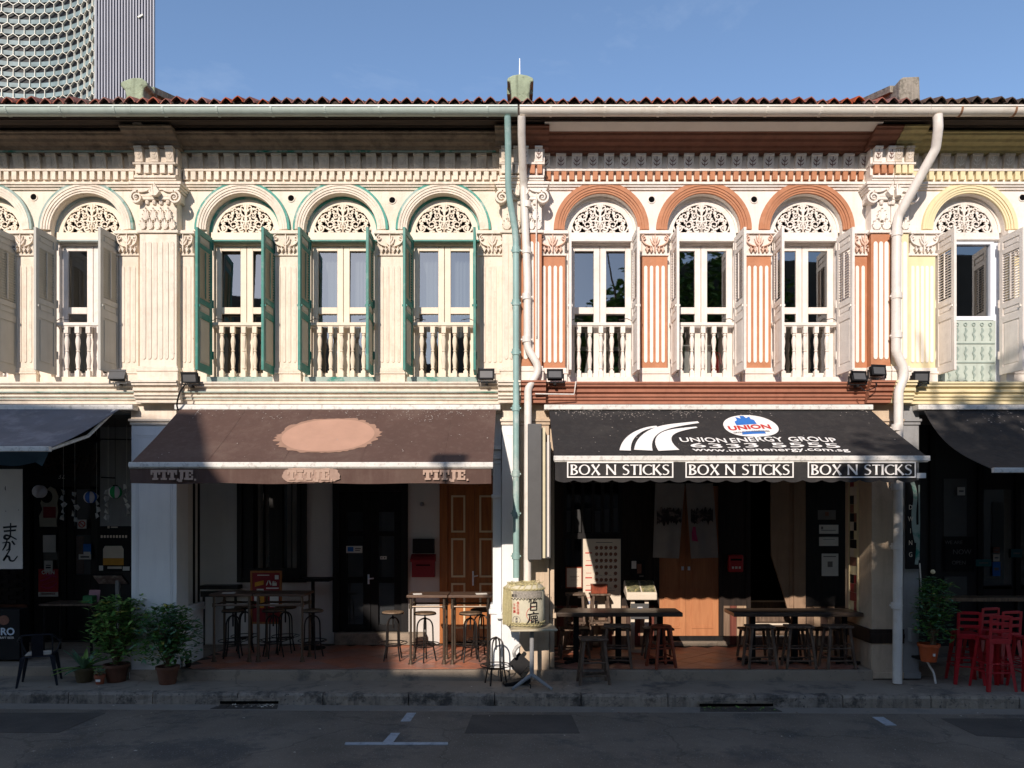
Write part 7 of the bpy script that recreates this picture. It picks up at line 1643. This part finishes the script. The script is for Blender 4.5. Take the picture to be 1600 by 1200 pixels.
# table with small box and card, metal armchair
Y = 1.2; t = thing('cafe_table', 'small wooden topped table behind the dark metal chair', 'table', (X_(100,Y),Y,ZF)); b = MB(); zt = Z_(944,Y); b.box(X_(60,Y),X_(144,Y),Y,Y+0.6,zt-0.035,zt); b.build('tabletop', M['stoolwood'], t, bevel=0.006)
for px in (64,140):
    for y in (Y+0.06,Y+0.54): b = MB(); b.tube([(X_(px,Y),y,ZF),(X_(px+(3 if px < 100 else -3),Y),y,zt-0.035)],0.022,6); b.build('leg', M['metal_dark'], t)
b = MB(); b.box(X_(124,Y),X_(139,Y),Y+0.1,Y+0.25,zt+0.001,zt+0.13); tag(b.build('napkin_box', mat('green_box',(50,120,72),0.6,0.1,8), bevel=0.006), 'small green box on the table behind the plants', 'box')
b = MB(); b.obox(Matrix.Translation((X_(132,Y),Y+0.3,zt+0.135)) @ Matrix.Rotation(R(-12),4,'X'), -0.09,0.10,-0.004,0.004,-0.132,0.08); tag(b.build('menu_card', mat('pink_card',(196,150,160),0.7,0.1,12)), 'pink menu card standing behind the green box', 'menu card')
def sheet_chair():
    t = thing('metal_armchair', 'dark sheet metal armchair with pale cushion on the pavement at left', 'chair', (0,0,0)); m = mat('dark_blue_grey_steel',(44,46,54),0.4,0.15,7,metal=0.5)
    b = MB(); b.box(-0.2,0.2,-0.19,0.19,0.43,0.45); b.build('seat', m, t, bevel=0.01)
    b = MB(); b.box(-0.17,0.17,-0.16,0.16,0.452,0.475); b.build('cushion', M['paper2'], t, bevel=0.012)
    for sx in (-1,1):
        for sy in (-1,1):
            l = MB(); l.add([(sx*0.19+a,sy*0.18+c,0.44) for a,c in ((-.032,-.02),(.032,-.02),(.032,.02),(-.032,.02))]+[(sx*0.26+a,sy*0.25+c,0.0) for a,c in ((-.014,-.012),(.014,-.012),(.014,.012),(-.014,.012))],[(0,1,2,3),(7,6,5,4),(0,4,5,1),(1,5,6,2),(2,6,7,3),(3,7,4,0)]); l.build('leg', m, t)
    b = MB(); b.obox(Matrix.Translation((0,-0.19,0.45)) @ Matrix.Rotation(R(10),4,'X'), -0.075,0.075,-0.004,0.004,0.0,0.32); b.build('back_slat', m, t)
    b = MB(); b.tube(smooth_path([(-0.27,0.16,0.64),(-0.27,-0.12,0.67),(-0.2,-0.25,0.78),(0.2,-0.25,0.78),(0.27,-0.12,0.67),(0.27,0.16,0.64)],0.08),0.014,8)
    for sx in (-1,1): b.tube([(sx*0.27,0.16,0.64),(sx*0.2,0.17,0.44)],0.012,6); b.tube([(sx*0.19,-0.18,0.45),(sx*0.2,-0.25,0.78)],0.012,6)
    b.build('arm_frame', m, t, smooth=True); return t
c = sheet_chair(); c.location = (X_(62,-.28),-0.28,0.003); c.rotation_euler = (0,0,R(24))
# ceiling fan
Y = 1.1; x, z = X_(145,Y), Z_(686,Y); t = thing('ceiling_fan', 'black ceiling fan under the walkway ceiling by the left pillar', 'fan', (x,Y,4.22)); b = MB(); b.tube([(x,Y,4.22),(x,Y,z+0.08)],0.015,6); b.build('downrod', M['black'], t)
b = MB(); b.lathe([(0.02,0.14),(0.05,0.06),(0.11,0.02),(0.12,-0.03),(0.07,-0.06),(0,-0.06)],(x,Y,z),16); b.build('motor', M['black'], t, smooth=True)
for k in range(3):
    a = R(8+120*k); b = MB(); b.obox(Matrix.Translation((x,Y,z)) @ Matrix.Rotation(a,4,'Z') @ Matrix.Rotation(R(10),4,'X'), 0.1,0.62,-0.06,0.06,-0.006,0.006); b.build('blade', M['black'], t)

# ================================================================== HOUSE D FRONTAGE
Y = 0.9; t = thing('bar_counter', 'narrow wooden bar counter behind the red stools', 'counter', (X_(1560,Y),Y,ZF)); b = MB(); b.box(X_(1466,Y),10.1,Y,Y+0.35,Z_(940,Y),Z_(934,Y)); b.build('countertop', M['seatwood'], t, bevel=0.006)
for px in (1507,1600): b = MB(); b.box(X_(px,Y)-0.03,X_(px,Y)+0.03,Y+0.12,Y+0.18,ZF,Z_(940,Y)); b.build('support', M['blackwood'], t)
def high_stool():
    t = thing('high_stool', 'x', 'stool', (0,0,0), 'red sheet metal high stools'); m = M['red']
    b = MB(); b.box(-0.165,0.165,-0.165,0.165,0.745,0.765); b.box(-0.168,0.168,-0.172,-0.165,0.69,0.765); b.box(-0.168,0.168,0.165,0.172,0.69,0.765); b.build('seat', m, t, bevel=0.012)
    for sx in (-1,1):
        for sy in (-1,1):
            tp, ft = (sx*0.15,sy*0.15,0.75), (sx*0.225,sy*0.225,0.0); l = MB()
            for ax in (0,1):
                w0, w1 = 0.036, 0.022; dx, dy = (1,0) if ax == 0 else (0,1); s_ = -sx if ax == 0 else -sy
                A = [(tp[0],tp[1],tp[2]),(tp[0]+dx*s_*w0*2,tp[1]+dy*s_*w0*2,tp[2]),(ft[0]+dx*s_*w1*2,ft[1]+dy*s_*w1*2,0),(ft[0],ft[1],0)]; o = (0,-sy*0.004,0) if ax == 0 else (-sx*0.004,0,0)
                l.add(A+[(p[0]+o[0],p[1]+o[1],p[2]) for p in A],[(0,1,2,3),(7,6,5,4),(0,4,5,1),(1,5,6,2),(2,6,7,3),(3,7,4,0)])
            l.build('leg', m, t)
    f = lambda z: 0.15+0.075*(0.75-z)/0.75
    for z in (0.27,0.40):
        q = f(z); b = MB(); b.tube([(-q,-q,z),(q,-q,z),(q,q,z),(-q,q,z)],0.011,6,close=True); b.build('foot_rail', m, t)
    b = MB(); zb = 0.765
    for sx in (-1,1): b.obox(Matrix.Translation((sx*0.15,-0.165,zb)) @ Matrix.Rotation(R(4),4,'X'), -0.022,0.022,-0.006,0.006,-0.02,0.335)
    for a, c in ((0.30,0.345),(0.20,0.245),(0.09,0.14)): b.obox(Matrix.Translation((0,-0.165,zb)) @ Matrix.Rotation(R(4),4,'X'), -0.13,0.13,-0.005,0.005,a,c)
    b.build('backrest', m, t, bevel=0.004); return t
hs = high_stool()
for i, (px, Y, rz, lb) in enumerate(((1551,-0.62,3,'red metal high stool in front, second from the right edge'),(1609,-0.62,-4,'red metal high stool in front, cut by the right edge'),(1508,-0.18,-12,'red metal high stool next to the hanging plant'),(1567,-0.10,8,'red metal high stool behind the front two'),(1648,-0.10,0,'red metal high stool outside, rightmost of the back row'),(1533,0.32,14,'red metal high stool farthest back, against the wooden counter'))):
    if i == 0: hs.location = (X_(px,Y),Y,0.003); hs.rotation_euler = (0,0,R(rz)); hs['label'] = lb
    else: dup(hs, (X_(px,Y),Y,0.003), lb, R(rz))
Y = YD-0.05
t = label_plate(1477,1522,839,893,Y,'chalk_board','black chalk board reading NOW on the dark wall behind the plant','chalk board',M['black'],[])
text('WE ARE', 0.09, IG, t, X_(1490,Y), Y-0.003, Z_(850,Y), name='lettering'); text('NOW', 0.13, IG, t, X_(1503,Y), Y-0.003, Z_(866,Y), name='lettering'); text('OPEN', 0.1, IG, t, X_(1498,Y), Y-0.003, Z_(882,Y), name='lettering')
label_plate(1476,1511,901,932,Y,'notice','plain grey board below the chalk board','board',M['signgrey'],[])
for a, b_, c, d, m, lb in ((1552,1562,855,864,M['inkbrown'],'brown square sticker on the dark glass, top of the column'),(1552,1562,866,877,P2,'cream square sticker on the dark glass, second of the column'),(1551,1563,878,900,M['inkblue'],'blue round edged sticker on the dark glass, lowest of the column'),(1525,1549,874,885,mat('teal_sticker',(40,110,108),0.6,0.1,6),'teal strip sticker on the dark glass left of the column'),(1580,1597,858,871,mat('teal_board',(36,92,98),0.6,0.1,6),'teal board on the dark glass at the right edge'),(1496,1508,761,774,P_,'small white camera notice high on the grey panel')):
    label_plate(a,b_,c,d,Y,'sticker',lb,'sticker',m,[(.2,.8,.4,.6,IG)],'stickers on the dark shop front')
Yv = -0.1; t = thing('vertical_sign', 'narrow painted vertical sign with pale letters beside the slanted downpipe', 'sign', (X_(1427,Yv),Yv,Z_(890,Yv))); x0, x1 = X_(1416,Yv), X_(1437,Yv)
b = MB(); b.box(x0,x1,Yv,Yv+0.04,Z_(889,Yv),Z_(750,Yv)); b.build('board', M['black'], t, bevel=0.004)
b = MB()
for i, (p, w) in enumerate(((bez((.45,.98),(.8,.85),(.6,.7)),.06),(bez((.6,.72),(.45,.5),(.8,.3)),.07),(bez((.8,.5),(.95,.3),(.75,.05)),.05),([(.95,.95),(.97,.5),(.93,.1)],.02))): b.ribbon([(x0+(x1-x0)*u,Z_(889,Yv)+1.37*v) for u,v in p],w,Yv-0.004-0.0003*i,Yv)
b.build('painted_swirl', M['teal_worn'], t)
for i, ch in enumerate('DWING'): text(ch, 0.105, M['paper2'], t, x0+0.065, Yv-0.006, Z_(796+18.5*i,Yv), name='lettering', sx=0.75)

# ================================================================== PLANTS
def pot(t, x, y, z, r, h, m):
    b = MB(); b.lathe([(0.0,0.0),(r*0.72,0.0),(r*0.95,h-0.045),(r*1.06,h-0.045),(r*1.06,h),(r*0.94,h),(r*0.90,h-0.04),(0.0,h-0.04)],(x,y,z),24); po = b.build('pot', m, t, smooth=True)
    b = MB(); b.lathe([(r*0.9,h-0.039),(0.0,h-0.02)],(x,y,z),16); b.build('soil', M['soil'], po); return po
def leaf(b, p, d, L, W, up):
    d = d.normalized(); s_ = d.cross(up); s_ = s_.normalized() if s_.length > 1e-3 else Vector((1,0,0)); n = s_.cross(d)
    q = [p, p+d*L*0.35+s_*W*0.5-n*0.1*W, p+d*L*0.75+s_*W*0.36-n*L*0.10, p+d*L-n*L*0.22, p+d*L*0.75-s_*W*0.36-n*L*0.10, p+d*L*0.35-s_*W*0.5-n*0.1*W, p+d*L*0.5+n*W*0.12-n*L*0.04]
    b.add(q,[(0,1,6),(1,2,6),(2,3,6),(3,4,6),(4,5,6),(5,0,6)])
def bush(t, x, y, z, w, d, h, nst, nl, L, seed, mats=('leaf1','leaf2'), gap=0.25):
    rr = random.Random(seed); st = MB(); tips = []
    for k in range(nst):
        a = rr.uniform(0,2*PI); q = rr.uniform(0.25,1)**0.6; tx, ty, tz = x+w/2*q*math.cos(a), y+d/2*q*math.sin(a), z+h*rr.uniform(0.55,1.0)
        c0 = (x+rr.uniform(-.03,.03), y+rr.uniform(-.03,.03), z-0.02); mid = (x+(tx-x)*0.35, y+(ty-y)*0.35, z+(tz-z)*0.55)
        P = bez3(c0, mid, (tx,ty,tz), 8); st.tube(P, [0.011-0.0011*i for i in range(9)], 5); tips.append(P)
    st.build('stem', M['stem'], t, smooth=True)
    b = MB()
    for k in range(nl):
        q_ = rr.random(); b.mi = 0 if q_ < 0.55 else 1 if q_ < 0.96 else 2; a = rr.uniform(0,2*PI); dr = Vector((math.cos(a),math.sin(a),rr.uniform(-0.4,0.9)))
        if k % 5 < 2:
            P = rr.choice(tips); i = rr.uniform(2.5,8.0); p = P[int(i)].lerp(P[min(8,int(i)+1)], i-int(i))+dr*rr.uniform(0,0.06)
        else:                                               # leaves through the whole crown, thicker near its outside
            t_ = rr.random()**0.8; q = rr.random()**0.45; a3 = rr.uniform(0,2*PI); sp = (0.42+0.62*math.sin(PI*min(1,0.12+t_*0.80)))*(1+0.18*math.sin(3*a3+seed)+0.1*math.sin(t_*13+a3*2))
            p = Vector((x+w/2*q*sp*math.cos(a3), y+d/2*q*sp*math.sin(a3), z+h*(0.03+0.97*t_*(1-0.12*q*q))+rr.gauss(0,0.02)))
        if rr.random() < 0.3:
            for m_ in range(4): a2 = a+m_*1.6; leaf(b, p, Vector((math.cos(a2),math.sin(a2),0.5)), L*rr.uniform(.6,1), L*0.36, Vector((0,0,1)))
        else: leaf(b, p, dr, L*rr.uniform(.45,1.35), L*rr.uniform(.28,.48), Vector((0,0,1)))
    b.build('foliage', [M[q] for q in mats]+[M['leaf4']], t, kind='stuff')
def potted(name, label, px, Y, r, h, m, z=0.003, grp='potted plants'):
    x = X_(px,Y); t = thing(name, label, 'potted plant', (x,Y,z), grp); pot(t, x, Y, z, r, h, m); return t, x, Y, z+h
t, x, y, z = potted('potted_shrub', 'leafy potted shrub in a brown pot left of the white pillar, the taller of two', 182, -0.12, 0.18, 0.27, M['brownpot']); bush(t, x, y, z, 0.95, 0.6, 1.06, 26, 900, 0.125, 1)
t, x, y, z = potted('potted_shrub', 'leafy potted shrub in a flared brown pot in front of the white pillar', 262, -0.28, 0.165, 0.27, M['brownpot']); bush(t, x, y, z, 0.95, 0.5, 0.95, 26, 900, 0.12, 2, ('leaf1','leaf3'))
t, x, y, z = potted('potted_rosette_plant', 'broad strap leaved plant in an olive pot, leftmost of the pots', 132, -0.14, 0.15, 0.22, M['olivepot']); rr = random.Random(3)
for k in range(22):
    a = 2*PI*k/22*2.4+rr.uniform(-.2,.2); el = rr.uniform(0.1,1.1); Ln = rr.uniform(.3,.46); b = MB(); pts = []; W_ = rr.uniform(.05,.07); dv = Vector((math.cos(a),math.sin(a),0)); sv = Vector((-math.sin(a),math.cos(a),0)); vs = []
    for i in range(7):
        u = i/6; c0 = Vector((x,y,z-0.02))+dv*(0.03+Ln*u*math.cos(el*0.9))+Vector((0,0,1))*(Ln*u*math.sin(el)*1.0-0.22*u*u*Ln); ww = W_*math.sin(PI*min(1,u*0.86+0.12))
        vs += [c0-sv*ww/2+Vector((0,0,.012)), c0, c0+sv*ww/2+Vector((0,0,.012))]
    b.add(vs,[(i*3+j,i*3+j+1,i*3+j+4,i*3+j+3) for i in range(6) for j in range(2)]); b.build('leaf', M['leaf3'] if k % 3 else M['leaf2'], t, smooth=True)
t, x, y, z = potted('small_potted_plant', 'tiny plant in a small terracotta pot with white label', 156, -0.30, 0.075, 0.14, M['terracotta']); bush(t, x, y, z, 0.2, 0.18, 0.1, 6, 40, 0.05, 5, ('leaf3','leaf2'))
b = MB(); b.box(x-0.02,x+0.05,y-0.083,y-0.078,0.05,0.085); b.build('pot_label', M['paper'], t)
t, x, y, z = potted('small_potted_plant', 'tiny dark pot with sparse sprout beside the partition plinth', 294, 0.15, 0.05, 0.1, M['black'], ZF); bush(t, x, y, z, 0.14, 0.1, 0.12, 4, 22, 0.04, 6)
for px in (150,): pass
xh, yh, zh = X_(1451,-.32), -0.32, Z_(1033,-.32)
t = thing('hanging_plant', 'bushy plant in an orange pot hung on the grey pillar at right', 'potted plant', (xh,yh,zh), 'potted plants'); pot(t, xh, yh, zh, 0.15, 0.27, mat('orange_plastic_pot',(190,88,44),0.55,0.06,6)); bush(t, xh+0.08, yh+0.02, zh+0.25, 0.62, 0.4, 1.02, 24, 800, 0.105, 9, ('leaf1','leaf3'))
b = MB(); b.box(xh-0.016,xh+0.016,yh-0.16,yh-0.15,zh+0.10,zh+0.14); b.build('pot_label', M['paper'], t); b = MB(); b.box(xh-0.1,xh+0.1,yh+0.1,0.0,zh+0.0,zh+0.03); b.build('pot_bracket', M['black'], t)
b = MB(); b.lathe([(0,-.03),(0.03,-.015),(0.036,0.01),(0.02,0.035),(0,0.04)],(X_(1451,-.3),-0.42,Z_(893,-.3)),8); b.build('yellow_flower', M['yellow'], t)
b = MB(); b.tube(smooth_path([(X_(1449,-.3),-0.3,Z_(1034,-.3)),(X_(1452,-.3),-0.3,Z_(1040,-.3)),(X_(1459,-.3),-0.3,Z_(1050,-.3)),(X_(1462,-.3),-0.3,Z_(1068,-.3))],.05),[0.012]*7+[0.018]*7 if False else 0.017,6); tag(b.build('drain_tube', M['pipe_white'], smooth=True), 'bent white tube below the orange hanging pot', 'tube')
b = MB(); b.tube([(X_(1437,-.14),-0.14,Z_(880,-.14)),(X_(1441,-.14),-0.14,Z_(945,-.14))],0.01,6); tag(b.build('wall_rod', M['pipe_white']), 'thin white rod on the grey pillar above the hanging plant', 'rod')
b = MB(); b.box(X_(1424,-.12),X_(1436,-.12),-0.12,0.0,Z_(1003,-.1),Z_(985,-.1)); b.box(X_(1423,-.12),X_(1437,-.12),-0.14,0.0,Z_(984.5,-.1),Z_(981,-.1)); tag(b.build('meter_box', M['greyplast'], bevel=0.006), 'small grey meter box low on the grey pillar by the hanging pot', 'box')
rr = random.Random(14); b = MB()
for k in range(60):
    x, y = rr.uniform(-8,8), rr.choice((rr.uniform(-1.5,-0.1),rr.uniform(-3.6,-1.2))); zz = (0.006 if y > kx(x)+0.16 else ZR+0.008); s_ = rr.uniform(.012,.03); a = rr.uniform(0,6.3)
    if kx(x) < y < kx(x)+0.16: zz = 0.012
    b.mi = rr.choice((0,1,1)); b.add([(x+s_*math.cos(a),y+s_*math.sin(a),zz),(x-s_*.5*math.sin(a),y+s_*.5*math.cos(a),zz+.006),(x-s_*math.cos(a),y-s_*math.sin(a),zz),(x+s_*.5*math.sin(a),y-s_*.5*math.cos(a),zz+.003)],[(0,1,2,3)])
b.build('fallen_leaves', [M['inkbrown'], M['paper2']], kind='stuff')

# ================================================================== TOWER in the distance
D = 250.0; s = 1200/D; XT1 = (150-812)/s; XT2 = (242-812)/s; XT0 = XT1-45
t = thing('office_tower', 'distant tower with hexagon patterned curved facade and ribbed flat end wall', 'tower', ((XT0+XT2)/2, D-12, 0)); yb0 = D-12
ha = mat('hex_frame_white',(222,218,206),0.5,0.03,0.3); gt = mat('teal_spandrel_glass',(122,140,144),0.5,0.3,0.25,spec=0.25); gd = mat('dark_tower_glass',(30,32,38),0.5,0.3,0.08,spec=0.2)
Rc = 42.0; pit = 3.58; hp = 3.62; zc0 = 118.0
def arcpt(sarc):                         # concave arc: right end is the nearest
    th = sarc/Rc; return (XT1-0.0-Rc*math.sin(R(44))+Rc*math.sin(th), yb0+Rc*math.cos(th)-Rc*math.cos(R(44)))
smax = Rc*R(44); ncol = int(2*smax/pit)
b = MB(); n = 40; vs = []
for i in range(n+1):
    x, y = arcpt(-smax+2*smax*i/n); vs += [(x,y+0.9,0),(x,y+0.9,200)]
b.add(vs,[(2*i,2*i+2,2*i+3,2*i+1) for i in range(n)]); b.build('glazing', gd, t, smooth=True)
b = MB()
for k in range(28):
    z = zc0-12+k*hp*1.0; vs = []
    for i in range(n+1): x, y = arcpt(-smax+2*smax*i/n); vs += [(x,y+0.45,z-1.95),(x,y+0.45,z-0.45)]
    b.add(vs,[(2*i,2*i+2,2*i+3,2*i+1) for i in range(n)])
    vs = []
    for i in range(n+1): x, y = arcpt(-smax+2*smax*i/n); vs += [(x,y+0.45,z-0.45),(x,y+0.95,z-0.45)]
    b.add(vs,[(2*i,2*i+2,2*i+3,2*i+1) for i in range(n)])
b.build('spandrel_band', gt, t, smooth=True, kind='stuff')
h = MB(); hw, hv, q = pit/2, hp*2/3, 0.17
P6 = [(0,hv),(hw,hv/2),(hw,-hv/2),(0,-hv),(-hw,-hv/2),(-hw,hv/2)]
for i in range(6):
    a, c = P6[i], P6[(i+1) % 6]; h.ribbon([a,c],q*1.1,-0.12,0.45)
hme = h.mesh('hex_frame', ha)
row = 0; z = 130.5; cnt = 0
while z < 178:
    for c_ in range(ncol//2-4, ncol+1):
        sa = smax-pit*(ncol-c_)-(pit/2 if row % 2 else 0)
        if sa+pit/2 > smax+0.3: continue
        x, y = arcpt(sa)
        if x < XT1-41 or cnt >= 299: continue
        cnt += 1; inst(hme, 'hex_frame', t, loc=(x,y,z), rot=(0,0,-sa/Rc))
    z += hp; row += 1
b = MB(); b.prism_z([(XT1+0.1,yb0+0.6),(XT2-0.2,yb0+0.6),(XT2*1.16,yb0+30),(XT1*1.2,yb0+30)], 0, 205); b.build('end_wall', mat('shaded_end_cladding',(58,60,82),0.6,0.06,0.1), t)  # shade on this face is put into the end wall colour
b = MB(); nf = 21
for i in range(nf): x = XT1+0.1+(XT2-XT1-0.5)*i/(nf-1); b.box(x-0.22,x+0.22,yb0-0.2,yb0+0.62,0,205)
b.build('vertical_fins', mat('shaded_fin_cladding',(138,140,152),0.5,0.05,0.1), t, kind='stuff')  # fins toned down in colour for the same shaded face
b = MB(); b.box(XT1-0.35,XT1+0.05,yb0-0.3,yb0+3,0,205); b.build('corner_fin', mat('corner_fin_cladding',(150,156,162),0.5,0.05,0.1), t)
b = MB(); b.box(XT1-60,XT1,yb0+14,yb0+30,0,205); b.build('core', gd, t)
b = MB(); b.obox(Matrix.Translation(((221-812)/s,yb0-0.6,2.62+(800-27)/s)) @ Matrix.Rotation(R(-30),4,'Y'), -0.9,0.9,-0.2,0.3,-0.25,0.25); b.build('facade_fixture', ha, t)

# ================================================================== ACROSS THE STREET (behind the camera: shade, reflections)
YO = -16.0; M['oppdark'] = mat('dark_low_bounce_plaster', (98,92,86), 0.9, 0.15, 2)  # unseen facades coloured dark to cut light bounced into the shop fronts
def opp(label, pts, dpt, m, wins=True):
    xs = [p[0] for p in pts]; t = thing('opposite_shophouse', label, 'building', ((min(xs)+max(xs))/2, YO-dpt/2, ZR), 'buildings across the street')
    b = MB(); b.prism(pts, YO-dpt, YO); b.build('wall', m, t)
    x = min(xs)+1.2
    while x < max(xs)-1.5 and wins:
        for z0 in (1.0, 4.6):
            w = MB(); w.box(x,x+1.0,YO,YO+0.06,z0,z0+2.0); w.build('window', M['blackwood'], t)
        x += 2.2
opp('tall dark plaster building across the street at the left with a stepped sloping gable', [(-22,ZR),(-22,12.7),(-13.4,12.9),(-10.4,12.6),(-8.8,12.45),(-7.75,10.85),(-5.95,8.65),(-5.95,ZR)], 7, M['oppdark'])
opp('low dark shophouse across the street behind the camera', [(-5.9,ZR),(-5.9,8.60),(-3.7,8.55),(-3.25,9.7),(0.9,9.8),(0.9,ZR)], 7, M['oppdark'])
opp('shaded shophouse across the street behind the tree', [(0.95,ZR),(0.95,8.7),(1.35,10.0),(2.1,11.1),(3.4,11.7),(6.0,12.0),(24,12.2),(24,ZR)], 7, M['oppdark'])
t = thing('street_tree', 'large leafy street tree across the road at the right', 'tree', (4.6,-14.6,ZR)); b = MB(); b.tube([(4.6,-14.6,ZR),(4.5,-14.6,3),(4.4,-14.5,6.5)],[0.3,0.24,0.18],10)
rr = random.Random(31)
for k in range(9):
    a = rr.uniform(0,6.3); b.tube(bez3((4.4,-14.5,5.5+rr.uniform(-1,1)),(4.4+1.2*math.cos(a),-14.5+0.8*math.sin(a),8),(4.6+3.4*math.cos(a),-14.5+1.6*math.sin(a),rr.uniform(8.5,12.5)),8),[0.12-0.012*i for i in range(9)],6)
b.build('trunk', M['stem'], t, smooth=True)
b = MB()
for k in range(5200):
    while True:
        u, v, w = rr.uniform(-1,1), rr.uniform(-1,1), rr.uniform(-1,1)
        if u*u+v*v+w*w < 1: break
    p = Vector((4.9+5.0*u, -14.4+1.5*v, 9.1+3.6*w*(1-0.12*u*u)))
    if p.x < 1.05+0.35*math.sin(p.z*1.7)+(max(0,p.z-8.8))*0.72: continue
    a = rr.uniform(0,6.3); b.mi = k % 2; leaf(b, p, Vector((math.cos(a),math.sin(a),rr.uniform(-.8,.4))), 0.30, 0.2, Vector((0,0,1)))
b.build('crown', [M['leaf1'], M['leaf2']], t, kind='stuff')
xl, yl, zl = -3.82, -13.0, 9.40
t = thing('street_lamp', 'tall street lamp behind the viewpoint, casting its shadow on the brown awning', 'street lamp', (xl,yl,ZR)); b = MB(); b.tube([(xl,yl,ZR),(xl,yl,zl-0.1)],[0.09,0.05],10); b.build('pole', M['greyplast'], t, smooth=True)
b = MB(); b.box(xl-0.23,xl+0.23,yl-0.12,yl+0.12,zl-0.1,zl+0.12); b.build('lamp_head', M['greyplast'], t, bevel=0.03)
